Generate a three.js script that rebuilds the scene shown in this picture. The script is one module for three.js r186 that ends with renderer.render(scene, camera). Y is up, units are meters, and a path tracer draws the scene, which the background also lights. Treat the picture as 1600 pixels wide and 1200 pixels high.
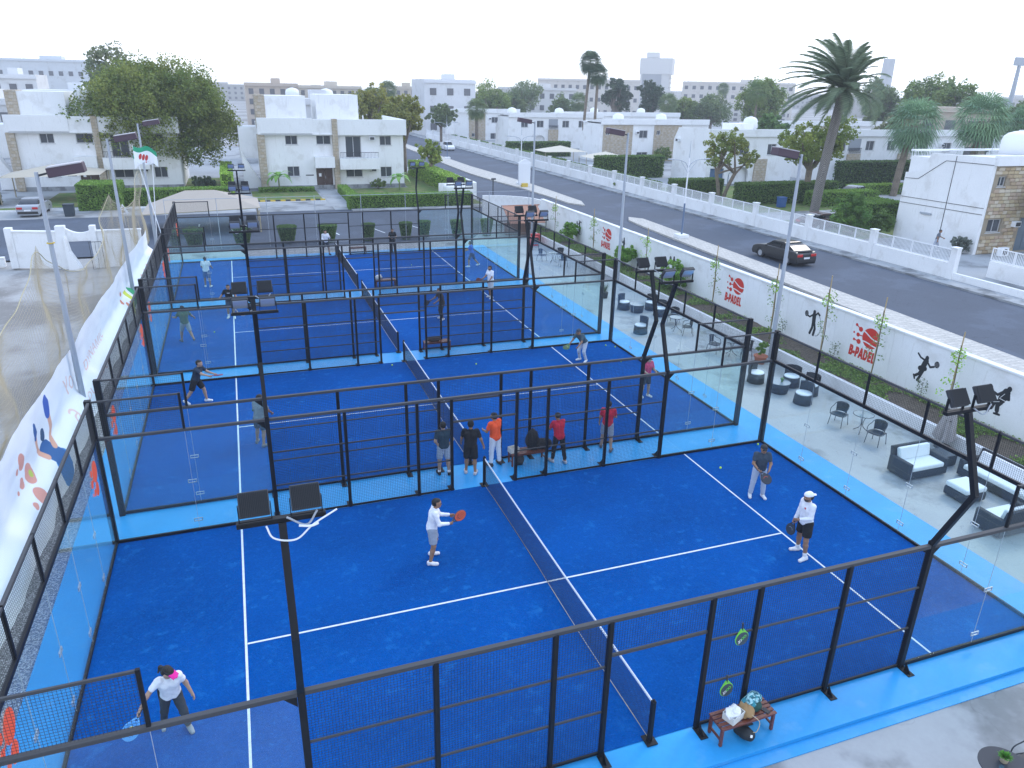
import * as THREE from 'three';
import { mergeGeometries } from 'three/addons/utils/BufferGeometryUtils.js';
import { RoundedBoxGeometry } from 'three/addons/geometries/RoundedBoxGeometry.js';

// ---------- camera, sky, sun, exposure ----------
const scene = new THREE.Scene();
const camera = new THREE.PerspectiveCamera(54.59, 4 / 3, 0.1, 6000);
camera.rotation.order = 'YXZ';
camera.position.set(-6.089, 11.166, 8.862);
camera.rotation.set(-0.37704, -0.35111, 0.02072);
scene.add(camera);
const renderer = new THREE.WebGLRenderer({ antialias: true });
renderer.setSize(1024, 768);
renderer.toneMapping = THREE.LinearToneMapping;
renderer.toneMappingExposure = 1.22;
renderer.shadowMap.enabled = true;
renderer.shadowMap.type = THREE.PCFSoftShadowMap;
const sunDir = new THREE.Vector3(0.62, 0.62, -0.48).normalize();
{ // hazy bright overcast: white at the horizon, pale blue overhead, a broad soft glow round the veiled sun
  const W = 256, H = 128, d = new Float32Array(W * H * 4);
  for (let j = 0; j < H; j++) for (let i = 0; i < W; i++) {
    const up = ((j + 0.5) / H - 0.5) * Math.PI, a = ((i + 0.5) / W - 0.5) * 2 * Math.PI;
    const x = Math.cos(a) * Math.cos(up), y = Math.sin(up), z = Math.sin(a) * Math.cos(up);
    const t = Math.pow(Math.max(0, y), 0.6), g = Math.pow(Math.max(0, (x * sunDir.x + y * sunDir.y + z * sunDir.z) * 0.5 + 0.5), 5);
    const o = (j * W + i) * 4;
    const hor = [1.66, 1.72, 1.82], zen = [0.6, 0.92, 1.52];
    for (let c = 0; c < 3; c++) d[o + c] = y < 0 ? hor[c] * 0.35 : hor[c] * (1 - t) + zen[c] * t + g * [0.42, 0.38, 0.34][c];
    d[o + 3] = 1;
  }
  const sky = new THREE.DataTexture(d, W, H, THREE.RGBAFormat, THREE.FloatType);
  sky.mapping = THREE.EquirectangularReflectionMapping; sky.magFilter = THREE.LinearFilter; sky.needsUpdate = true;
  scene.background = sky; scene.environment = sky;
}
const sun = new THREE.DirectionalLight(0xfff6ec, 0.9);
sun.position.copy(sunDir).multiplyScalar(200); sun.target.position.set(0, 0, -30);
sun.castShadow = true; sun.shadow.radius = 30; sun.shadow.mapSize.set(4096, 4096);
Object.assign(sun.shadow.camera, { left: -140, right: 140, top: 140, bottom: -140, near: 1, far: 600 });
scene.add(sun, sun.target);
scene.fog = new THREE.FogExp2(0xeff3f8, 0.0006);

// ---------- helpers ----------
const PI = Math.PI, D2R = PI / 180;
function rng(seed) { let s = seed | 0; return () => { s = (s + 0x6d2b79f5) | 0; let t = Math.imul(s ^ (s >>> 15), 1 | s); t = (t + Math.imul(t ^ (t >>> 7), 61 | t)) ^ t; return ((t ^ (t >>> 14)) >>> 0) / 4294967296; }; }
const R0 = rng(77);
const V = (x, y, z) => new THREE.Vector3(x, y, z);
const taken = new Map();
function numbered(n) { const k = taken.get(n) || 0; taken.set(n, k + 1); return k ? n + '_' + String(k).padStart(3, '0') : n; }
function plain(g) { // position, normal, uv only, without index
  const q = g.index ? g.toNonIndexed() : g;
  for (const k of Object.keys(q.attributes)) if (!['position', 'normal', 'uv', 'color'].includes(k)) q.deleteAttribute(k);
  if (!q.attributes.normal) q.computeVertexNormals();
  if (!q.attributes.uv) q.setAttribute('uv', new THREE.BufferAttribute(new Float32Array(q.attributes.position.count * 2), 2));
  return q;
}
const join = (list) => { const l = [].concat(list).map(plain); return l.length === 1 ? l[0] : mergeGeometries(l, false); };
function uvm(g, s = 1, ox = 0, oy = 0) { // uv in metres (divided by s) on the plane each face looks along
  const q = g.index ? g.toNonIndexed() : g; if (!q.attributes.normal) q.computeVertexNormals();
  const p = q.attributes.position, n = q.attributes.normal, u = new Float32Array(p.count * 2);
  for (let i = 0; i < p.count; i++) {
    const ax = Math.abs(n.getX(i)), ay = Math.abs(n.getY(i)), az = Math.abs(n.getZ(i));
    const a = ay >= ax && ay >= az ? [p.getX(i), p.getZ(i)] : ax >= az ? [p.getZ(i), p.getY(i)] : [p.getX(i), p.getY(i)];
    u[i * 2] = a[0] / s + ox; u[i * 2 + 1] = a[1] / s + oy;
  }
  q.setAttribute('uv', new THREE.BufferAttribute(u, 2)); return q;
}
function part(name, geo, mat, parent, x = 0, y = 0, z = 0, ry = 0) {
  const m = new THREE.Mesh(Array.isArray(geo) ? join(geo) : geo, mat); m.name = name; m.castShadow = m.receiveShadow = true;
  m.position.set(x, y, z); m.rotation.y = ry; parent.add(m); return m;
}
function thing(name, label, category, group, x = 0, y = 0, z = 0, ry = 0) {
  const o = new THREE.Group(); o.name = numbered(name); o.position.set(x, y, z); o.rotation.y = ry;
  o.userData = { label, category }; if (group) o.userData.group = group; scene.add(o); return o;
}
function solo(name, geo, mat, label, category, group, x = 0, y = 0, z = 0, ry = 0) {
  const m = part(numbered(name), geo, mat, scene, x, y, z, ry); m.userData = { label, category }; if (group) m.userData.group = group; return m;
}
function struct(name, geo, mat, x = 0, y = 0, z = 0) { const m = part(numbered(name), geo, mat, scene, x, y, z); m.userData = { kind: 'structure' }; return m; }
function dup(o, label, x, y, z, ry = o.rotation.y) { const c = o.clone(); c.name = numbered(o.name.replace(/_\d{3}$/, '')); c.userData = { ...o.userData, label }; c.position.set(x, y, z); c.rotation.y = ry; scene.add(c); return c; }
const box = (w, h, d, x = 0, y = 0, z = 0, rx = 0, ry = 0, rz = 0) => { const g = new THREE.BoxGeometry(w, h, d); if (rx) g.rotateX(rx); if (ry) g.rotateY(ry); if (rz) g.rotateZ(rz); return g.translate(x, y, z); };
const rbox = (w, h, d, r, x = 0, y = 0, z = 0, rx = 0, ry = 0, rz = 0) => { const g = new RoundedBoxGeometry(w, h, d, r >= 0.03 ? 3 : 1, r); if (rx) g.rotateX(rx); if (ry) g.rotateY(ry); if (rz) g.rotateZ(rz); return g.translate(x, y, z); };
const cyl = (rt, rb, h, x = 0, y = 0, z = 0, seg = 14) => new THREE.CylinderGeometry(rt, rb, h, seg).translate(x, y + h / 2, z); // stands on y
const ball = (r, x, y, z, sx = 1, sy = 1, sz = 1, s = 14) => new THREE.SphereGeometry(r, s, s * 0.7 | 0).scale(sx, sy, sz).translate(x, y, z);
function bar(p, q, w, d = w, round = 0) { // a straight bar or rod from p to q
  const L = p.distanceTo(q), g = round ? new THREE.CylinderGeometry(w / 2, d / 2, L, round) : new THREE.BoxGeometry(w, L, d), m = new THREE.Matrix4(), y = q.clone().sub(p).normalize();
  let x = Math.abs(y.y) > 0.98 ? V(1, 0, 0) : V(0, 1, 0).cross(y).normalize(); x = x.sub(y.clone().multiplyScalar(x.dot(y))).normalize();
  m.makeBasis(x, y, x.clone().cross(y)).setPosition(p.clone().add(q).multiplyScalar(0.5)); return g.applyMatrix4(m);
}
const tube = (pts, r, seg = 24, rad = 8, closed = false) => new THREE.TubeGeometry(new THREE.CatmullRomCurve3(pts.map((p) => p.isVector3 ? p : V(...p)), closed, 'catmullrom', 0.5), seg, r, rad, closed);
const lathe = (pts, seg = 20) => new THREE.LatheGeometry(pts.map((p) => new THREE.Vector2(...p)), seg);
const poly = (pts) => { const s = new THREE.Shape(); pts.forEach((p, i) => (i ? s.lineTo(...p) : s.moveTo(...p))); return s; };
const ext = (shape, d, bevel = 0) => new THREE.ExtrudeGeometry(shape, { depth: d, bevelEnabled: bevel > 0, bevelSize: bevel, bevelThickness: bevel, bevelSegments: 2, curveSegments: 10 });
function sheet(pts, y = 0) { // flat ground polygon from [x, z] points
  const g = new THREE.ShapeGeometry(poly(pts.map(([x, z]) => [x, -z]))); g.rotateX(-PI / 2); return uvm(g.translate(0, y, 0)); }
const rect = (x0, x1, z0, z1, y = 0) => sheet([[x0, z0], [x1, z0], [x1, z1], [x0, z1]], y);
const slab = (pts, h) => uvm(ext(poly(pts.map(([x, z]) => [x, -z])), h).rotateX(-PI / 2)); // raised from 0 to h
class Soup { // many small triangles in one geometry
  constructor() { this.p = []; this.c = []; this.hasColor = false; }
  tri(a, b, c, col) { this.p.push(a[0], a[1], a[2], b[0], b[1], b[2], c[0], c[1], c[2]); if (col) { this.hasColor = true; for (let i = 0; i < 3; i++) this.c.push(col[0], col[1], col[2]); } }
  quad(a, b, c, d, col) { this.tri(a, b, c, col); this.tri(a, c, d, col); }
  wire(a, b, r) { // three-sided thread
    const d = V(b[0] - a[0], b[1] - a[1], b[2] - a[2]).normalize(), u = (Math.abs(d.y) > 0.9 ? V(1, 0, 0) : V(0, 1, 0)).cross(d).normalize(), w = d.clone().cross(u), k = [];
    for (let i = 0; i < 3; i++) { const t = i * 2.0944, x = Math.cos(t) * r, y = Math.sin(t) * r; k.push([u.x * x + w.x * y, u.y * x + w.y * y, u.z * x + w.z * y]); }
    const ad = (p, q) => [p[0] + q[0], p[1] + q[1], p[2] + q[2]];
    for (let i = 0; i < 3; i++) { const j = (i + 1) % 3; this.quad(ad(a, k[i]), ad(a, k[j]), ad(b, k[j]), ad(b, k[i])); }
  }
  build() { const g = new THREE.BufferGeometry(); g.setAttribute('position', new THREE.BufferAttribute(new Float32Array(this.p), 3)); if (this.hasColor) g.setAttribute('color', new THREE.BufferAttribute(new Float32Array(this.c), 3)); g.computeVertexNormals(); g.setAttribute('uv', new THREE.BufferAttribute(new Float32Array(this.p.length / 3 * 2), 2)); return g; }
}
// ---------- textures ----------
function vnoise(seed) { // tileable value noise
  const r = rng(seed), T = new Float32Array(4096); for (let i = 0; i < 4096; i++) T[i] = r();
  const at = (x, y, p) => T[(((x % p) + p) % p * 57 + ((y % p) + p) % p * 131 + p * 7) & 4095];
  const n = (x, y, p) => { const i = Math.floor(x), j = Math.floor(y), f = x - i, g = y - j, s = f * f * (3 - 2 * f), t = g * g * (3 - 2 * g); return (at(i, j, p) * (1 - s) + at(i + 1, j, p) * s) * (1 - t) + (at(i, j + 1, p) * (1 - s) + at(i + 1, j + 1, p) * s) * t; };
  return (u, v, f, o = 4) => { let a = 0, k = 0.5, t = 0; for (let i = 0; i < o; i++) { a += k * n(u * f, v * f, f); t += k; f *= 2; k *= 0.55; } return a / t; };
}
const enc = (x) => { x = Math.min(1, Math.max(0, x)); return 255 * (x <= 0.0031308 ? 12.92 * x : 1.055 * Math.pow(x, 1 / 2.4) - 0.055); };
function ctex(n, fn, wrap = true) { // colour texture from a function of u, v that gives linear rgb
  const d = new Uint8Array(n * n * 4);
  for (let j = 0; j < n; j++) for (let i = 0; i < n; i++) { const c = fn((i + 0.5) / n, (j + 0.5) / n), o = (j * n + i) * 4; d[o] = enc(c[0]); d[o + 1] = enc(c[1]); d[o + 2] = enc(c[2]); d[o + 3] = 255; }
  const t = new THREE.DataTexture(d, n, n); t.colorSpace = THREE.SRGBColorSpace; t.magFilter = THREE.LinearFilter; t.wrapS = t.wrapT = THREE.RepeatWrapping; t.needsUpdate = true; return t;
}
function gtex(n, fn) { const d = new Uint8Array(n * n * 4); for (let j = 0; j < n; j++) for (let i = 0; i < n; i++) { const c = Math.max(0, Math.min(1, fn((i + 0.5) / n, (j + 0.5) / n))) * 255, o = (j * n + i) * 4; d[o] = d[o + 1] = d[o + 2] = c; d[o + 3] = 255; } const t = new THREE.DataTexture(d, n, n); t.magFilter = THREE.LinearFilter; t.wrapS = t.wrapT = THREE.RepeatWrapping; t.needsUpdate = true; return t; }
const rep = (t, s) => { const c = t.clone(); c.repeat.set(1 / s, 1 / s); c.needsUpdate = true; return c; };
const mulc = (c, k) => [c[0] * k, c[1] * k, c[2] * k], mixc = (a, b, t) => a.map((x, i) => x + (b[i] - x) * t), sst = (a, b, x) => { x = Math.min(1, Math.max(0, (x - a) / (b - a))); return x * x * (3 - 2 * x); };
const mat = (r, g, b, rough = 0.8, metal = 0, more = {}) => new THREE.MeshStandardMaterial({ color: new THREE.Color().setRGB(r, g, b), roughness: rough, metalness: metal, ...more });
const tmat = (t, s, rough = 0.85, more = {}) => new THREE.MeshStandardMaterial({ map: rep(t, s), roughness: rough, ...more });
const N1 = vnoise(1), N2 = vnoise(2), N3 = vnoise(3);
const canvasTex = (w, h, draw) => { const c = document.createElement('canvas'); c.width = w; c.height = h; const x = c.getContext('2d'); draw(x, w, h); const t = new THREE.CanvasTexture(c); t.colorSpace = THREE.SRGBColorSpace; t.magFilter = THREE.LinearFilter; return t; };
const print = (t, rough = 0.7) => new THREE.MeshStandardMaterial({ map: t, transparent: true, roughness: rough, side: THREE.DoubleSide });

const T = {};
T.fine = gtex(512, (u, v) => N1(u, v, 128, 3));
T.mott = gtex(512, (u, v) => N2(u, v, 6, 6));
T.turf = ctex(1024, (u, v) => {
  const broad = N1(u, v, 4, 4), fib = N2(u, v, 256, 2), scuff = sst(0.6, 0.8, N3(u, v, 24, 5)) * sst(0.42, 0.62, N1(u, v, 7, 4)), bits = sst(0.78, 0.88, N2(u, v, 110, 2));
  let c = mulc([0.0002, 0.07, 0.285], 0.58 + broad * 0.36 + fib * 0.34); c = mixc(c, [0.02, 0.2, 0.5], scuff * 0.3 + bits * 0.2 + sst(0.66, 0.84, N2(u * 1, v * 1, 34, 5)) * 0.16 + sst(0.5, 0.75, N1(u * 1, v * 1, 60, 3)) * 0.07); return c; });
T.deck = ctex(512, (u, v) => { const b = N1(u, v, 4, 5), f = N2(u, v, 90, 2), st = sst(0.62, 0.8, N3(u, v, 9, 5)); return mixc(mulc([0.03, 0.3, 0.62], 0.84 + b * 0.22 + f * 0.08), [0.14, 0.36, 0.6], st * 0.3); });
T.conc = ctex(1024, (u, v) => { const b = N1(u, v, 3, 6), c = N2(u, v, 8, 5), st = sst(0.52, 0.72, N3(u, v, 5, 6)), f = N1(u, v, 160, 2), crack = Math.abs(N2(u, v, 5, 5) - 0.5) < 0.0025 ? 1 : 0;
  return mulc([0.315, 0.325, 0.33], (0.72 + b * 0.4 + c * 0.16 + f * 0.07) * (1 - st * 0.5) * (1 - crack * 0.2)); });
T.asph = ctex(1024, (u, v) => { const b = N1(u, v, 3, 5), f = N2(u, v, 200, 2), p = sst(0.55, 0.7, N3(u, v, 6, 5)), cr = Math.abs(N1(u, v, 7, 5) - 0.5) < 0.004 ? 0.35 : 0; return mulc([0.058, 0.074, 0.103], (0.7 + b * 0.35 + f * 0.25) * (1 + p * 0.22) * (1 - cr)); });
T.dirt = ctex(1024, (u, v) => { const b = N1(u, v, 3, 6), c = N2(u, v, 14, 5), dk = sst(0.5, 0.68, N3(u, v, 3, 5)), f = N1(u, v, 150, 2), peb = sst(0.8, 0.88, N2(u, v, 120, 2)); return mulc(mixc(mixc([0.36, 0.35, 0.335], [0.17, 0.155, 0.14], dk * 0.8), [0.5, 0.49, 0.47], peb * 0.5), 0.66 + b * 0.3 + c * 0.22 + f * 0.2); });
T.gravel = ctex(512, (u, v) => { const a = N1(u, v, 64, 2), b = N2(u, v, 90, 2), c = N3(u, v, 6, 3); return mulc([0.3, 0.3, 0.3], 0.25 + sst(0.3, 0.75, a) * 0.9 + sst(0.6, 0.75, b) * 0.7 + c * 0.2); });
T.plas = ctex(512, (u, v) => { const b = N1(u, v, 4, 5), f = N2(u, v, 100, 2), st = sst(0.58, 0.8, N3(u, v, 6, 5)); return mulc(mixc([0.8, 0.8, 0.79], [0.55, 0.53, 0.49], st * 0.42 + sst(0.6, 0.85, N1(u, v * 0.12, 48, 4)) * 0.3), 0.9 + b * 0.1 + f * 0.05); });
T.stone = ctex(512, (u, v) => { const r = Math.floor(v * 10), uu = (u + (r % 2) * 0.05 + (r * 37 % 10) * 0.031) % 1, k = Math.floor(uu * 8), h = ((r * 73 + k * 151) % 97) / 97, e = Math.min((v * 10) % 1, 1 - (v * 10) % 1) < 0.07 || (uu * 8) % 1 < 0.03; return e ? [0.3, 0.26, 0.2] : mulc(mixc([0.42, 0.335, 0.23], [0.5, 0.44, 0.36], h), 0.7 + N1(u, v, 40, 3) * 0.5); });
T.pave = ctex(512, (u, v) => { const r = Math.floor(v * 8), uu = (u + (r % 2) * 0.0625) % 1, e = (v * 8) % 1 < 0.09 || (uu * 8) % 1 < 0.06, h = ((r * 31 + Math.floor(uu * 8) * 17) % 23) / 23; return mulc(e ? [0.3, 0.28, 0.25] : mulc([0.53, 0.5, 0.45], 0.84 + h * 0.2), 0.8 + N2(u, v, 30, 4) * 0.35); });
T.soil = ctex(512, (u, v) => { const a = N1(u, v, 40, 4), b = N2(u, v, 8, 4); return mulc([0.16, 0.125, 0.09], 0.4 + a * 0.9 + b * 0.3); });
T.lawn = ctex(512, (u, v) => { const a = N1(u, v, 120, 3), b = N2(u, v, 7, 5); return mulc(mixc([0.1, 0.17, 0.035], [0.2, 0.19, 0.07], sst(0.4, 0.7, b)), 0.5 + a * 0.9); });
T.weave = gtex(256, (u, v) => { const i = Math.floor(u * 24), j = Math.floor(v * 24); return ((i + j) & 1 ? Math.abs(Math.sin(u * 24 * PI)) : Math.abs(Math.sin(v * 24 * PI))) * 0.8 + 0.1; });
T.fab = gtex(256, (u, v) => N1(u, v, 10, 5));
const M = {
  turf: new THREE.MeshPhysicalMaterial({ map: rep(T.turf, 6.5), roughness: 0.9, specularIntensity: 0.08, bumpMap: rep(T.fine, 2), bumpScale: 0.008 }),
  deck: new THREE.MeshPhysicalMaterial({ map: rep(T.deck, 5), roughness: 0.42, specularIntensity: 0.35, roughnessMap: rep(gtex(256, (u, v) => 0.7 + 0.3 * N2(u, v, 8, 4)), 3) }),
  conc: tmat(T.conc, 9, 0.62), concFar: tmat(T.conc, 14, 0.85), asph: tmat(T.asph, 11, 0.85), dirt: tmat(T.dirt, 13, 0.95), gravel: tmat(T.gravel, 1.6, 0.95, { bumpMap: rep(T.gravel, 1.6), bumpScale: 0.03 }),
  plas: tmat(T.plas, 5, 0.8), stone: tmat(T.stone, 3.2, 0.9), pave: tmat(T.pave, 2.4, 0.9), soil: tmat(T.soil, 2.5, 1, { bumpMap: rep(T.fine, 1.5), bumpScale: 0.04 }), lawn: tmat(T.lawn, 3.5, 1),
  line: mat(0.66, 0.7, 0.72, 0.8, 0, { map: rep(ctex(256, (u, v) => { const k = 0.82 + N1(u, v, 30, 4) * 0.3; return [k, k, k]; }), 2) }),
  black: new THREE.MeshPhysicalMaterial({ color: new THREE.Color().setRGB(0.009, 0.0105, 0.014), roughness: 0.5, specularIntensity: 0.45 }), blackTop: tmat(ctex(256, (u, v) => mulc([0.06, 0.062, 0.068], 0.35 + N1(u, v, 20, 4) * 0.9)), 0.9, 0.7), wire: mat(0.02, 0.022, 0.026, 0.6), thread: mat(0.012, 0.016, 0.022, 0.8),
  glass: new THREE.MeshPhysicalMaterial({ color: new THREE.Color().setRGB(0.925, 0.985, 0.975), roughness: 0.03, transmission: 0.985, thickness: 0, ior: 1.3 }),
  white: mat(0.78, 0.79, 0.8, 0.6), steel: mat(0.42, 0.44, 0.47, 0.45, 0.5), galv: mat(0.4, 0.43, 0.47, 0.55, 0.25), dark: mat(0.03, 0.032, 0.036, 0.6),
  lamp: mat(0.5, 0.54, 0.58, 0.15, 0.5), pane: mat(0.07, 0.078, 0.09, 0.1), frame: mat(0.5, 0.5, 0.5, 0.5), brown: mat(0.07, 0.04, 0.03, 0.6), wood: mat(0.15, 0.045, 0.028, 0.55, 0, { roughnessMap: T.fab }),
  rattan: mat(0.022, 0.028, 0.036, 0.6, 0, { bumpMap: rep(T.weave, 0.3), bumpScale: 0.006 }), cushion: mat(0.72, 0.73, 0.74, 0.9, 0, { bumpMap: rep(T.fab, 0.6), bumpScale: 0.008 }),
  purple: mat(0.075, 0.045, 0.06, 0.6), tan: mat(0.42, 0.36, 0.25, 0.9), canvas: mat(0.5, 0.45, 0.39, 0.9), yellow: mat(0.6, 0.42, 0.06, 0.7), red: mat(0.55, 0.03, 0.03, 0.6), green: mat(0.02, 0.2, 0.1, 0.8),
};
// ---------- setting: ground, courts, roads ----------
struct('terrain', rect(-600, 900, 100, -900, -0.2), tmat(T.dirt, 40, 1));
struct('bare_lot', rect(-70, -12.1, 40, -45.2, -0.1), M.dirt);
struct('court_deck', [slab([[-11.05, 0.86], [11.25, 0.86], [11.25, -45.6], [-11.05, -45.6]], 0.12).translate(0, -0.12, 0), slab([[-11.05, 1.12], [11.25, 1.12], [11.25, 0.865], [-11.05, 0.865]], 0.12).translate(0, -0.2, 0)], M.deck);
struct('gravel_strip', rect(-11.95, -11.05, 30, -47, -0.05), M.gravel);
struct('concrete_patio', [rect(11.25, 16.35, 30, -57, -0.1), rect(-11.05, 11.25, 30, 1.12, -0.101), rect(-11.05, 11.25, -45.6, -48.6, -0.06)], M.conc);
const OFF = [0, 11.5, 22.8, 34.45]; // near side of each court
const LW = 0.05;
OFF.forEach((o, i) => {
  const g = uvm(new THREE.PlaneGeometry(19.98, 9.98).rotateX(-PI / 2).translate(0, 0, -5), 1, i * 2.7, i * 1.3);
  const t = struct('court_turf', g, M.turf, 0, 0.012, -o);
  const ln = (w, d, x, z) => part('court_line', uvm(new THREE.PlaneGeometry(w, d).rotateX(-PI / 2)), M.line, t, x, 0.005, z);
  ln(LW, 9.96, -6.95, -5); ln(LW, 9.96, 6.95, -5); ln(6.95 * 2 - LW - 0.01, LW, 0, -5);
});
struct('planter_soil', uvm(new THREE.PlaneGeometry(1.85, 62, 12, 300).rotateX(-PI / 2)), M.soil, 17.32, 0.3, -26);
{ const k = struct('planter_kerb', uvm(rbox(0.16, 0.5, 62, 0.03)), M.plas, 16.38, 0.13, -26); k.castShadow = true; }
{ // soil relief
  const s = scene.children.find((o) => o.name === 'planter_soil'), p = s.geometry.attributes.position; const hN = vnoise(9);
  for (let i = 0; i < p.count; i++) p.setY(i, hN((p.getX(i) + 50) / 40, (p.getZ(i) + 100) / 40, 80, 3) * 0.16 - 0.08); s.geometry.computeVertexNormals();
}
// roads
struct('side_street', sheet([[-70, -48.6], [11.25, -48.6], [16, -56.4], [19, -55], [26.5, -55], [26.5, -72], [18.6, -72], [18.2, -66], [2.6, -66], [2.6, -72.5], [-4.4, -72.5], [-4.4, -70], [-70, -71]], -0.085), M.asph);
struct('road', rect(18.35, 36.5, 40, -420, -0.09), M.asph);
struct('road_median', slab([[25, 10], [25.1, -12], [25.5, -20], [26.3, -31], [27.6, -50], [28, -53.5], [28.8, -55], [29.7, -53.8], [29.5, -50], [28.4, -33], [27.7, -21], [27.1, -13], [27, 10]], 0.16).translate(0, -0.1, 0), M.pave);
struct('road_median', slab([[28, -63.2], [27, -65], [26.9, -70], [26.4, -79], [25.6, -86], [25, -95], [25.2, -109], [25.9, -130], [27, -200], [29, -200], [28.3, -135], [28.1, -105], [29.2, -82], [28.9, -66]], 0.16).translate(0, -0.1, 0), M.pave);
struct('pavement', slab([[36.3, 40], [37.7, 40], [37.7, -420], [36.5, -420]], 0.14).translate(0, -0.1, 0), tmat(T.conc, 6, 0.9));
struct('compound_ground', rect(37.6, 260, 40, -300, -0.07), tmat(T.conc, 20, 0.95));
struct('villa_ground', rect(-70, 18.6, -66.2, -150, -0.075), tmat(T.conc, 17, 0.95));
struct('lawn', sheet([[5, -67], [18.2, -67.2], [18.2, -98], [13.6, -98], [13.4, -82], [5, -82]], -0.06), M.lawn);
struct('lawn', sheet([[-24, -73], [-6, -72.5], [-6.4, -96], [-12, -96], [-14, -84], [-24, -84]], -0.06), M.lawn);
struct('lawn', sheet([[-4.6, -73], [2.4, -73], [2.4, -81.6], [-4.6, -81.6]], -0.06), M.lawn);
struct('lawn', sheet([[-34, -71.4], [-25, -71.4], [-25, -73.4], [-34, -73.4]], -0.06), M.lawn);
struct('lawn', rect(39, 62, -40.5, -76, -0.055), M.lawn);
struct('driveway', rect(39, 70, -50.5, -55, -0.045), tmat(T.conc, 7, 0.9));
struct('footpath', sheet([[2.7, -66], [4.1, -66], [4.6, -82], [2.7, -82]], -0.05), tmat(T.conc, 7, 0.9));
struct('footpath', sheet([[-6.3, -66.5], [-4.6, -66.5], [-5, -90], [-6.3, -90]], -0.05), tmat(T.conc, 7, 0.9));
struct('pavement', slab([[4.2, -64.6], [17.4, -64.4], [17.4, -65.6], [4.2, -65.8]], 0.12).translate(0, -0.09, 0), tmat(T.conc, 6, 0.9));
{ const s = struct('parking_lines', rect(-9.5, -9.38, -56, -60.5, -0.08), M.line); for (const [x, z, a] of [[-6.2, -56, 0.2], [-2.6, -55.5, 0.2], [0.9, -55, 0.2], [4.5, -55, 0.25], [8.2, -54.6, 0.25], [-1, -69, 0.05]]) part('bay_line', uvm(new THREE.PlaneGeometry(0.11, 4.4).rotateX(-PI / 2).rotateY(a)), M.line, s, x, -0.079, z); }
{ const k = struct('parking_kerb', box(7, 0.1, 0.18, -1, -0.05, -72.6), M.plas); for (let i = 0; i < 14; i++) part('kerb_stone', rbox(0.49, 0.2, 0.2, 0.02), i % 2 ? M.yellow : M.dark, k, -4.25 + i * 0.5, 0.04, -72.62); }
{ const k = struct('street_kerb', box(36, 0.16, 0.16, -23, 0, -71), M.plas); k.name = 'street_kerb'; }
// ---------- court wall with its painted emblems ----------
const brandRed = '#c9362c';
const emblemTex = canvasTex(512, 512, (x) => {
  x.fillStyle = brandRed; x.strokeStyle = brandRed;
  x.save(); x.beginPath(); x.arc(345, 170, 148, 0, 7); x.clip(); x.fillRect(0, 0, 512, 512); x.globalCompositeOperation = 'destination-out'; x.lineWidth = 20; x.strokeStyle = '#000';
  x.beginPath(); x.moveTo(190, 90); x.bezierCurveTo(300, 110, 360, 215, 510, 165); x.stroke(); x.beginPath(); x.moveTo(180, 250); x.bezierCurveTo(300, 215, 380, 290, 510, 265); x.stroke(); x.restore();
  x.fillStyle = brandRed; x.strokeStyle = brandRed; x.lineWidth = 16;
  const dot = (a, b, r) => { x.beginPath(); x.arc(a, b, r, 0, 7); x.fill(); }, rod = (a, b, c, d) => { x.beginPath(); x.moveTo(a, b); x.lineTo(c, d); x.stroke(); };
  dot(150, 90, 36); dot(70, 45, 22); rod(70, 45, 150, 90); dot(120, 180, 30); dot(45, 165, 16); rod(120, 180, 230, 175); dot(150, 275, 36); dot(65, 265, 20); rod(65, 265, 150, 275);
  x.save(); x.translate(0, 508); x.scale(1, 1.75); x.font = 'bold 116px sans-serif'; x.transform(1, 0, -0.08, 1, 0, 0); x.fillText('B-PADEL', 6, 0, 500); x.lineWidth = 10; x.strokeText('B-PADEL', 6, 0, 500); x.restore();
});
let limbK = 1.3;
const limb = (x, pts, w, c) => { w *= limbK; x.strokeStyle = c; x.lineCap = x.lineJoin = 'round'; x.lineWidth = w; x.beginPath(); pts.forEach((p, i) => (i ? x.lineTo(...p) : x.moveTo(...p))); x.stroke(); };
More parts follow.
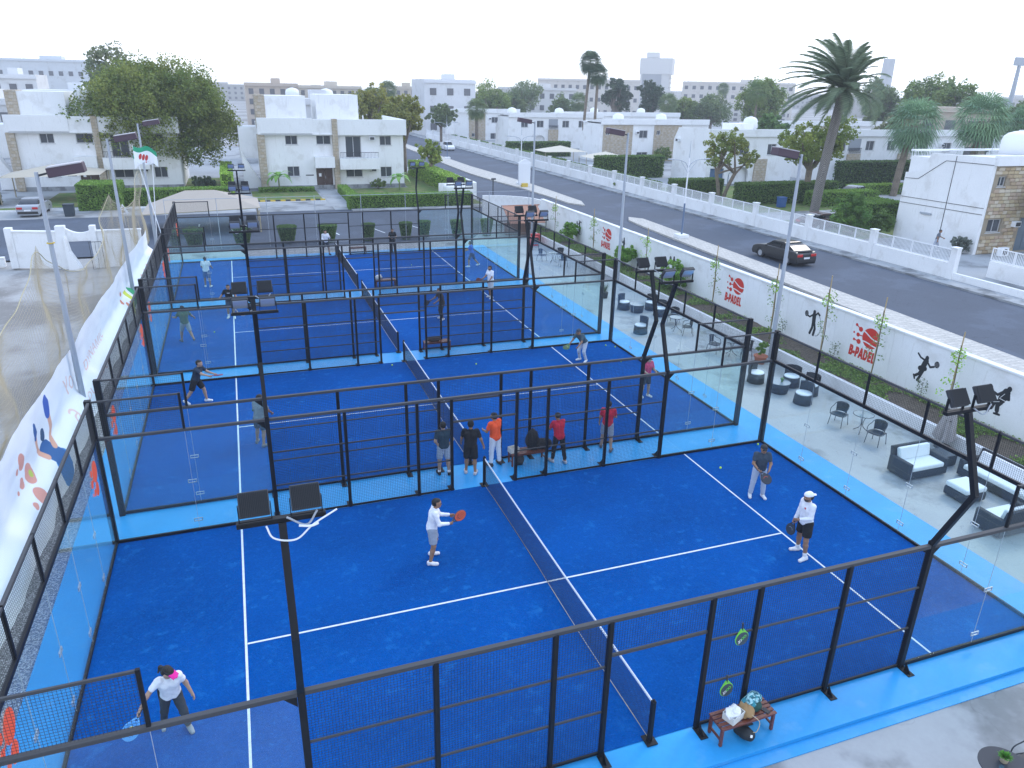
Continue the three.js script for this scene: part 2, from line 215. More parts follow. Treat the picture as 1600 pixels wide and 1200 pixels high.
const figureTex = (n) => canvasTex(512, 512, (x) => {
  const c = '#23262c'; x.fillStyle = c; const el = (a, b, r, s, t = 0) => { x.beginPath(); x.ellipse(a, b, r, s, t, 0, 7); x.fill(); };
  const bat = (a, b) => { el(a, b, 46, 54); x.globalCompositeOperation = 'destination-out'; x.fillStyle = '#000'; for (let i = -2; i < 3; i++) for (let j = -2; j < 3; j++) el(a + i * 14, b + j * 15, 3.4, 3.4); x.globalCompositeOperation = 'source-over'; x.fillStyle = c; };
  if (n === 0) { el(240, 70, 34, 40); limb(x, [[235, 120], [205, 215]], 72, c); limb(x, [[215, 118], [120, 95], [60, 45]], 24, c); limb(x, [[262, 130], [330, 195], [395, 165]], 26, c); bat(440, 115); limb(x, [[205, 240], [150, 270], [240, 250]], 62, c); limb(x, [[185, 280], [150, 370], [80, 425]], 36, c); limb(x, [[225, 275], [185, 390], [150, 480]], 36, c); limb(x, [[60, 415], [90, 470]], 24, c); limb(x, [[140, 478], [205, 500]], 24, c); }
  else if (n === 1) { el(400, 70, 36, 44, 0.2); limb(x, [[370, 130], [330, 250]], 92, c); limb(x, [[330, 130], [250, 210], [180, 190]], 30, c); limb(x, [[410, 140], [430, 220], [330, 235]], 30, c); bat(110, 145); limb(x, [[320, 290], [230, 330], [200, 420]], 52, c); limb(x, [[330, 300], [290, 360], [300, 440]], 52, c); limb(x, [[200, 430], [150, 490]], 34, c); limb(x, [[300, 440], [310, 490]], 34, c); limb(x, [[100, 486], [170, 496]], 26, c); limb(x, [[270, 498], [350, 490]], 26, c); x.globalCompositeOperation = 'destination-out'; limb(x, [[290, 250], [390, 262]], 8, '#000'); limb(x, [[350, 160], [300, 235]], 7, '#000'); limb(x, [[215, 335], [300, 300]], 8, '#000'); }
  else if (n === 2) { el(250, 80, 34, 42); limb(x, [[255, 130], [265, 250]], 70, c); limb(x, [[230, 130], [150, 190], [90, 180]], 24, c); limb(x, [[290, 120], [340, 70], [390, 100]], 24, c); bat(60, 150); limb(x, [[250, 270], [250, 370], [210, 480]], 40, c); limb(x, [[285, 270], [320, 370], [300, 490]], 40, c); x.lineWidth = 10; x.strokeStyle = '#5a6068'; x.beginPath(); x.ellipse(330, 290, 130, 205, -0.2, -1.2, 1.7); x.stroke(); }
  else { el(270, 60, 34, 42); limb(x, [[275, 115], [270, 240]], 74, c); limb(x, [[245, 120], [190, 190], [150, 140]], 26, c); limb(x, [[305, 120], [330, 200], [290, 240]], 26, c); bat(110, 100); limb(x, [[255, 260], [240, 370], [190, 480]], 44, c); limb(x, [[290, 260], [310, 370], [330, 490]], 44, c); limb(x, [[160, 486], [205, 492]], 24, c); limb(x, [[320, 494], [370, 496]], 24, c); }
});
{
  const w = thing('boundary_wall', 'long white plastered wall with red emblems and black player silhouettes beside planter', 'wall', null, 18.3, 0, 0);
  for (let i = 0; i < 17; i++) part('wall_panel', uvm(box(0.2, 2.6, 3.19)), M.plas, w, 0, 1.15 + (i % 3) * 0.004, -3.2 - 3.2 * (i - 1.5));
  for (let i = 0; i < 17; i++) part('coping', uvm(rbox(0.3, 0.09, 3.19, 0.02)), M.plas, w, 0, 2.5 + (i % 3) * 0.004, -3.2 - 3.2 * (i - 1.5));
  const pts = []; for (let i = 0; i <= 12; i++) { const a = i / 12 * 1.5; pts.push(V(-4.3 + 4.3 * Math.cos(a), 0, -51.2 - 4.1 * Math.sin(a))); }
  for (let i = 0; i < 12; i++) { const p = pts[i], q = pts[i + 1], L = p.distanceTo(q), a = Math.atan2(q.x - p.x, q.z - p.z); part('wall_panel', uvm(box(0.2, 2.5, L + 0.05)), M.plas, w, (p.x + q.x) / 2, 1.15, (p.z + q.z) / 2, a); }
  const decal = (name, t, z, y, s, tall = s) => { const m = part(name, new THREE.PlaneGeometry(s, tall), print(t), w, -0.106, y, z, -PI / 2); return m; };
  for (const z of [-14.2, -23.4, -38.6]) decal('painted_emblem', emblemTex, z, 1.5, 1.62, 1.5);
  decal('painted_player', figureTex(0), -11.05, 1.42, 1.22); decal('painted_player', figureTex(1), -8.0, 1.45, 1.22); const f2 = figureTex(2), f3 = figureTex(3);
  decal('painted_player', f2, -17.35, 1.5, 1.3); decal('painted_player', f3, -29.6, 1.45, 1.25); decal('painted_player', f3, -36, 1.45, 1.2); decal('painted_player', f2, -43.2, 1.5, 1.2);
}
limbK = 1;
// ---------- courts: enclosures, nets, floodlights ----------
function meshPanel(w, h, axis, pitch = 0.05, r = 0.0029) { // welded wire, lower left corner at the origin, along x or z
  const s = new Soup(), P = (a, y) => axis === 'x' ? [a, y, 0] : [0, y, -a];
  for (let a = pitch / 2; a < w; a += pitch) s.wire(P(a, 0), P(a, h), r);
  for (let y = pitch / 2; y < h; y += pitch) s.wire(P(0, y), P(w, y), r);
  return s.build();
}
const clampGeo = [box(0.22, 0.016, 0.022, 0, 0.038, 0), box(0.22, 0.016, 0.022, 0, -0.038, 0), box(0.016, 0.06, 0.022, -0.1, 0, 0), box(0.016, 0.06, 0.022, 0.1, 0, 0)];
const clampG = join(clampGeo), clampGz = clampG.clone().rotateY(PI / 2);
const footG = join([box(0.16, 0.014, 0.3, 0, 0.007, 0.11), ext(poly([[0, 0], [0.16, 0], [0, 0.2]]), 0.012).rotateY(-PI / 2).translate(0.006, 0.014, 0.06)]);
const courtLabels = ['black framed glass and mesh enclosure round the nearest blue court', 'black framed glass and mesh enclosure round the second court from the front', 'black framed glass and mesh enclosure round the third court from the front', 'black framed glass and mesh enclosure round the farthest blue court'];
const sealG = box(0.008, 2.86, 0.008), emblemGlass = print(canvasTex(256, 256, (x) => { x.fillStyle = x.strokeStyle = '#e2532f'; const dot = (a, b, r) => { x.beginPath(); x.arc(a, b, r, 0, 7); x.fill(); }; dot(165, 90, 66); dot(150, 200, 44); dot(70, 60, 22); dot(50, 120, 26); dot(80, 190, 24); dot(30, 180, 12); x.lineWidth = 12; x.beginPath(); x.moveTo(50, 120); x.lineTo(165, 90); x.moveTo(80, 190); x.lineTo(150, 200); x.moveTo(160, 90); x.lineTo(150, 200); x.stroke(); }));
const enclosure = (() => {
  const e = thing('court_enclosure', courtLabels[0], 'enclosure', 'padel court enclosures', 0, 0, 0);
  const cornerG = uvm(rbox(0.15, 4.02, 0.15, 0.012)), postG = rbox(0.085, 3, 0.085, 0.01), stubG = rbox(0.06, 1, 0.06, 0.008), paneG = box(1.985, 2.86, 0.012), paneZ = box(0.012, 2.86, 1.985);
  const mesh = {}; const mp = (w, h, ax) => mesh[w + '_' + h + ax] ||= meshPanel(w, h, ax);
  const rails = {}; const rail = (w, t, ax) => rails[w + '_' + t + ax] ||= ax === 'x' ? rbox(w, t, t * 0.8, 0.008) : rbox(t * 0.8, t, w, 0.008);
  for (const sx of [-1, 1]) for (const z of [0, -10]) {
    part('corner_post', cornerG, M.black, e, sx * 10.03, 2.01, z + (z ? -0.03 : 0.03));
    const out = z ? -1 : 1, zz = z + out * 0.0;
    // corner mesh frame above the glass
    part('frame_rail', rail(2, 0.05, 'x'), M.blackTop, e, sx * 9, 3.97, zz); part('frame_post', stubG, M.black, e, sx * 8, 3.5, zz); part('mesh_panel', mp(1.95, 0.92, 'x'), M.wire, e, sx > 0 ? 8.02 : -9.97, 3.04, zz);
    part('bottom_rail', rail(4, 0.08, 'x'), M.black, e, sx * 8, 0.05, zz);
    for (const cx of [7, 9]) part('glass_pane', paneG, M.glass, e, sx * cx, 1.52, zz);
    for (const y of [0.34, 1.5]) part('glass_clamp', clampG, M.steel, e, sx * 8, y, zz + out * 0.02); part('joint_seal', sealG, M.galv, e, sx * 8, 1.52, zz);
    part('gusset', ext(poly([[0, 0], [0.22, 0], [0, -0.22]]), 0.02), M.black, e, sx * 6 + (sx > 0 ? 0.06 : -0.06), 2.96, zz + (sx > 0 ? -0.01 : 0.01), sx > 0 ? 0 : PI);
  }
  for (const z of [0, -10]) {
    const out = z ? -1 : 1;
    part('top_rail', rbox(19.9, 0.075, 0.09, 0.01), M.blackTop, e, 0, 2.99, z);
    for (const x of [-4, -2, -1, 1, 2, 4]) { part('post', postG, M.black, e, x, 1.48, z + out * 0.02); part('foot_plate', footG, M.black, e, x, 0.002, z + out * 0.06, z ? PI : 0); }
    for (const [a, w] of [[-6, 2], [-4, 2], [-2, 1], [1, 1], [2, 2], [4, 2]]) {
      for (const y of [1.02, 2.02]) part('rail', rail(w - 0.08, 0.04, 'x'), M.blackTop, e, a + w / 2, y, z);
      part('bottom_rail', rail(w - 0.08, 0.055, 'x'), M.black, e, a + w / 2, 0.05, z); part('mesh_panel', mp(w - 0.06, 2.88, 'x'), M.wire, e, a + 0.03, 0.07, z - out * 0.03);
    }
    part('lintel', rail(1.92, 0.06, 'x'), M.blackTop, e, 0, 2.24, z); part('mesh_panel', mp(1.94, 0.7, 'x'), M.wire, e, -0.97, 2.27, z - out * 0.03);
  }
  for (const sx of [-1, 1]) {
    part('top_rail', rbox(0.06, 0.06, 9.85, 0.008), M.blackTop, e, sx * 10, 3.97, -5); part('middle_rail', rbox(0.07, 0.1, 9.85, 0.01), M.black, e, sx * 10, 3, -5); part('bottom_rail', rbox(0.06, 0.08, 9.85, 0.01), M.black, e, sx * 10, 0.05, -5);
    for (let k = 0; k < 5; k++) { part('glass_pane', paneZ, M.glass, e, sx * 10, 1.52, -1 - k * 2); part('mesh_panel', mp(1.95, 0.88, 'z'), M.wire, e, sx * 10, 3.06, -k * 2 - 0.03); }
    if (sx < 0) for (const z of [-1, -9]) part('glass_emblem', new THREE.PlaneGeometry(1.0, 1.0), emblemGlass, e, -9.985, 2.4, z, PI / 2);
    for (let k = 1; k < 5; k++) { part('joint_seal', sealG, M.galv, e, sx * 10, 1.52, -k * 2); part('frame_post', stubG, M.black, e, sx * 10, 3.5, -k * 2); for (const y of [0.34, 1.5]) part('glass_clamp', clampGz, M.steel, e, sx * 10.01, y, -k * 2); }
  }
  return e;
})();
OFF.forEach((o, i) => { if (i) dup(enclosure, courtLabels[i], 0, 0, -o); });
{ // nets
  const labels = ['white topped net across the nearest court', 'white topped net across the second court from the front', 'white topped net across the third court from the front', 'white topped net across the farthest court'];
  const n = thing('court_net', labels[0], 'net', 'court nets', 0, 0.012, 0);
  const s = new Soup(), top = (z) => 0.86 - 0.03 * (1 - Math.pow(z / 4.95, 2));
  for (let z = -4.95; z <= 4.95; z += 0.045) s.wire([0, 0.04, z], [0, top(z), z], 0.0032);
  for (let y = 0.04; y < 0.84; y += 0.045) for (let z = -4.95; z < 4.9; z += 0.99) s.wire([0, y * (top(z) / 0.86), z], [0, y * (top(z + 0.99) / 0.86), z + 0.99], 0.0032);
  part('netting', s.build(), M.thread, n, 0, 0, -5);
  const tp = new THREE.PlaneGeometry(9.92, 0.06, 40, 1).rotateY(PI / 2); { const p = tp.attributes.position; for (let i = 0; i < p.count; i++) p.setY(i, p.getY(i) + top(p.getZ(i)) + 0.02); tp.computeVertexNormals(); }
  part('top_tape', [tp, tp.clone().translate(0.012, 0, 0), tube([[0, top(-4.96) + 0.05, -4.96], [0, top(-2.5) + 0.05, -2.5], [0, top(0) + 0.05, 0], [0, top(2.5) + 0.05, 2.5], [0, top(4.96) + 0.05, 4.96]], 0.012, 30, 6)], M.white, n, 0, 0, -5);
  part('bottom_cord', tube([[0, 0.03, -4.96], [0.03, 0.02, -2], [-0.02, 0.02, 2], [0, 0.03, 4.96]], 0.008, 30, 5), M.tan, n, 0, 0, -5);
  for (const z of [0.02, -10.02]) part('net_post', [rbox(0.08, 0.95, 0.08, 0.01, 0, 0.475, z), box(0.22, 0.02, 0.26, 0, 0.01, z), cyl(0.02, 0.02, 0.03, 0, 0.95, z, 8)], M.black, n);
  OFF.forEach((o, i) => { if (i) dup(n, labels[i], 0, 0.012, -o); });
}
{ // floodlight masts: bent post at x = +-6 on both long sides, lamps look into the court
  const mst = (() => {
    const m = thing('floodlight_mast', '', 'floodlight', 'bent court floodlight masts', 0, 0, 0);
    const P = [V(0, 0, 0), V(0, 3.05, 0), V(0, 4.42, 0.56), V(0, 5.86, 0.02)];
    part('pole', [rbox(0.11, 3.1, 0.11, 0.012, 0, 1.55, 0), bar(V(0, 3, -0.01), P[2].clone().add(V(0, 0.035, 0.014)), 0.1, 0.1), bar(P[2].clone().add(V(0, -0.02, 0.008)), P[3], 0.1, 0.1)], M.black, m);
    part('foot_plate', footG, M.black, m, 0, 0.004, 0.06);
    part('crossarm', rbox(1.12, 0.07, 0.1, 0.01, 0, 5.9, 0), M.black, m);
    const hs = []; hs.push(rbox(0.38, 0.33, 0.07, 0.015, 0, 0, 0)); for (let i = -8; i <= 8; i++) hs.push(box(0.008, 0.3, 0.045, i * 0.022, 0, 0.055)); const housing = join(hs), lens = rbox(0.34, 0.28, 0.012, 0.004), yoke = join([box(0.012, 0.24, 0.05, -0.2, -0.12, 0), box(0.012, 0.24, 0.05, 0.2, -0.12, 0), box(0.41, 0.012, 0.05, 0, -0.235, 0)]);
    for (const sx of [-1, 1]) { const f = part('floodlight', housing, M.dark, m, sx * 0.32, 6.17, -0.02); f.rotation.set(-0.62, 0, 0); part('lamp_glass', lens, M.lamp, f, 0, 0, -0.042); const y = part('yoke', yoke, M.black, f, 0, 0, 0); y.rotation.x = 0.62; }
    part('conduit', tube([[0.06, 5.95, 0.06], [0.3, 5.82, 0.1], [0.45, 6.0, 0.08]], 0.014, 12, 6), M.galv, m);
    return m;
  })();
  const nth = ['nearest', 'second', 'third', 'farthest']; let first = true;
  OFF.forEach((o, i) => { for (const sx of [-1, 1]) for (const far of [0, 1]) {
    const lab = `black bent floodlight mast on the ${far ? 'far' : 'near'} ${sx < 0 ? 'left' : 'right'} side of the ${nth[i]} court`;
    if (first) { first = false; mst.userData.label = lab; mst.position.set(sx * 6, 0, -o - far * 10); mst.rotation.y = far ? PI : 0; } else dup(mst, lab, sx * 6, 0, -o - far * 10, far ? PI : 0);
  } });
  // loose white conduit on the front left mast
  solo('cable_hose', [tube([[-6.2, 5.9, 0.12], [-6.12, 5.72, 0.15], [-5.85, 5.66, 0.16], [-5.62, 5.83, 0.14], [-5.3, 5.98, 0.1]], 0.0125, 30, 8), tube([[-5.8, 5.84, 0.13], [-5.65, 5.82, 0.15], [-5.55, 5.84, 0.14]], 0.017, 10, 8)], M.white, 'loose white cable hose hanging on the nearest left floodlight crossarm', 'hose');
}
// ---------- patio furniture and things on the courts ----------
function sofa(w, label, x, z, ry, back = true) { // faces local +z
  const o = thing('patio_sofa', label, 'sofa', null, x, -0.1, z, ry);
  part('base', uvm(rbox(w, 0.26, 0.84, 0.04, 0, 0.17, 0)), M.rattan, o);
  for (const s of [-1, 1]) part('armrest', uvm(rbox(0.16, 0.34, 0.84, 0.04, s * (w / 2 - 0.08), 0.42, 0)), M.rattan, o);
  part('backrest', uvm(rbox(w - 0.1, 0.62, 0.1, 0.03, 0, 0.56, -0.4, -0.16)), M.rattan, o);
  part('seat_cushion', uvm(rbox(w - 0.36, 0.16, 0.7, 0.05, 0, 0.38, 0.07)), M.cushion, o);
  part('back_cushion', uvm(rbox(w - 0.38, 0.42, 0.16, 0.06, 0, 0.64, -0.26, -0.22)), M.cushion, o);
  return o;
}
sofa(1.65, 'black wicker loveseat with white cushions, backrest away from the camera', 13.6, -6.75, 0);
sofa(2.5, 'long black wicker sofa with white cushions along the planter', 15.15, -5.0, -PI / 2);
sofa(1.5, 'black wicker loveseat with white cushions turned with its back to the camera', 13.3, -3.4, PI);
{ const o = thing('ottoman', 'square black wicker ottoman with thick white cushion', 'ottoman', null, 13.68, -0.1, -5.05); part('base', uvm(rbox(0.86, 0.28, 0.78, 0.06, 0, 0.18, 0)), M.rattan, o); part('seat_cushion', uvm(rbox(0.84, 0.17, 0.76, 0.06, 0, 0.4, 0)), M.cushion, o); }
{ const o = thing('corner_table', 'small dark wicker corner table between two white cushioned sofas', 'table', null, 14.95, -0.1, -7.0); part('base', uvm(rbox(0.6, 0.36, 0.6, 0.03, 0, 0.2, 0)), M.rattan, o); part('table_top', rbox(0.62, 0.02, 0.62, 0.005, 0, 0.4, 0), M.pane, o); }
// wicker barrel chairs and round tables
function barrel(label, x, z, ry) { const o = thing('barrel_chair', label, 'chair', 'wicker barrel chairs', x, -0.1, z, ry);
  part('base', lathe([[0, 0.02], [0.36, 0.02], [0.33, 0.4], [0, 0.4]], 24), M.rattan, o);
  const g = new THREE.CylinderGeometry(0.36, 0.35, 0.42, 20, 3, true, PI * 0.62, PI * 0.76), g2 = new THREE.CylinderGeometry(0.3, 0.31, 0.42, 20, 3, true, PI * 0.62, PI * 0.76), rim = new THREE.TorusGeometry(0.33, 0.03, 8, 20, PI * 0.76).rotateX(PI / 2).rotateY(PI * 0.12 - PI * 1.0);
  part('backrest', [g.translate(0, 0.6, 0), g2.translate(0, 0.6, 0), (() => { const pts = []; for (let i = 0; i <= 12; i++) { const a = PI * 0.62 + PI * 0.76 * i / 12; pts.push(V(Math.sin(a) * 0.33, 0.81, Math.cos(a) * 0.33)); } return tube(pts, 0.032, 24, 7); })()], mat(0.022, 0.028, 0.036, 0.6, 0, { side: THREE.DoubleSide }), o);
  part('seat_cushion', lathe([[0, 0.4], [0.28, 0.4], [0.31, 0.43], [0.29, 0.47], [0, 0.48]], 24), M.cushion, o); return o; }
barrel('wicker barrel chair beside potted shrub at corner post', 13.6, -15.1, 0.5); barrel('wicker barrel chair with white cushion behind round wicker table', 14.75, -14.3, -0.9); barrel('wicker barrel chair nearest the bistro chairs, white cushion to the left', 13.95, -12.6, -1.4); barrel('wicker barrel chair against the planter, next to nearest barrel chair', 14.85, -13.3, -1.3);
barrel('lone wicker barrel chair in the open on the patio', 12.2, -22.5, -1.5); barrel('wicker barrel chair left of the far round wicker table', 13.45, -26.7, 0.6); barrel('wicker barrel chair right of the far round wicker table', 14.9, -26.2, -0.9); barrel('small wicker barrel seat right of far table near mast elbow', 14.75, -25.0, -1.2);
function rtable(label, x, z) { const o = thing('wicker_table', label, 'table', 'round wicker tables', x, -0.1, z); part('base', lathe([[0, 0.02], [0.34, 0.02], [0.4, 0.44], [0, 0.44]], 26), M.rattan, o); part('table_top', cyl(0.41, 0.41, 0.014, 0, 0.442, 0, 30), mat(0.2, 0.23, 0.26, 0.08), o); return o; }
rtable('round wicker table with glass top, small plant on it', 13.8, -13.85); rtable('round wicker table in the farther seating group', 13.9, -26.0);
solo('table_plant', [cyl(0.05, 0.04, 0.08), ball(0.08, 0, 0.13, 0, 1, 0.8, 1, 8)], mat(0.12, 0.2, 0.06, 0.9), 'tiny potted plant on round wicker table', 'plant', null, 13.85, 0.358, -13.8);
// bistro chairs and glass tables
function bchair(label, x, z, ry) { const o = thing('bistro_chair', label, 'chair', 'black bistro chairs', x, -0.1, z, ry), m = mat(0.018, 0.024, 0.03, 0.55);
  part('seat', [rbox(0.46, 0.03, 0.44, 0.012, 0, 0.43, 0.02), tube([[-0.23, 0.43, -0.2], [-0.23, 0.43, 0.23], [0.23, 0.43, 0.23], [0.23, 0.43, -0.2]], 0.013, 24, 6)], m, o);
  const bk = new THREE.CylinderGeometry(0.28, 0.25, 0.34, 14, 2, true, PI * 0.7, PI * 0.6).translate(0, 0.64, 0.04); part('backrest', bk, mat(0.018, 0.024, 0.03, 0.55, 0, { side: THREE.DoubleSide }), o);
  part('armrest', tube([[-0.25, 0.43, 0.24], [-0.27, 0.62, 0.18], [-0.27, 0.68, 0], [-0.21, 0.8, -0.16], [0, 0.82, -0.26], [0.21, 0.8, -0.16], [0.27, 0.68, 0], [0.27, 0.62, 0.18], [0.25, 0.43, 0.24]], 0.013, 40, 6), m, o);
  for (const [a, b] of [[-1, 1], [1, 1], [-1, -1], [1, -1]]) part('leg', bar(V(a * 0.22, 0.43, b * 0.2), V(a * 0.25, 0, b * 0.26), 0.024, 0.024, 7), m, o);
  return o; }
function btable(label, x, z) { const o = thing('bistro_table', label, 'table', 'glass bistro tables', x, -0.1, z), m = M.dark; part('table_top', cyl(0.35, 0.35, 0.012, 0, 0.7, 0, 28), mat(0.16, 0.19, 0.21, 0.06), o); part('rim', new THREE.TorusGeometry(0.35, 0.012, 7, 28).rotateX(PI / 2).translate(0, 0.705, 0), m, o); for (let k = 0; k < 3; k++) { const a = k * 2.094 + 0.4; part('leg', tube([[Math.cos(a) * 0.16, 0.7, Math.sin(a) * 0.16], [Math.cos(a) * 0.04, 0.42, Math.sin(a) * 0.04], [Math.cos(a) * 0.07, 0.2, Math.sin(a) * 0.07], [Math.cos(a) * 0.3, 0, Math.sin(a) * 0.3]], 0.012, 14, 6), m, o); } return o; }
btable('round glass table between the two nearest bistro chairs', 14.15, -9.75);
bchair('black bistro chair on the far side of nearest glass table', 13.85, -10.55, -1.2); bchair('black bistro chair on the near side of nearest glass table', 13.95, -8.85, -1.3);
btable('round glass bistro table beside the mast elbow', 14.15, -22.4); bchair('black bistro chair behind second glass table', 14.75, -23.6, -0.9); bchair('black bistro chair in front of second glass table', 14.35, -21.6, -2);
btable('round glass table seen through mesh near corner of second court', 14.6, -18.3); bchair('black bistro chair left of the table behind corner mesh', 14.05, -18.9, 0.6); bchair('black bistro chair right of the table behind corner mesh', 15.1, -17.8, -2.2);
btable('farthest glass bistro table by the far planter', 14.2, -38.8); bchair('pale lit bistro chair left of farthest glass table', 13.7, -39.6, 0.5); bchair('bistro chair right of farthest glass table', 14.5, -37.6, 3); bchair('bistro chair behind the farthest glass table', 15.1, -39.6, -0.7);
bchair('bistro chair alone near the far gazebo', 14.8, -43.6, -0.4);
{ const t = thing('round_table', 'dark round table with potted plant at the bottom right corner', 'table', null, 5.15, -0.1, 2.95); part('table_top', cyl(0.42, 0.42, 0.025, 0, 0.72, 0, 36), mat(0.03, 0.033, 0.042, 0.7), t); part('pedestal', [cyl(0.035, 0.035, 0.7, 0, 0.02, 0), cyl(0.26, 0.28, 0.03)], M.dark, t); }
{ const t = thing('plant_pot', 'small woven pot with green plant on dark round table', 'plant', null, 5.2, 0.646, 2.86); part('pot', lathe([[0, 0], [0.06, 0], [0.075, 0.12], [0.065, 0.12], [0, 0.1]], 16), M.tan, t); const s = new Soup(), r = rng(5); for (let i = 0; i < 140; i++) { const a = r() * 6.3, e = r() * 1.3, l = 0.06 + r() * 0.06, d = [Math.cos(a) * Math.cos(e), Math.sin(e), Math.sin(a) * Math.cos(e)], b = [d[0] * 0.02, 0.11, d[2] * 0.02], q = [b[0] + d[0] * l, b[1] + d[1] * l, b[2] + d[2] * l], k = 0.02; s.quad(b, [(b[0] + q[0]) / 2 - d[2] * k, (b[1] + q[1]) / 2, (b[2] + q[2]) / 2 + d[0] * k], q, [(b[0] + q[0]) / 2 + d[2] * k, (b[1] + q[1]) / 2, (b[2] + q[2]) / 2 - d[0] * k], [0.06 + r() * 0.05, 0.2 + r() * 0.1, 0.03]); } part('leaves', s.build(), new THREE.MeshStandardMaterial({ vertexColors: true, side: THREE.DoubleSide }), t).userData.kind = 'stuff'; }
bchair('dark chair cut off by the bottom right corner', 5.95, 2.9, -1.6);
solo('drinking_glass', [new THREE.CylinderGeometry(0.035, 0.03, 0.1, 14, 1, true).translate(0, 0.05, 0), cyl(0.03, 0.03, 0.01)], new THREE.MeshPhysicalMaterial({ color: 0xbfe6f2, transmission: 0.9, roughness: 0.05, thickness: 0, side: THREE.DoubleSide }), 'clear drinking glass on dark round table', 'glass', null, 4.98, 0.646, 2.98);
// closed umbrella in the planter edge
{ const u = thing('patio_umbrella', 'folded grey patio umbrella standing beside the planter', 'umbrella', null, 16.0, -0.1, -7.9); part('pole', cyl(0.028, 0.028, 2.2), M.galv, u);
  const g = new THREE.CylinderGeometry(0.05, 0.3, 1.75, 40, 14, true).translate(0, 1.2, 0), p = g.attributes.position; for (let i = 0; i < p.count; i++) { const x = p.getX(i), z = p.getZ(i), y = p.getY(i), a = Math.atan2(z, x), t = (2.08 - y) / 1.75, k = 1 + 0.28 * Math.sin(a * 8) * t + 0.1 * Math.sin(a * 3 + y * 4); p.setXYZ(i, x * k, y + 0.07 * Math.sin(a * 8) * t, z * k); } g.computeVertexNormals(); part('canopy', g, mat(0.36, 0.34, 0.33, 0.95, 0, { side: THREE.DoubleSide }), u); part('tie', new THREE.TorusGeometry(0.17, 0.015, 6, 20).rotateX(PI / 2).translate(0, 1.05, 0), M.dark, u); part('foot', cyl(0.25, 0.28, 0.07), M.dark, u); }
// benches
function bench(label, x, z, ry) { const o = thing('slatted_bench', label, 'bench', 'wooden benches', x, 0, z, ry);
  for (let i = 0; i < 5; i++) part('slat', rbox(1.22, 0.025, 0.07, 0.006, 0, 0.425, -0.18 + i * 0.09), M.wood, o);
  for (const a of [-1, 1]) for (const b of [-1, 1]) part('leg', rbox(0.055, 0.41, 0.055, 0.008, a * 0.57, 0.205, b * 0.17), M.wood, o);
  part('apron', [box(1.1, 0.06, 0.025, 0, 0.38, 0.17), box(1.1, 0.06, 0.025, 0, 0.38, -0.17), box(0.025, 0.06, 0.3, -0.57, 0.38, 0), box(0.025, 0.06, 0.3, 0.57, 0.38, 0), box(0.025, 0.05, 0.3, -0.57, 0.13, 0), box(0.025, 0.05, 0.3, 0.57, 0.13, 0)], M.wood, o); return o; }
bench('reddish wooden bench in the foreground outside the near fence', 1.75, 0.36, 0.02); bench('wooden bench with dark bags between first and second court', 1.78, -11.05, 0); bench('wooden bench between the second and third court', 1.75, -22.62, 0); bench('wooden bench between third and farthest court', 1.7, -34.8, 0); bench('wooden bench beyond the farthest court', 1.6, -44.95, 0);
function lump(seed, sx, sy, sz, amp, n = 22) { const g = new THREE.SphereGeometry(1, n, n * 0.7 | 0), p = g.attributes.position, N = vnoise(seed); for (let i = 0; i < p.count; i++) { const x = p.getX(i), y = p.getY(i), z = p.getZ(i), k = 1 + amp * (N((x + 2) / 4 + z * 0.11, (y + 2) / 4 + z * 0.17, 8, 3) - 0.5); p.setXYZ(i, x * k * sx, Math.max(-0.8, y * k) * sy + 0.8 * sy, z * k * sz); } g.computeVertexNormals(); return g; }
{ const t = thing('shoe_box', 'white cardboard box with crumpled white cloth on foreground bench', 'box', null, 1.5, 0.438, 0.4, 0.35); part('carton', [box(0.34, 0.02, 0.24, 0, 0.01, 0), box(0.34, 0.14, 0.012, 0, 0.08, 0.12), box(0.34, 0.14, 0.012, 0, 0.08, -0.12), box(0.012, 0.14, 0.23, 0.166, 0.08, 0), box(0.012, 0.14, 0.23, -0.166, 0.08, 0)], mat(0.6, 0.6, 0.56, 0.8), t); part('cloth', lump(11, 0.14, 0.095, 0.105, 1.2, 34).translate(-0.02, 0.06, -0.01), mat(0.78, 0.78, 0.8, 0.95), t); }
{ const t = thing('tote_bag', 'tan canvas bag with cords slumped on foreground bench', 'bag', null, 1.82, 0.438, 0.36, -0.5); part('body', lump(12, 0.13, 0.09, 0.22, 0.7), mat(0.32, 0.2, 0.09, 0.95), t); part('cord', tube([[0.06, 0.12, 0.18], [0.2, 0.04, 0.25], [0.16, -0.15, 0.3], [0.06, -0.2, 0.26]], 0.008, 20, 5), mat(0.5, 0.4, 0.25, 0.9), t); }
{ const tx = ctex(256, (u, v) => (N1(u, v, 10, 3) > 0.52 ? [0.03, 0.22, 0.27] : N2(u, v, 14, 3) > 0.5 ? [0.35, 0.6, 0.62] : [0.02, 0.1, 0.13])); const t = thing('beach_bag', 'teal patterned bag on the far end of foreground bench', 'bag', null, 2.02, 0.438, 0.24, 0.3); part('body', uvm(lump(13, 0.24, 0.13, 0.14, 0.7)), tmat(tx, 0.5, 0.85), t); part('pocket', lump(14, 0.12, 0.08, 0.08, 0.6).translate(-0.02, 0.0, 0.12), mat(0.01, 0.06, 0.05, 0.8), t); }
{ const t = thing('ball_tube_bag', 'black cylindrical bag lying under the foreground bench', 'bag', null, 1.72, 0.12, 0.5, 0.35); t.rotation.x = 1.15; part('body', lathe([[0, -0.22], [0.07, -0.22], [0.11, -0.18], [0.125, 0.05], [0.1, 0.2], [0, 0.22]], 18), mat(0.02, 0.024, 0.026, 0.7), t); part('tag', cyl(0.035, 0.035, 0.004, 0, 0.222, 0, 4), M.white, t); }
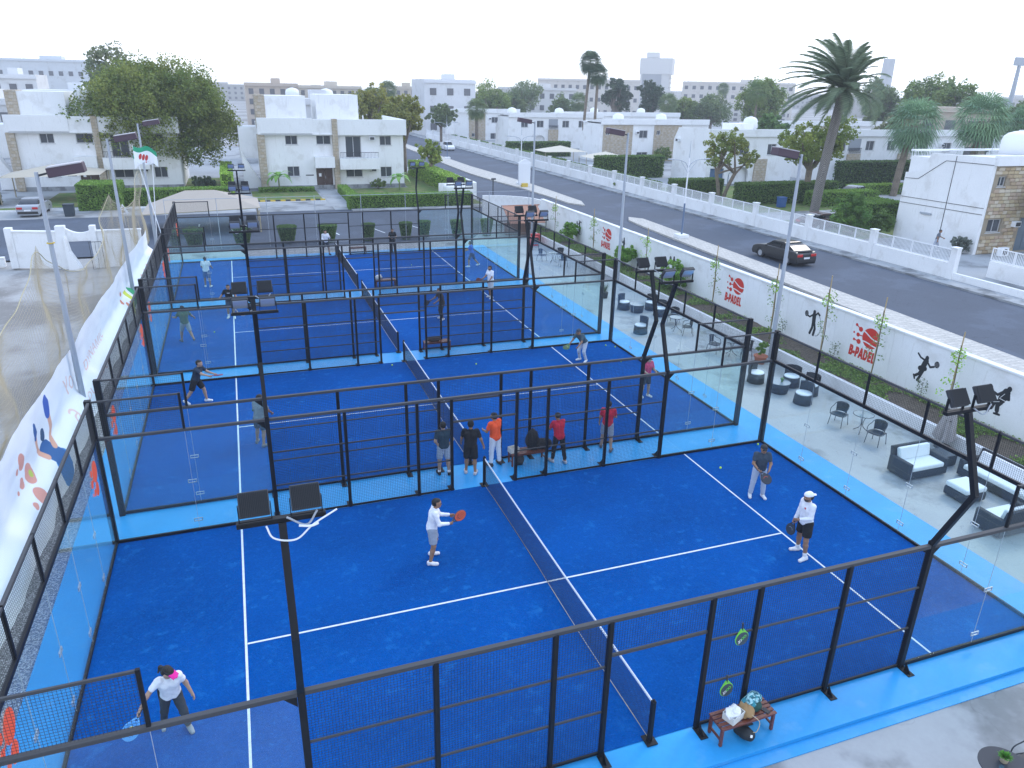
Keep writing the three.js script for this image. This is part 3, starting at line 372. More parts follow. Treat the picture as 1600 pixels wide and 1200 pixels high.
solo('phone_case', rbox(0.09, 0.02, 0.15, 0.006), M.dark, 'small dark pouch on the slats of foreground bench', 'pouch', null, 2.18, 0.449, 0.46, 0.4);
{ const t = thing('carton', 'open white carton of balls on bench between first two courts', 'box', null, 1.3, 0.438, -11.05, 0.2); part('carton', [box(0.3, 0.02, 0.22, 0, 0.01, 0), box(0.3, 0.16, 0.012, 0, 0.09, 0.11), box(0.3, 0.16, 0.012, 0, 0.09, -0.11), box(0.012, 0.16, 0.21, 0.146, 0.09, 0), box(0.012, 0.16, 0.21, -0.146, 0.09, 0)], mat(0.55, 0.53, 0.48, 0.85), t); }
solo('sports_bag', lump(15, 0.22, 0.36, 0.2, 0.8), mat(0.012, 0.012, 0.014, 0.85), 'tall black sports bag on bench between first two courts', 'bag', null, 1.95, 0.438, -11.08); solo('sports_bag', lump(16, 0.28, 0.17, 0.2, 0.8), mat(0.016, 0.015, 0.016, 0.85), 'low black sports bag at right end of second bench', 'bag', null, 2.3, 0.438, -11.05);
solo('paddle_bag', lump(17, 0.3, 0.12, 0.16, 0.8), mat(0.05, 0.035, 0.035, 0.9), 'dark bag and towels on bench between second and third court', 'bag', null, 1.6, 0.438, -22.62); solo('kit_bag', lump(18, 0.22, 0.17, 0.17, 0.8), mat(0.7, 0.7, 0.7, 0.9), 'white bag on left end of bench between third and farthest court', 'bag', null, 1.3, 0.438, -34.8);
solo('sports_bag', lump(19, 0.16, 0.18, 0.15, 0.8), M.dark, 'small dark bag on ground under second bench', 'bag', null, 1.5, 0.0, -11.0);
// rackets
const holeTex = (c1, c2, word) => canvasTex(256, 256, (x) => { x.fillStyle = c1; x.fillRect(0, 0, 256, 256); x.fillStyle = '#101216'; for (let i = 0; i < 7; i++) for (let j = 0; j < 7; j++) if (Math.hypot(i - 3, j - 3) < 3.3) { x.beginPath(); x.arc(50 + i * 26, 50 + j * 26, 5, 0, 7); x.fill(); } x.strokeStyle = c2; x.lineWidth = 9; if (word) { x.save(); x.translate(128, 128); x.rotate(-0.5); x.strokeStyle = c2; x.beginPath(); x.arc(-62, 10, 22, 0, 7); x.stroke(); x.beginPath(); x.arc(-8, 4, 22, 0, 7); x.stroke(); x.strokeStyle = '#f4f4f4'; x.beginPath(); x.arc(46, -4, 22, 0, 7); x.stroke(); x.beginPath(); x.moveTo(78, 24); x.lineTo(78, -30); x.lineTo(104, -30); x.stroke(); x.restore(); } else { x.beginPath(); x.arc(128, 128, 60, 0.5, 3); x.stroke(); } });
function racketParts(o, face, rim, gripMat) { // grip end at origin, head along +y, face looks along +-z
  const hd = new THREE.Shape(); hd.absellipse(0, 0.335, 0.128, 0.152, 0, 2 * PI); const fg = ext(hd, 0.034, 0.003).translate(0, 0, -0.017); { const p = fg.attributes.position, u = fg.attributes.uv; for (let i = 0; i < p.count; i++) u.setXY(i, p.getX(i) / 0.27 + 0.5, (p.getY(i) - 0.335) / 0.31 + 0.5); }
  part('face', fg, face, o); const r = new THREE.TorusGeometry(0.131, 0.012, 8, 40).scale(1, 1.17, 1).translate(0, 0.335, 0); part('rim', r, rim, o);
  part('throat', [bar(V(-0.012, 0.11, 0), V(-0.075, 0.21, 0), 0.024, 0.03), bar(V(0.012, 0.11, 0), V(0.075, 0.21, 0), 0.024, 0.03)], rim, o); part('grip', [cyl(0.016, 0.018, 0.14, 0, -0.02, 0, 10), cyl(0.02, 0.02, 0.015, 0, -0.035, 0, 10)], gripMat, o);
}
function racket(label, face, rim, pos, q, cat = 'racket') { const o = thing('padel_racket', label, 'racket', 'padel rackets', pos.x, pos.y, pos.z); racketParts(o, face, rim, M.dark); if (q) o.quaternion.copy(q); return o; }
const greenFace = new THREE.MeshStandardMaterial({ map: holeTex('#3d4a52', '#6fe04a', true), roughness: 0.5 }), limeRim = mat(0.2, 0.62, 0.06, 0.5);
{ const a = racket('black and lime racket hung upside down, upper one on near fence', greenFace, limeRim, V(1.66, 2.27, 0.075)); a.rotation.set(0.05, 0, PI + 0.12); const b = racket('black and lime racket hung upside down, lower one on near fence', greenFace, limeRim, V(1.5, 1.12, 0.075)); b.rotation.set(0.05, 0, PI + 0.12); }
// balls lying about and one in flight
const ballM = mat(0.42, 0.62, 0.05, 0.95);
[[9.75, -9.8, 0.045, 'yellow ball lying in far right corner of nearest court'], [6.1, -6.9, 1.2, 'yellow ball in flight in front of player in dark shirt'], [-0.62, -21.1, 0.045, 'ball lying left of the net near far end of second court'], [2.88, -20.2, 0.045, 'ball lying right of the net in second court'], [9.47, -20.9, 0.045, 'left ball of two lying in far right corner of second court'], [9.8, -20.57, 0.045, 'right ball of two lying in far right corner of second court'], [9.12, -18.68, 0.045, 'ball lying behind crouching player of second court'], [-7.85, -28.08, 0.045, 'ball lying between the two players at left of third court'], [4.42, -39.97, 0.045, 'ball lying right of the net in farthest court']].forEach(([x, z, y, l]) => solo('tennis_ball', ball(0.034, 0, 0, 0, 1, 1, 1, 12), ballM, l, 'ball', 'balls', x, y, z));
// ---------- left edge: banner, poles, net, flags, lot wall ----------
{
  const tx = canvasTex(2048, 256, (x, W, H) => { // u runs from z = 2 to z = -46, 42.7 px per metre; v: 2.8 m
    x.fillStyle = '#e9ebee'; x.fillRect(0, 0, W, H); const X = (z) => (2 - z) * 42.67, Y = (y) => H - y * 91.4, C = (z, y, rz, ry, c) => { x.fillStyle = c; x.beginPath(); x.ellipse(X(z), Y(y), rz * 42.67, ry * 91.4, 0, 0, 7); x.fill(); }, line = (pts, w, c) => limb(x, pts.map(([z, y]) => [X(z), Y(y)]), w, c);
    const salmon = '#d9998a'; for (const [z, y, a] of [[-11.48, 2.01, 0.25], [-11.06, 1.94, 0.1], [-11.81, 1.5, 0.32], [-11.18, 1.55, 0.17], [-10.82, 1.46, 0.07], [-11.42, 1.0, 0.27], [-10.88, 1.0, 0.12]]) C(z, y, a, a * 0.85, salmon); C(-11.9, 1.45, 0.12, 0.1, '#b9c95a');
    // player reaching up: blue clothes
    line([[-14.2, 0.15], [-13.9, 0.9]], 46, '#3d7fb8'); line([[-13.9, 0.9], [-13.75, 1.35]], 38, '#2f5f96'); C(-13.9, 1.72, 0.22, 0.19, '#34506f'); line([[-13.4, 1.2], [-13.1, 1.7], [-13.2, 2.0]], 12, '#d8a48d'); line([[-14.2, 1.2], [-14.7, 1.6], [-14.8, 2.0]], 12, '#d8a48d'); C(-13.15, 2.1, 0.2, 0.26, '#3b5f9a'); C(-14.75, 2.3, 0.3, 0.38, '#3f5fb0');
    x.fillStyle = '#e2c4bc'; x.font = '74px sans-serif'; x.save(); x.translate(X(-17.2), Y(1.6)); x.scale(0.7, 1); x.fillText('Yo', 0, 0); x.fillText('a', -40, 70); x.restore(); x.font = '46px sans-serif'; x.fillText('our', X(-18.8), Y(0.75)); x.fillText('DYNAMIC', X(-20.5), Y(1.35)); x.font = 'bold 34px sans-serif'; x.fillText('PADEL', X(-21), Y(0.6));
    for (const [z, y] of [[-31, 1.3], [-31.4, 1.0], [-30.7, 0.7], [-31.6, 1.6], [-32, 0.9]]) C(z, y, 0.22, 0.14, '#d58a6c'); x.fillStyle = '#c9d44a'; x.fillRect(X(-32.3), Y(1.5), 26, 140); x.fillStyle = '#2f9a63'; x.beginPath(); x.moveTo(X(-33), Y(0.2)); x.lineTo(X(-33.6), Y(1.5)); x.lineTo(X(-35), Y(0.9)); x.lineTo(X(-35.4), Y(0.2)); x.fill();
    for (const z of [-38, -39.5, -41]) C(z, 0.9, 0.25, 0.2, '#dfb2a2');
  });
  const b = thing('fabric_banner', 'long white fabric banner with faded sports prints along the left boundary', 'banner', null, 0, 0, 0);
  const g = new THREE.PlaneGeometry(48, 1, 420, 22), p = g.attributes.position, N = vnoise(21);
  for (let i = 0; i < p.count; i++) { const z = 2 - (p.getX(i) + 24), v = p.getY(i) + 0.5, H = 2.75 - 0.022 * Math.max(0, -z - 14) + 0.07 * Math.sin(z * 0.9) * Math.sin(z * 0.37), y = v * H - 0.04;
    const fold = 0.085 * (N(z / 48 + 0.5, v * 0.12, 34, 3) - 0.5) + 0.05 * Math.sin(z * 2.1 + v * 3) * (1 - v) + 0.05 * (N(z / 48 + 0.5 + v * 0.03, v * 0.5, 60, 2) - 0.5); p.setXYZ(i, -12.1 + 0.34 * (1 - sst(0.32, 0.52, v)) + fold, y, z); }
  g.computeVertexNormals(); part('printed_sheet', g, new THREE.MeshStandardMaterial({ map: tx, roughness: 0.75, side: THREE.DoubleSide }), b);
  for (let i = 0; i < 10; i++) part('support_post', cyl(0.03, 0.03, 2.5 - (i > 3 ? (i - 3) * 0.12 : 0), -12.2, -0.1, 1 - i * 5, 8), M.galv, b);
  struct('banner_kerb', uvm(box(0.26, 0.28, 48, -12.0, 0.02, -22)), M.plas);
}
function boxLampPole(label, x, z, h, dir, group) { const o = thing('lamp_pole', label, 'lamp post', group, x, -0.05, z);
  part('pole', [cyl(0.06, 0.105, h, 0, 0, 0, 12)], M.galv, o); part('base_plate', [box(0.36, 0.03, 0.36, 0, 0.015, 0)], M.galv, o); part('arm', bar(V(0, h - 0.12, 0), V(dir * 0.4, h - 0.02, 0), 0.06, 0.06), M.dark, o);
  const hd = part('lamp_head', rbox(1.05, 0.3, 0.5, 0.03), M.purple, o, dir * 0.85, h + 0.06, 0); hd.rotation.z = dir * 0.16; part('lamp_cover', rbox(0.98, 0.04, 0.54, 0.01, 0, 0.16, 0), mat(0.45, 0.42, 0.42, 0.6), hd); return o; }
boxLampPole('tall galvanised lamp pole nearest on the left, brown box head', -11.9, -18.55, 8.55, 1, 'box headed lamp poles'); boxLampPole('middle of the three left lamp poles, in front of the tree', -11.9, -34.4, 8.55, 1, 'box headed lamp poles'); boxLampPole('farthest of the three left lamp poles, beside the flags', -11.9, -49.2, 8.6, 1, 'box headed lamp poles');
boxLampPole('tall lamp pole nearest on the right, between planter and courts', 15.95, -17.2, 8.95, -1, 'box headed lamp poles'); boxLampPole('middle of the three right lamp poles at the planter', 15.95, -32.3, 8.95, -1, 'box headed lamp poles'); boxLampPole('farthest of the three right lamp poles, beside the terracotta canopy', 15.95, -47.4, 8.95, -1, 'box headed lamp poles');
solo('pole_band', new THREE.TorusGeometry(0.1, 0.022, 8, 18).rotateX(PI / 2), M.yellow, 'yellow band tied round the nearest left lamp pole', 'band', null, -11.9, 6.3, -18.55);
{ // ball-stop net hung between the poles
  const o = thing('ball_stop_net', 'torn tan ball-stop netting draped between left lamp poles', 'net'), top = (z) => { const s = (z > -18.5 ? (z + 18.5) / 10.5 : z > -34.4 ? (z + 34.4) / 15.9 : (z + 49.2) / 14.8); const a = z > -18.5 ? 6.2 : z > -34.4 ? 5.9 : 5.6, c = z > -18.5 ? 6.0 : z > -34.4 ? 6.2 : 5.9; return a + (c - a) * s - (z > -18.5 ? 1.2 : z > -34.4 ? 2.1 : 1.6) * 4 * s * (1 - s); };
  const s = new Soup(), N = vnoise(31), X = (z, y) => -12.35 + 0.5 * (N(z / 50 + 0.99, y / 40, 26, 2) - 0.5), bot = (z) => 0.3 + 0.8 * N(z / 50 + 0.99, 0.3, 20, 2);
  for (let z = -8; z > -49; z -= 0.1 * (0.35 + 1.3 * N(z / 41 + 0.99, 0.1, 14, 2))) { const t = top(z), b = bot(z); let pz = z, k = 10; for (let i = 0; i < k; i++) { const y0 = b + (t - b) * i / k, y1 = b + (t - b) * (i + 1) / k, w0 = z + 0.5 * Math.sin(i * 0.35 + z), w1 = z + 0.5 * Math.sin((i + 1) * 0.35 + z); s.wire([X(w0, y0), y0, w0], [X(w1, y1), y1, w1], 0.0045); } }
  for (let j = 1; j < 36; j++) for (let z = -8; z > -49; z -= 0.7) { const y = (q) => bot(q) + (top(q) - bot(q)) * j / 36; s.wire([X(z, y(z)), y(z), z], [X(z - 0.7, y(z - 0.7)), y(z - 0.7), z - 0.7], 0.004); }
  part('netting', s.build(), M.tan, o); const pts = []; for (let z = -8; z > -49.3; z -= 1) pts.push(V(X(z, top(z)), top(z), z)); part('top_rope', tube(pts, 0.016, 160, 5), mat(0.45, 0.4, 0.26, 0.9), o);
}
{ const ft = canvasTex(256, 128, (x) => { x.fillStyle = '#2f9c74'; x.fillRect(0, 0, 256, 40); x.fillStyle = '#eef0f0'; x.fillRect(0, 40, 256, 88); x.fillStyle = '#c4423e'; for (let i = 0; i < 3; i++) { x.beginPath(); x.ellipse(70 + i * 34, 74 + i * 12, 16, 26, 0.5, 0, 7); x.fill(); } });
  const flag = (label, x, z, tilt, h, len) => { const o = thing('flag', label, 'flag', 'feather flags by the farthest left lamp pole', x, -0.05, z); part('pole', bar(V(0, 0, 0), V(tilt * h, h, 0), 0.05, 0.06, 8), M.white, o); const g = new THREE.PlaneGeometry(len, 0.95, 20, 8).translate(len / 2, 0, 0), p = g.attributes.position; for (let i = 0; i < p.count; i++) { const u = p.getX(i) / len; p.setXYZ(i, p.getX(i) * 0.9, p.getY(i) - 0.35 * u * u - 0.1 * Math.sin(u * 7), 0.16 * Math.sin(u * 8)); } g.computeVertexNormals(); part('cloth', g, new THREE.MeshStandardMaterial({ map: ft, side: THREE.DoubleSide, roughness: 0.9 }), o, tilt * h, h - 0.5, 0, tilt > 0 ? PI : 0.1); };
  flag('white green and red flag on leaning pole left of far lamp pole', -10.95, -46.5, -0.16, 7.4, 1.5); flag('white and green flag on pole leaning right behind far lamp pole', -12.0, -50.5, 0.09, 6.9, 1.4); }
{ // white lot wall with opening
  const w = thing('lot_wall', 'white rendered wall with an opening at far end of bare lot', 'wall', null, 0, -0.1, -45);
  part('wall_section', uvm(box(3.0, 2.3, 0.22, -18.4, 1.15, -0.7, 0, -0.3)), M.plas, w); part('coping', uvm(rbox(3.1, 0.1, 0.34, 0.02, -18.4, 2.34, -0.7, 0, -0.3)), M.plas, w); part('end_pier', uvm(rbox(0.42, 2.55, 0.5, 0.02, -19.95, 1.27, -1.2)), M.plas, w);
  part('wall_section', uvm(box(2.6, 2.3, 0.22, -13.6, 1.15, -0.1)), M.plas, w); part('coping', uvm(rbox(2.7, 0.1, 0.34, 0.02, -13.6, 2.34, -0.1)), M.plas, w);
  part('gate_pier', uvm(rbox(0.55, 2.75, 0.5, 0.02, -16.85, 1.37, -0.1)), M.plas, w); part('gate_pier', uvm(rbox(0.35, 2.7, 0.5, 0.02, -15.05, 1.35, -0.1)), M.plas, w);
  const s = new THREE.Shape(); s.moveTo(-16.6, 1.75); s.lineTo(-15.2, 1.75); s.lineTo(-15.2, 2.4); s.quadraticCurveTo(-15.9, 2.05, -16.6, 2.6); part('lintel', uvm(ext(s, 0.3).translate(0, 0, -0.25)), M.plas, w);
  part('buttress', uvm(ext(poly([[0, 0], [0.9, 0], [0.75, 0.4], [0.25, 1.2], [0.1, 2.1], [0, 2.1]]), 0.25).rotateY(-0.5).translate(-16.6, 0, 0.15)), M.plas, w);
  const gate = thing('goal_frame', 'thin black metal frame leaning in the lot wall opening', 'frame', null, -14.95, -0.1, -44.5); const q = [V(-0.35, 0, 0), V(-0.35, 1.75, 0), V(0.35, 1.75, 0), V(0.35, 0, 0)]; part('frame', [bar(q[0], q[1], 0.03), bar(q[1], q[2], 0.03), bar(q[2], q[3], 0.03), bar(q[0], q[3], 0.03)], M.dark, gate); part('loose_rod', tube([[0, 0, 0.05], [0.03, 0.8, 0.03], [-0.02, 1.2, 0.03], [0, 1.75, 0.02]], 0.012, 16, 5), M.dark, gate);
  solo('low_wall', [uvm(box(26, 0.5, 0.25, 0, 0.3, 0)), uvm(rbox(26, 0.1, 0.36, 0.02, 0, 0.6, 0))], M.plas, 'low white wall running left from the lot wall', 'wall', null, -33.6, -0.1, -46.6);
}
// ---------- back fence, clipped bushes, canopy, gazebo ----------
{ const f = thing('back_fence', 'tall thin grey pipe fence behind the farthest court', 'fence', null, 0, 0, -48.9); for (let i = 0; i < 9; i++) part('post', cyl(0.022, 0.022, 3.6, -11 + i * 3.4, 0, 0, 7), M.galv, f); part('top_rail', bar(V(-11, 3.55, 0), V(16.2, 3.55, 0), 0.035, 0.035, 7), M.galv, f); part('bottom_rail', bar(V(-11, 0.15, 0), V(16.2, 0.15, 0), 0.03, 0.03, 7), M.galv, f); }
{ const t = thing('shade_canopy', 'beige fabric car shade canopy beyond the far left corner', 'canopy', null, -8.9, 0, -58.5);
  const s = new Soup(), P = [[-4.4, 1.6, 3], [4.4, 1.9, 3], [4.4, 1.9, -3], [-4.4, 1.6, -3]], top = [[-1.2, 3.0, 0], [1, 3.0, 0]]; s.quad(P[0], P[1], top[1], top[0]); s.tri(P[1], P[2], top[1]); s.quad(P[2], P[3], top[0], top[1]); s.tri(P[3], P[0], top[0]); s.quad([4.4, 1.9, 3], [4.4, 1.9, -3], [4.55, 1.1, -2.4], [4.55, 1.1, 2.4]);
  part('canopy', s.build(), mat(0.4, 0.345, 0.285, 0.9, 0, { side: THREE.DoubleSide }), t); for (const [x, z] of [[-4.3, 2.9], [4.3, 2.9], [4.3, -2.9], [-4.3, -2.9]]) part('post', cyl(0.06, 0.06, 1.75, x, -0.1, z, 10), M.tan, t); part('frame', [bar(V(-4.4, 1.58, 3), V(4.4, 1.88, 3), 0.07, 0.07, 8), bar(V(-4.4, 1.58, -3), V(4.4, 1.88, -3), 0.07, 0.07, 8), bar(V(-1.2, 2.97, 0), V(1, 2.97, 0), 0.07, 0.07, 8)], M.tan, t); }
{ const g = thing('gazebo', 'small kiosk with terracotta sloping awning at far right of courts', 'kiosk', null, 15.9, -0.1, -49.3); part('awning', [ext(poly([[-1.7, 2.35], [1.8, 2.35], [1.7, 2.25], [-1.3, 2.25]]), 0.05).translate(0, 0, -0.9), bar(V(0, 2.3, -0.9), V(0, 1.15, 1.1), 3.1, 0.04)], mat(0.42, 0.22, 0.15, 0.9), g); for (const [x, z] of [[-1.6, 1.1], [1.6, 1.1], [-1.6, -0.9], [1.6, -0.9]]) part('post', cyl(0.035, 0.035, z > 0 ? 1.3 : 2.35, x, 0, z, 8), M.dark, g); part('counter', uvm(box(2.8, 0.95, 0.4, 0, 0.48, -0.5)), mat(0.3, 0.2, 0.16, 0.8), g); }
for (const [x, z, l] of [[15.7, -45.9, 'red plastic crate stack in front of terracotta kiosk'], [15.1, -44.9, 'red cool box on patio near terracotta kiosk']]) solo('cool_box', [rbox(0.7, 0.6, 0.5, 0.05, 0, 0.3, 0), rbox(0.74, 0.1, 0.54, 0.03, 0, 0.65, 0)], M.red, l, 'cool box', null, x, -0.1, z);
// ---------- street furniture ----------
{ const lampP = (label, x, z, h) => { const o = thing('street_lamp', label, 'street lamp', 'median street lamps', x, 0.06, z); part('plinth', uvm(rbox(0.9, 0.3, 0.9, 0.04, 0, 0.12, 0)), M.plas, o); part('lower_pole', cyl(0.07, 0.08, h * 0.36, 0, 0.2, 0, 12), mat(0.12, 0.17, 0.26, 0.6), o); part('upper_pole', cyl(0.05, 0.065, h * 0.5, 0, 0.2 + h * 0.36, 0, 12), M.white, o); part('finial', cyl(0.012, 0.035, h * 0.2, 0, 0.2 + h * 0.84, 0, 8), M.galv, o);
  for (const s of [-1, 1]) { part('arm', [tube([[0, h * 0.78, 0], [s * 0.35, h * 0.84, 0], [s * 1.0, h * 0.87, 0], [s * 1.5, h * 0.87, 0]], 0.03, 18, 7), tube([[0, h * 0.72, 0], [s * 0.3, h * 0.78, 0], [s * 0.7, h * 0.85, 0]], 0.02, 14, 6)], M.galv, o); part('lantern', rbox(0.5, 0.08, 0.2, 0.03, s * 1.65, h * 0.875, 0), M.galv, o); } };
  lampP('white double armed street lamp on median near the wall emblem', 28.05, -44.4, 7.1); lampP('white double armed street lamp on the far median', 27.6, -81.5, 6.6); lampP('distant street lamp on median in front of white pickup', 27.9, -118, 6.6); }
solo('garden_lamp', [cyl(0.05, 0.06, 2.4, 0, 0, 0, 10), tube([[0, 2.35, 0], [0.1, 2.6, 0], [0.5, 2.62, 0]], 0.035, 12, 7), rbox(0.4, 0.07, 0.18, 0.02, 0.65, 2.6, 0)], mat(0.16, 0.22, 0.3, 0.6), 'grey blue post lamp in hedge beside the road compound', 'lamp post', null, 47.9, 0, -66.8);
{ const o = thing('sign_totem', 'white totem sign with yellow foot on far median', 'sign', null, 27.2, 0.06, -79.2); part('panel', rbox(1.5, 2.6, 0.3, 0.04, 0, 1.5, 0), M.white, o); part('foot', rbox(0.8, 0.45, 0.5, 0.04, 0, 0.2, 0.1), M.yellow, o); part('gable', ext(poly([[-0.9, 0], [0.9, 0], [0.1, 0.5]]), 0.2).translate(0, 2.8, -0.1), M.white, o); }
{ const o = thing('triangle_sign', 'white triangular traffic sign behind the lot wall', 'sign', null, -15.2, -0.08, -61.2); part('post', cyl(0.03, 0.03, 1.1), M.galv, o); part('plate', ext(poly([[-0.45, 0], [0.45, 0], [0, 0.85]]), 0.02).translate(0, 0.95, 0.03), M.white, o); part('symbol', ext(poly([[-0.14, 0], [0.14, 0], [0.02, 0.22], [-0.1, 0.2]]), 0.006).translate(0, 1.08, 0.052), M.dark, o); }
{ const o = thing('sign_post', 'dark square post sign at the mouth of side street', 'sign', null, 21.3, -0.09, -73.5); part('post', cyl(0.06, 0.06, 1.75), M.dark, o); part('plate', rbox(0.55, 0.18, 0.1, 0.02, 0.05, 1.78, 0), M.dark, o); }
{ const o = thing('wheeled_bin', 'dark wheeled bin at the pavement left of round hedge', 'bin', null, -20.3, -0.08, -67.4); part('body', ext(poly([[-0.34, 0], [0.34, 0], [0.4, 0.95], [-0.4, 0.95]]), 0.6, 0.02).translate(0, 0.05, -0.3), mat(0.03, 0.045, 0.06, 0.6), o); part('lid', rbox(0.86, 0.07, 0.74, 0.02, 0, 1.05, 0), mat(0.03, 0.045, 0.06, 0.5), o); }
{ const o = thing('wheeled_bin', 'blue wheeled bin on the drive behind compound fence', 'bin', null, 48.6, -0.04, -57.8); part('body', ext(poly([[-0.34, 0], [0.34, 0], [0.4, 0.95], [-0.4, 0.95]]), 0.6, 0.02).translate(0, 0.05, -0.3), mat(0.03, 0.1, 0.28, 0.6), o); part('lid', rbox(0.86, 0.07, 0.74, 0.02, 0, 1.05, 0), mat(0.03, 0.1, 0.28, 0.5), o); }
// compound wall with slatted fence panels along the road
{ const w = thing('compound_wall', 'white wall with piers and slatted fence panels on far side of road', 'wall', null, 37.85, 0, 0);
  const bars = [], br = new Soup(); for (let i = 0; i < 15; i++) bars.push(box(0.022, 0.78, 0.026, 0, 0, -0.76 + i * 0.108)); bars.push(box(0.05, 0.06, 1.6, 0, 0.4, 0), box(0.05, 0.06, 1.6, 0, -0.4, 0), box(0.05, 0.86, 0.05, 0, 0, -0.81), box(0.05, 0.86, 0.05, 0, 0, 0.81)); const panelG = join(bars);
  const pierG = uvm(rbox(0.4, 2.1, 0.42, 0.02)), capG = uvm(rbox(0.5, 0.08, 0.52, 0.015)), baseG = uvm(box(0.22, 1.12, 6.7));
  for (let i = 0; i < 26; i++) { const z = 8 - i * 7.0; if (z < -18 && z > -24) continue;
    part('pier', pierG, M.plas, w, 0, 1.0, z); part('pier_cap', capG, M.plas, w, 0, 2.08, z); part('base_wall', baseG, M.plas, w, 0, 0.48, z - 3.5);
    for (let k = 0; k < 4; k++) part('fence_panel', panelG, M.white, w, 0, 1.5, z - 0.98 - k * 1.68); }
  part('pier', pierG, M.plas, w, 0, 1.0, -26.95); part('low_wall', uvm(box(0.22, 0.55, 6.6)), M.plas, w, 0, 0.2, -23.5); for (let k = 0; k < 4; k++) { part('fence_panel', panelG, M.white, w, 3.4, 1.5, -27.9 + 6.72 - k * 1.68); } part('recess_wall', uvm(box(0.2, 1.1, 6.8)), M.plas, w, 3.4, 0.48, -23.6); part('recess_wall', uvm(box(3.3, 1.5, 0.2)), M.plas, w, 1.7, 0.7, -20.3); part('meter_box', uvm(rbox(1.4, 1.3, 1.2, 0.03)), M.plas, w, 2.3, 0.6, -22.2);
}
// ---------- buildings ----------
const stainPlas = tmat(T.plas, 7, 0.85);
const winFrame = {}, winPane = {};
function windowAt(o, x, y, w, h, z, ry = 0, tone = M.frame) { // x, y is the middle; z the depth of the pane
  const k = w.toFixed(2) + h.toFixed(2); winFrame[k] ||= join([box(w, 0.06, 0.07, 0, h / 2 - 0.03, 0), box(w, 0.06, 0.07, 0, -h / 2 + 0.03, 0), box(0.06, h - 0.12, 0.07, -w / 2 + 0.03, 0, 0), box(0.06, h - 0.12, 0.07, w / 2 - 0.03, 0, 0), box(0.06, h - 0.12, 0.07, 0, 0, 0), box(w + 0.16, 0.06, 0.16, 0, -h / 2 - 0.04, 0.12)]); winPane[k] ||= box(w / 2 - 0.08, h - 0.12, 0.02);
  const f = part('window', winFrame[k], tone, o, x, y, z, ry); part('pane', winPane[k], M.pane, f, -w / 4, 0, 0); part('pane', winPane[k], M.pane, f, w / 4, 0, -0.012); return f;
}
function wallOpen(o, x0, x1, y0, y1, z, ops, m = M.plas, name = 'wall', t = 0.3) { // front face at z, openings [x0, x1, y0, y1]
  const s = poly([[x0, y0], [x1, y0], [x1, y1], [x0, y1]]); for (const [a, b, c, d, arch] of ops) { const h = new THREE.Path(); h.moveTo(a, c); h.lineTo(b, c); if (arch) { h.lineTo(b, d - (b - a) * 0.4); h.absellipse((a + b) / 2, d - (b - a) * 0.4, (b - a) / 2, (b - a) * 0.4, 0, PI, false); } else { h.lineTo(b, d); h.lineTo(a, d); } h.closePath(); s.holes.push(h); }
  return part(name, uvm(ext(s, t)), m, o, 0, 0, z - t);
}
const wo = (o, z, list) => list.forEach(([a, b, c, d]) => windowAt(o, (a + b) / 2, (c + d) / 2, b - a, d - c, z - 0.16));
const acG = [rbox(0.62, 0.42, 0.5, 0.02), box(0.5, 0.3, 0.02, 0, 0, 0.255)];
function acUnit(o, x, y, z) { const a = part('air_conditioner', join([acG[0]]), M.white, o, x, y, z); part('grille', acG[1], M.dark, a); }
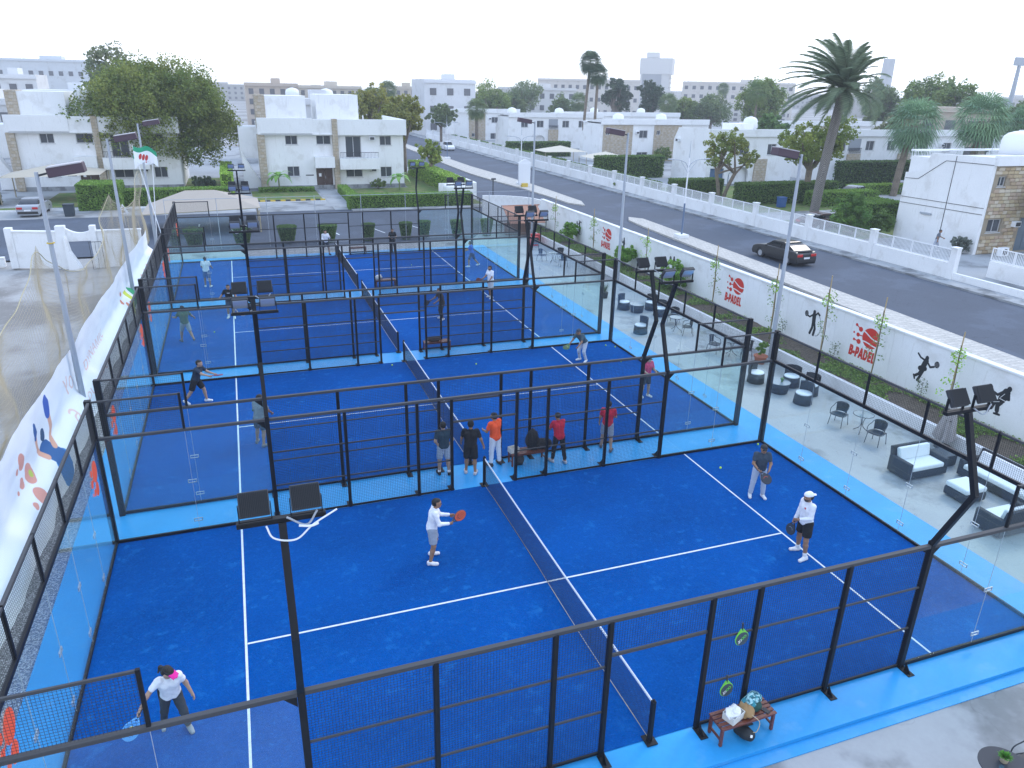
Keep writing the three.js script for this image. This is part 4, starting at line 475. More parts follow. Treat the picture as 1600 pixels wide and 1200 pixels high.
function villa(label, ox, oz, dx) { // front looks along +z, x in villa axes
  const o = thing('villa', label, 'house', 'white two storey villas', ox, 0, oz);
  part('core', uvm(box(16.2, 6.6, 13, 5, 3.2, -6.9)), stainPlas, o);
  const W = [[-0.41, 0.93, 4.86, 5.85], [3.0, 4.62, 4.87, 5.85], [10.23, 11.6, 4.74, 5.8], [-0.44, 0.9, 1.38, 2.5], [6.16, 8.08, 1.19, 2.2], [10.2, 11.55, 1.15, 2.32]];
  wallOpen(o, -2.7, 13.0, -0.1, 5.95, 0, [...W, [6.26, 8.05, 3.45, 5.78], [2.75, 4.6, 0.05, 2.35]], stainPlas); wo(o, 0, W);
  { const d = part('balcony_door', [box(0.07, 2.33, 0.07, -0.86, 0, 0), box(0.07, 2.33, 0.07, 0.86, 0, 0), box(0.07, 2.33, 0.07, 0, 0, 0), box(1.79, 0.07, 0.07, 0, 1.13, 0)], M.frame, o, 7.15, 4.62, -0.16); part('pane', box(0.8, 2.2, 0.02), M.pane, d, -0.43, -0.03, 0); part('pane', box(0.8, 2.2, 0.02), M.pane, d, 0.43, -0.03, -0.01); }
  { const d = part('front_door', [box(0.9, 2.25, 0.06, -0.46, 0, 0), box(0.9, 2.25, 0.06, 0.46, 0, 0)], M.brown, o, 3.68, 1.2, -0.14); part('handle', bar(V(0.08, -0.15, 0.06), V(0.08, 0.2, 0.06), 0.03), M.steel, d); part('notice', box(0.28, 0.36, 0.006, -0.5, 0.3, 0.034), M.white, d); }
  part('parapet', uvm(rbox(5.9, 1.75, 0.3, 0.02, -0.35, 6.85, 0.4)), stainPlas, o); part('parapet', uvm(rbox(2.35, 1.7, 0.3, 0.02, 3.72, 6.76, 0.32)), stainPlas, o); part('parapet', uvm(rbox(7.95, 1.72, 0.3, 0.02, 9.35, 6.76, 0.42)), stainPlas, o); part('side_parapet', uvm(rbox(0.3, 1.7, 13.6, 0.02, 13.18, 6.76, -6.55)), stainPlas, o);
  part('roof', [uvm(box(16.2, 0.3, 13.2, 5, 6.7, -6.5)), uvm(box(16, 0.14, 0.9, 5, 6.0, 0.1))], stainPlas, o);
  part('stone_column', uvm(rbox(0.6, 7.72, 0.75, 0.02, 5.08, 3.8, 0.3)), M.stone, o); part('stone_pier', uvm(rbox(0.8, 6.0, 1.6, 0.02, -3.0, 2.95, -0.4)), M.stone, o);
  part('balcony_slab', uvm(rbox(4.55, 1.25, 1.3, 0.02, 7.66, 2.8, 0.66)), stainPlas, o); { const rl = [box(4.4, 0.05, 0.05, 0, 0.32, 0)]; for (let i = 0; i < 28; i++) rl.push(box(0.025, 0.62, 0.025, -2.16 + i * 0.16, 0, 0)); part('railing', rl, M.dark, o, 7.64, 3.74, 1.26); }
  part('door_canopy', uvm(rbox(2.2, 1.2, 1.2, 0.02, 3.7, 2.98, 0.6)), stainPlas, o);
  acUnit(o, 9.3, 5.55, 0.25); acUnit(o, 9.35, 2.05, 0.25);
  part('roof_room', uvm(box(4.6, 3.2, 6, 0, 8.4, -5)), stainPlas, o); part('roof_room', uvm(box(4.8, 3.4, 6, 5.9, 8.5, -5.4)), stainPlas, o); part('roof_stone_wall', uvm(box(1.1, 3.6, 3, -2.7, 8.3, -3.4)), M.stone, o); part('vent_pipe', cyl(0.06, 0.06, 1.1, 8.9, 6.85, -3, 8), M.white, o); part('roof_unit', rbox(0.8, 0.6, 0.6, 0.04, 9.8, 7.15, -3.2), M.galv, o); part('roof_cowl', lathe([[0, 0], [0.22, 0], [0.1, 0.4], [0.16, 0.5], [0, 0.6]], 12), M.galv, o, 6.5, 6.85, -1);
  part('plinth', uvm(box(15.8, 0.5, 0.12, 5.2, 0.12, 0.03)), tmat(T.conc, 4, 0.9), o);
  part('house_number', [box(0.9, 0.12, 0.01, 2.0, 1.5, 0.006)], M.dark, o);
  part('side_stair', uvm(ext(poly([[0, 0], [2.2, 0], [0, 4]]), 1.2).translate(-5.2, 0, -2.4)), stainPlas, o); part('side_wing', uvm(box(2.2, 3.4, 5, -4.2, 4.9, -5.2)), stainPlas, o);
  return o;
}
villa('white two storey villa with stone column and balcony in the middle distance', 0, -82.5);
villa('white two storey villa half hidden by the large tree at left', -24.8, -86);
// tanks and domes on roofs
function tank(label, x, y, z, r = 0.9) { solo('roof_tank', [lathe([[0, 0], [r, 0], [r, r * 0.8], [r * 0.92, r * 1.1], [r * 0.7, r * 1.3], [r * 0.35, r * 1.42], [0.2, r * 1.44], [0.2, r * 1.5], [0, r * 1.5]], 22)], M.white, label, 'water tank', 'roof water tanks', x, y, z); }
tank('white domed water tank behind the middle villa roof, left one', 3.7, 9.2, -121, 1.05); tank('white domed water tank behind the middle villa roof, right one', 8.9, 9.1, -121, 1.1); block('plain white building behind the middle villa roof', 6, -117, 15, 9.3, 9, [0.62, 0.62, 0.63], 2, 4);
// near right house with stone front
{ const o = thing('corner_house', 'white gabled house with stone front at the right edge', 'house', null, 0, 0, 0);
  const prof = [[0, 0], [0, 7.25], [5.7, 7.12], [6.3, 5.66], [7.9, 5.45], [7.9, 0]];
  part('gable_wall', uvm(ext(poly(prof.map(([a, b]) => [a, b - 0.1])), 0.3).rotateY(PI / 2).translate(47, 0, -33)), stainPlas, o); // spans z -33..-41
  part('core', uvm(box(16, 6.7, 7.6, 55.4, 3.3, -37.2)), stainPlas, o); part('parapet', uvm(rbox(16, 0.72, 0.5, 0.02, 55.1, 6.92, -32.95)), stainPlas, o); part('roof_edge', uvm(rbox(16, 0.15, 0.4, 0.02, 55.2, 7.1, -40.8)), stainPlas, o);
  const gl = (a, b, name = 'wall_groove') => part(name, bar(V(46.985, a[1], a[0]), V(46.985, b[1], b[0]), 0.035, 0.035), M.dark, o); gl([-40.8, 4.9], [-39.5, 4.95]); gl([-39.5, 4.95], [-37.2, 6.57]); gl([-37.2, 6.57], [-33, 6.6]); gl([-36.32, 7.0], [-36.32, 0.9]); gl([-40.85, 3.39], [-33, 3.45]); gl([-40.85, 2.91], [-33, 2.97]);
  part('wall_lamp', rbox(0.1, 0.16, 1.1, 0.02, 46.92, 2.35, -38), M.galv, o);
  const ops = [[47.75, 48.55, 5.05, 5.78], [47.75, 49.2, 1.6, 2.6], [51.2, 53.2, 0, 2.6]]; wallOpen(o, 47.3, 63, -0.1, 6.58, -32.98, ops, mat(0.3, 0.25, 0.18, 0.95), 'stone_backing', 0.35); wo(o, -32.98, [ops[0], ops[1]]); part('glass_door', [box(2, 2.6, 0.05, 52.2, 1.3, -33.2), box(0.07, 2.6, 0.09, 52.2, 1.3, -33.2)], mat(0.12, 0.16, 0.2, 0.1), o);
  const sg = [0.5, 0.42, 0.58].map((w) => { const g = new THREE.BoxGeometry(w, 0.25, 0.09), p = g.attributes.position; for (let i = 0; i < p.count; i++) if (p.getZ(i) > 0) p.setXY(i, p.getX(i) - Math.sign(p.getX(i)) * 0.018, p.getY(i) - Math.sign(p.getY(i)) * 0.016); const q = g.toNonIndexed(); q.computeVertexNormals(); return q; }), sm = [[0.46, 0.36, 0.22], [0.52, 0.44, 0.31], [0.4, 0.3, 0.19], [0.55, 0.47, 0.36], [0.44, 0.33, 0.24]].map((c) => mat(...c, 0.95, 0, { bumpMap: T.fab, bumpScale: 0.01 })), r = rng(8); let n = 0;
  for (let j = 0; j < 24 && n < 298; j++) { let x = 47.32 + (j % 2) * 0.2; const y = 0.12 + j * 0.27; while (x < 54.4 && n < 298) { const k = r() * 3 | 0, w = [0.5, 0.42, 0.58][k], cx = x + w / 2; x += w + 0.02; if (ops.some(([a, b, c, d]) => cx > a - 0.28 && cx < b + 0.28 && y > c - 0.14 && y < d + 0.14)) continue; part('stone', sg[k], sm[r() * 5 | 0], o, cx, y, -32.96 + r() * 0.02); n++; } }
  acUnit(o, 50.5, 2.2, -32.8);
}
tank('large white ribbed water tank on the roof at the right edge', 53.5, 7.05, -36.5, 1.25);
solo('roof_pipe', [bar(V(48.6, 7.25, -38.5), V(53, 7.3, -39), 0.05, 0.05, 6), bar(V(52, 7.0, -37.5), V(52, 8.2, -37.5), 0.05, 0.05, 6)], M.galv, 'thin metal pipes on the roof of right edge house', 'pipe');
{ const o = thing('air_conditioner', 'round fan unit and pipes at the foot of stone front', 'air conditioner', null, 48.6, -0.07, -31.8); part('housing', rbox(0.8, 0.65, 0.35, 0.03, 0, 0.4, 0), M.white, o); part('fan_grille', cyl(0.24, 0.24, 0.03).rotateX(PI / 2).translate(0, 0.4, 0.18), M.dark, o); }
// houses across the road: white gable to the road, fronts looking along +z
function rowHouse(label, gx, gz, L, bays, depth = 8) { const o = thing('row_house', label, 'house', 'white row houses in the compound', gx, 0, gz);
  part('core', uvm(box(L - 0.4, 6.2, depth - 0.7, L / 2 + 0.2, 3.05, -depth / 2 - 0.1)), stainPlas, o); part('gable_wall', uvm(ext(poly([[0, -0.1], [0, 6.85], [depth * 0.62, 6.5], [depth, 3.9], [depth, -0.1]]), 0.3).rotateY(PI / 2)), stainPlas, o); part('parapet', uvm(rbox(L, 0.9, 0.35, 0.02, L / 2, 6.42, 0.12)), stainPlas, o); part('roof', uvm(box(L, 0.2, depth * 0.9, L / 2, 6.2, -depth * 0.45)), stainPlas, o);
  const ops = [], stones = []; bays.forEach(([x0, x1, kind]) => { const c = (x0 + x1) / 2; if (kind === 's') { stones.push([x0, x1]); ops.push([x0 + 0.5, x0 + 1.25, 4.3, 5.05], [x0 + 0.7, x0 + 2.1, 0.7, 1.5]); } else if (kind === 'w') ops.push([c - 0.8, c + 0.8, 3.8, 5.05], [c - 1.05, c + 1.05, 0.2, 1.5]); else if (kind === 'u') ops.push([c - 0.75, c + 0.75, 4.05, 5.35]); else if (kind === 'a') { ops.push([c - 0.75, c + 0.75, 4.05, 5.35]); } });
  const W = ops.slice(); const arches = bays.filter((b) => b[2] === 'a').map(([a, b]) => [(a + b) / 2 - 1.1, (a + b) / 2 + 1.1, 0, 2.5, 1]);
  wallOpen(o, 0.3, L, -0.1, 5.98, 0, [...W, ...arches], stainPlas); wo(o, 0, W);
  stones.forEach(([a, b]) => { const ss = ops.filter(([p]) => p > a && p < b); wallOpen(o, a, b, -0.08, 5.9, 0.06, ss, M.stone, 'stone_facing', 0.055); });
  bays.filter((b) => b[2] === 'b').forEach(([a, b]) => { part('stone_pier', uvm(box(b - a, 3.7, 0.3, (a + b) / 2, 1.8, 0.2)), M.stone, o); const rl = [box(b - a, 0.06, 0.06, 0, 0.36, 0)]; for (let i = 0; i < 12; i++) rl.push(box(0.05, 0.7, 0.05, -(b - a) / 2 + (i + 0.5) * (b - a) / 12, 0, 0)); part('balcony_rail', rl, M.dark, o, (a + b) / 2, 4.05, 0.3); part('balcony_recess', box(b - a - 0.1, 1.6, 0.05, (a + b) / 2, 4.85, 0.02), mat(0.3, 0.32, 0.35, 0.8), o); });
  bays.filter((b) => b[2] === 'w').forEach(([a, b]) => { acUnit(o, (a + b) / 2 - 1.3, 4.7, 0.2); });
  return o; }
rowHouse('white house with stone facing and slanted gable beyond the road, left of lamp', 52.3, -110, 21, [[0.5, 6.1, 's'], [6.3, 10.1, 'w'], [10.2, 15.6, 's'], [15.8, 20.5, 'w']]);
rowHouse('far white row house with arch and round topped doors beside road', 46.5, -140, 21, [[1.8, 5.2, 'u'], [5.2, 8.6, 'a'], [8.7, 10.8, 'b'], [10.9, 14.2, 'u'], [14.4, 18, 'u']]);
rowHouse('far white house with stone bay behind small palm by the road', 42.5, -166, 16, [[3.5, 7.5, 's'], [7.7, 12, 'w'], [12, 15.5, 'u']]);
rowHouse('white row house with arches behind the big palm', 71, -78, 26, [[1, 5, 'a'], [4.1, 6.3, 'b'], [6.6, 9.4, 'u'], [10.6, 13.2, 'a'], [13.3, 15.5, 'b'], [16, 20, 'u'], [20, 25, 'w']]);
rowHouse('long white row house roof behind stone faced house', 62, -150, 30, [[2, 6, 'u'], [7, 11, 'w'], [12, 16, 'u'], [18, 23, 'w'], [24, 28, 'u']], 9);
rowHouse('white row house farther right behind fan palms', 84, -108, 30, [[2, 6, 'u'], [7, 11, 'w'], [12, 16, 's'], [18, 23, 'w'], [24, 28, 'u']], 9);
rowHouse('white house at far right behind second fan palm', 98, -66, 26, [[2, 6, 'u'], [7, 11, 'w'], [12, 16, 'u'], [18, 23, 'w']], 9);
{ const o = thing('gable_house', 'white house with plain gable and glass door behind twin trunk tree', 'house', null, 0, 0, -78);
  part('gable_wall', uvm(ext(poly([[0, -0.1], [0, 6.9], [7.6, 6.75], [8.6, 5.2], [8.6, -0.1]]), 0.3).rotateY(PI / 2).translate(52.3, 0, 0)), stainPlas, o); part('core', uvm(box(13.4, 6, 7.8, 59.4, 2.95, -4.5)), stainPlas, o);
  const W = [[57.1, 58.7, 3.6, 5.02], [61.6, 63, 3.6, 5]]; wallOpen(o, 52.6, 66, -0.1, 5.95, 0, [...W, [52.95, 55.1, 0, 1.95], [56.7, 59, 0, 2.1, 1]], stainPlas); wo(o, 0, W); part('parapet', uvm(rbox(13.6, 0.95, 0.3, 0.02, 59.3, 6.4, 0.1)), stainPlas, o); part('roof', uvm(box(13.4, 0.2, 8, 59.4, 6.1, -4.4)), stainPlas, o); part('glass_door', [box(2.1, 1.9, 0.05, 54, 0.95, -0.2), box(0.06, 1.9, 0.09, 54, 0.95, -0.2)], mat(0.08, 0.14, 0.24, 0.1), o); part('stone_pier', uvm(box(1.9, 3.2, 0.3, 60.7, 1.5, 0.1)), M.stone, o); { const a = part('air_conditioner', rbox(0.5, 0.42, 0.62, 0.02), M.white, o, 52.1, 5.1, -7.2); part('grille', box(0.02, 0.3, 0.5, -0.255, 0, 0), M.dark, a); } part('roof_room', uvm(box(3, 1.2, 3, 60, 6.8, -5)), stainPlas, o);
}
[['white roof tank above stone faced house, left', 57, 6.3, -113], ['white roof tank above stone faced house, right', 66, 6.3, -114], ['white roof tank on far row house, left', 49, 6.3, -145], ['white roof tank on far row house, right', 60, 6.3, -146], ['white roof tank left of the big palm', 62, 6.9, -83], ['white roof tank right of the big palm', 76, 6.3, -82], ['white roof tank on the long row house', 72, 6.3, -154], ['white roof tank on long row house, far right end', 84, 6.3, -154]].forEach(([l, x, y, z]) => tank(l, x, y, z, 0.95));
// far buildings
function block(label, x, z, w, h, d, col, rows, cols, ry = 0, name = 'apartment_block') { const o = thing(name, label, 'building', null, x, -0.1, z, ry), m = mat(...col, 0.9); part('walls', uvm(box(w, h, d, 0, h / 2, -d / 2)), tmat(T.plas, 9, 0.9, { color: new THREE.Color().setRGB(...col.map((c) => c * 1.25)) }), o); part('cornice', [box(w + 0.4, 0.5, 0.4, 0, h - 0.6, 0.1)], m, o); part('roof_hut', box(w * 0.16, 1.3, d * 0.4, w * 0.1, h + 0.65, -d * 0.5), m, o);
  const wg = box(Math.min(1.6, w / cols * 0.45), Math.min(1.6, h / rows * 0.5), 0.12), dk = mat(0.12, 0.12, 0.13, 0.4); for (let i = 0; i < cols; i++) for (let j = 0; j < rows; j++) part('window', wg, dk, o, -w / 2 + (i + 0.5) * w / cols, (j + 0.55) * (h - 1) / rows, 0.03); return o; }
block('beige apartment block left of the villa roof tanks', 6, -222, 14, 11.6, 14, [0.5, 0.42, 0.35], 4, 5); block('long cream building above the middle villa', 24, -250, 22, 11.2, 14, [0.56, 0.5, 0.42], 4, 9); block('cream building right of villa roof, farther', 57, -285, 14, 11.5, 12, [0.5, 0.44, 0.36], 4, 5); block('white three storey building at the end of the road', 46, -182, 13, 13.2, 14, [0.66, 0.66, 0.67], 3, 3);
block('wide pale building low on the left horizon', -72, -334, 46, 18.4, 20, [0.6, 0.62, 0.64], 2, 14); block('white rooftop building at left edge', -50, -187, 12, 12.2, 12, [0.66, 0.66, 0.66], 3, 4); block('white roof building behind left villa', -33, -150, 14, 9.6, 12, [0.64, 0.65, 0.66], 2, 5); block('white low building left of the large tree', -42, -128, 18, 8.5, 12, [0.6, 0.6, 0.6], 2, 6); block('low white house behind left villa edge', -44, -100, 14, 6.5, 10, [0.62, 0.62, 0.63], 2, 4);
block('cream low blocks right of twin tall palms', 142, -307, 44, 16, 16, [0.62, 0.57, 0.52], 3, 14, -0.45); block('cream low blocks below the hazy tower', 225, -316, 52, 16.5, 16, [0.62, 0.57, 0.52], 4, 14, -0.6); block('white low building between tall palms and dark tree', 92, -240, 26, 12, 12, [0.64, 0.62, 0.6], 3, 8, -0.3); block('pale building far right behind trees', 118, -95, 18, 9.8, 10, [0.5, 0.42, 0.34], 2, 5, -0.9); block('white house right edge behind fan palm', 90, -50, 14, 9, 12, [0.65, 0.66, 0.68], 2, 4, -0.6);
{ const r = rng(55); for (let i = 0; i < 30; i++) { const a = -0.55 + i * 0.062 + r() * 0.02, D = 340 + r() * 420, w = 14 + r() * 32 + D * 0.02, h = 6.5 + r() * 5 + (D - 300) * 0.006, k = 0.36 + r() * 0.2; const b = block('hazy low pale block on the far horizon', -6 + Math.sin(a + 0.2) * D, 9 - Math.cos(a + 0.2) * D, w, h, 14, [k * 1.05, k, k * 0.94], 2 + (r() * 2 | 0), 3 + (w / 5 | 0), -a * 0.6 + r() * 0.3, 'city_block'); b.userData.group = 'hazy low blocks on the horizon'; } }
{ const o = thing('tower', 'hazy grey tower block on the horizon', 'tower', null, 412, -0.1, -724, -0.62); o.scale.set(1.4, 1.27, 1.4); part('walls', uvm(box(21, 34, 20, 0, 17, -10)), mat(0.56, 0.53, 0.49, 0.8), o); part('upper_floors', uvm(box(23.5, 12, 21.5, 0.5, 28.5, -10)), mat(0.6, 0.57, 0.53, 0.8), o); part('roof_plant', uvm(box(9, 4, 9, -3, 37, -10)), mat(0.6, 0.57, 0.53, 0.8), o); part('glass_front', box(14, 30, 0.4, -2, 17, 0.3), mat(0.24, 0.24, 0.25, 0.2), o); for (let j = 0; j < 8; j++) part('floor_band', box(0.5, 0.8, 19, 11, 6 + j * 3.4, -10), mat(0.4, 0.38, 0.35, 0.6), o); }
solo('chimney', [cyl(3, 3.4, 31, 0, 0, 0, 16)], mat(0.5, 0.5, 0.5, 0.9), 'pale chimney stack on the right horizon', 'chimney', null, 345, 0, -347);
{ const o = thing('floodlight_tower', 'tall grey lattice floodlight mast at right horizon', 'floodlight', null, 151, 0, -115); part('mast', cyl(0.35, 0.6, 18, 0, 0, 0, 10), M.galv, o); part('lamp_frame', [box(3, 1.6, 0.5, 0, 18.6, 0)], M.galv, o); }
// canopies in the compound
for (const [x, z, w, l] of [[42.5, -104, 7, 'tan shade sail over cars behind compound wall, left'], [44.5, -92, 6, 'tan shade sail behind compound wall, right']]) { const o = thing('shade_sail', l, 'canopy', 'compound shade sails', x, 0, z); const s = new Soup(), t = [0, 3.1, 0], c = [[-w / 2, 2.3, 2.5], [w / 2, 2.3, 2.5], [w / 2, 2.3, -2.5], [-w / 2, 2.3, -2.5]]; for (let i = 0; i < 4; i++) s.tri(c[i], c[(i + 1) % 4], t); part('canopy', s.build(), mat(0.55, 0.5, 0.4, 0.9, 0, { side: THREE.DoubleSide }), o); for (const q of c) part('post', cyl(0.05, 0.05, 2.3, q[0], -0.1, q[2], 8), M.tan, o); }
{ const o = thing('shade_sail', 'beige canopy beside the left villa above silver car', 'canopy', null, -23, 0, -78.5); const s = new Soup(), t = [0, 3.4, 0], c = [[-4.4, 2.4, 2.8], [4.4, 2.6, 2.8], [4.4, 2.6, -2.8], [-4.4, 2.4, -2.8]]; for (let i = 0; i < 4; i++) s.tri(c[i], c[(i + 1) % 4], t); part('canopy', s.build(), mat(0.46, 0.41, 0.32, 0.9, 0, { side: THREE.DoubleSide }), o); for (const q of c) part('post', cyl(0.06, 0.06, 2.5, q[0], -0.1, q[2], 8), M.tan, o); }
{ const o = thing('garden_wall', 'low white garden wall at the corner of side street and road', 'wall', null, 18.4, -0.08, 0); part('wall', uvm(box(0.24, 1.7, 28, 0, 0.85, -85)), M.plas, o); part('coping', uvm(rbox(0.34, 0.08, 28, 0.02, 0, 1.72, -85)), M.plas, o); part('corner_return', uvm(box(4.2, 1.75, 0.24, -2.0, 0.86, -70.9)), M.plas, o); part('pier', uvm(rbox(2.2, 1.9, 1.8, 0.3, -3, 0.95, -68.5)), M.plas, o); }
// ---------- vehicles ----------
function car(label, x, z, ry, paint, kind = 'sedan', name = 'parked_car') { // nose along local +x
  const o = thing(name, label, 'car', 'cars', x, -0.08, z, ry), L = 4.7, s = new THREE.Shape(); const pk = kind === 'pickup';
  s.moveTo(-2.35, 0.42); s.lineTo(-2.3, 0.85); s.quadraticCurveTo(-2.25, 0.98, -1.9, 1.0); s.lineTo(1.0, 0.96); s.quadraticCurveTo(2.0, 0.9, 2.28, 0.66); s.lineTo(2.35, 0.4); s.lineTo(2.25, 0.25); s.lineTo(1.82, 0.25); s.absarc(1.42, 0.3, 0.4, 0, PI, false); s.lineTo(-1.0, 0.25); s.absarc(-1.4, 0.3, 0.4, 0, PI, false); s.lineTo(-2.3, 0.25);
  const body = ext(s, 1.66, 0.06).translate(0, 0, -0.83); const pm = new THREE.MeshPhysicalMaterial({ color: new THREE.Color().setRGB(...paint), roughness: 0.4, metalness: 0, specularIntensity: 0.6, clearcoat: 0.5, clearcoatRoughness: 0.06 }); part('body', body, pm, o);
  const cs = pk ? poly([[-0.4, 0.96], [-0.3, 1.62], [0.5, 1.62], [1.1, 0.96]]) : new THREE.Shape(); if (!pk) { cs.moveTo(-2.0, 0.96); cs.quadraticCurveTo(-1.3, 1.4, -0.75, 1.43); cs.quadraticCurveTo(0, 1.46, 0.4, 1.38); cs.lineTo(1.15, 0.95); }
  const taper = (g) => { const p = g.attributes.position; for (let i = 0; i < p.count; i++) { const k = 1 - 0.26 * Math.max(0, p.getY(i) - 0.96); p.setZ(i, p.getZ(i) * k * 0.97); } g.computeVertexNormals(); return g; };
  const cab = part('windows', taper(ext(cs, 1.56, 0.02).translate(0, 0, -0.78)), mat(0.012, 0.015, 0.02, 0.06), o); const rf = poly(pk ? [[-0.36, 1.58], [-0.3, 1.66], [0.5, 1.66], [0.58, 1.58]] : [[-1.05, 1.33], [-0.75, 1.455], [0.3, 1.425], [0.5, 1.35]]); part('roof', taper(ext(rf, 1.56, 0.03).translate(0, 0, -0.78)), pm, o); for (const sz of [-1, 1]) part('door_pillar', bar(V(-0.42, 0.98, sz * 0.79), V(-0.5, 1.42, sz * 0.7), 0.08, 0.03), pm, o);
  const wt = cyl(0.33, 0.33, 0.22, 0, -0.11, 0, 20).rotateX(PI / 2), rim = cyl(0.21, 0.21, 0.23, 0, -0.115, 0, 14).rotateX(PI / 2); for (const sx of [-1.4, 1.42]) for (const sz of [-1, 1]) { const w = part('wheel', wt, M.dark, o, sx, 0.33, sz * 0.76); part('rim', rim, M.steel, w, 0, 0, sz * 0.008); }
  for (const sz of [-1, 1]) { part('tail_light', rbox(0.1, 0.18, 0.44, 0.02, -2.37, 0.8, sz * 0.6), mat(0.5, 0.02, 0.02, 0.25), o); part('headlight', rbox(0.2, 0.14, 0.4, 0.03, 2.2, 0.66, sz * 0.6), mat(0.6, 0.62, 0.64, 0.1), o); part('mirror', rbox(0.12, 0.12, 0.18, 0.03, 0.85, 1.0, sz * 0.93), pm, o); }
  part('number_plate', box(0.02, 0.12, 0.5, -2.42, 0.62, 0), M.white, o); part('bumper', rbox(0.12, 0.22, 1.6, 0.04, -2.36, 0.42, 0), mat(0.02, 0.02, 0.022, 0.6), o);
  if (pk) part('load_bed', [box(1.9, 0.5, 0.06, -1.35, 1.1, 0.8), box(1.9, 0.5, 0.06, -1.35, 1.1, -0.8), box(0.06, 0.5, 1.6, -2.28, 1.1, 0)], pm, o); return o; }
const blackCar = car('black saloon car driving away on the far lane', 30.95, -35.3, PI / 2 + 0.04, [0.012, 0.014, 0.017], 'sedan', 'saloon_car'); part('roof_spoiler', rbox(0.12, 0.05, 1.3, 0.02, -2.2, 1.06, 0), M.dark, blackCar);
car('silver saloon parked beyond the lot wall at left', -23.4, -69.6, PI / 2 - 0.03, [0.32, 0.34, 0.37]); car('white pickup far along the road', 33.3, -138, -PI / 2, [0.7, 0.7, 0.7], 'pickup', 'pickup_truck'); car('silver saloon on compound drive between hedges', 63, -62.6, 0.35, [0.42, 0.44, 0.47]); car('blue grey car half hidden by right hedge', 73.5, -66, 0.4, [0.25, 0.32, 0.4]); car('dark car seen behind nearest compound shrubs', 43.4, -45.8, 0.2, [0.06, 0.02, 0.02]);
// ---------- plants ----------
const leafMat = new THREE.MeshPhysicalMaterial({ vertexColors: true, roughness: 0.95, transmission: 0.35, thickness: 0, specularIntensity: 0.5, side: THREE.DoubleSide, color: new THREE.Color().setRGB(2.5, 2.5, 2.5) }), barkT = ctex(256, (u, v) => mulc([0.2, 0.16, 0.12], 0.4 + N1(u * 1, v * 0.3, 24, 4) * 1.1)), bark = tmat(barkT, 1.2, 0.95), palmBark = tmat(ctex(256, (u, v) => { const a = Math.abs(((u * 8 + v * 10) % 1 + 1) % 1 - 0.5), b = Math.abs(((u * 8 - v * 10) % 1 + 1) % 1 - 0.5); return mulc([0.26, 0.235, 0.21], 0.22 + sst(0.05, 0.3, Math.min(0.5 - a, 0.5 - b) ) * 0.9 + N2(u, v, 30, 3) * 0.5); }), 1.6, 0.95, { bumpMap: rep(gtex(256, (u, v) => { const a = Math.abs(((u * 8 + v * 10) % 1 + 1) % 1 - 0.5), b = Math.abs(((u * 8 - v * 10) % 1 + 1) % 1 - 0.5); return sst(0.05, 0.3, Math.min(0.5 - a, 0.5 - b)); }), 1.6), bumpScale: 0.05 });
function rdir(r) { const z = r() * 2 - 1, a = r() * 2 * PI, s = Math.sqrt(1 - z * z); return [s * Math.cos(a), z, s * Math.sin(a)]; }
function leaf(s, r, p, size, col, out) { // one folded rhombus
  const d = rdir(r), a = [d[0] + out[0] * 0.35, d[1] * 0.7 - 0.15, d[2] + out[2] * 0.35], l = Math.hypot(...a) || 1; for (let i = 0; i < 3; i++) a[i] *= size / l;
  const e = rdir(r), b = [a[1] * e[2] - a[2] * e[1], a[2] * e[0] - a[0] * e[2], a[0] * e[1] - a[1] * e[0]], m = (Math.hypot(...b) || 1) / (size * 0.36); for (let i = 0; i < 3; i++) b[i] /= m;
  s.quad([p[0] - a[0] / 2, p[1] - a[1] / 2, p[2] - a[2] / 2], [p[0] + b[0], p[1] + b[1], p[2] + b[2]], [p[0] + a[0] / 2, p[1] + a[1] / 2, p[2] + a[2] / 2], [p[0] - b[0], p[1] - b[1], p[2] - b[2]], col); }
const tint = (r, cols, k = 0.3) => { const c = mixc(cols[0], cols[1], r()), m = 1 - k / 2 + r() * k; return mulc(c, m); };
function crownSoup(r, blobs, n, size, cols, fill = 0.35) { const s = new Soup(), cl = []; blobs.forEach(([x, y, z, rad]) => { const k = Math.max(10, 26 * rad * rad / 4 | 0), c0 = r(); for (let i = 0; i < k; i++) { const d = rdir(r), q = rad * (r() < fill ? 0.45 + r() * 0.4 : 0.78 + r() * 0.3); cl.push([x + d[0] * q, y + d[1] * q * 0.85, z + d[2] * q, rad * (0.2 + r() * 0.16), mixc(cols[0], cols[1], Math.min(1, Math.max(0, c0 * 0.6 + r() * 0.5))), d]); } });
  for (let i = 0; i < n; i++) { const c = cl[r() * cl.length | 0], d = rdir(r), q = c[3] * Math.pow(r(), 0.45); leaf(s, r, [c[0] + d[0] * q, c[1] + d[1] * q, c[2] + d[2] * q], size * (0.7 + r() * 0.6), mulc(c[4], 0.72 + r() * 0.56), c[5]); } return s.build(); }
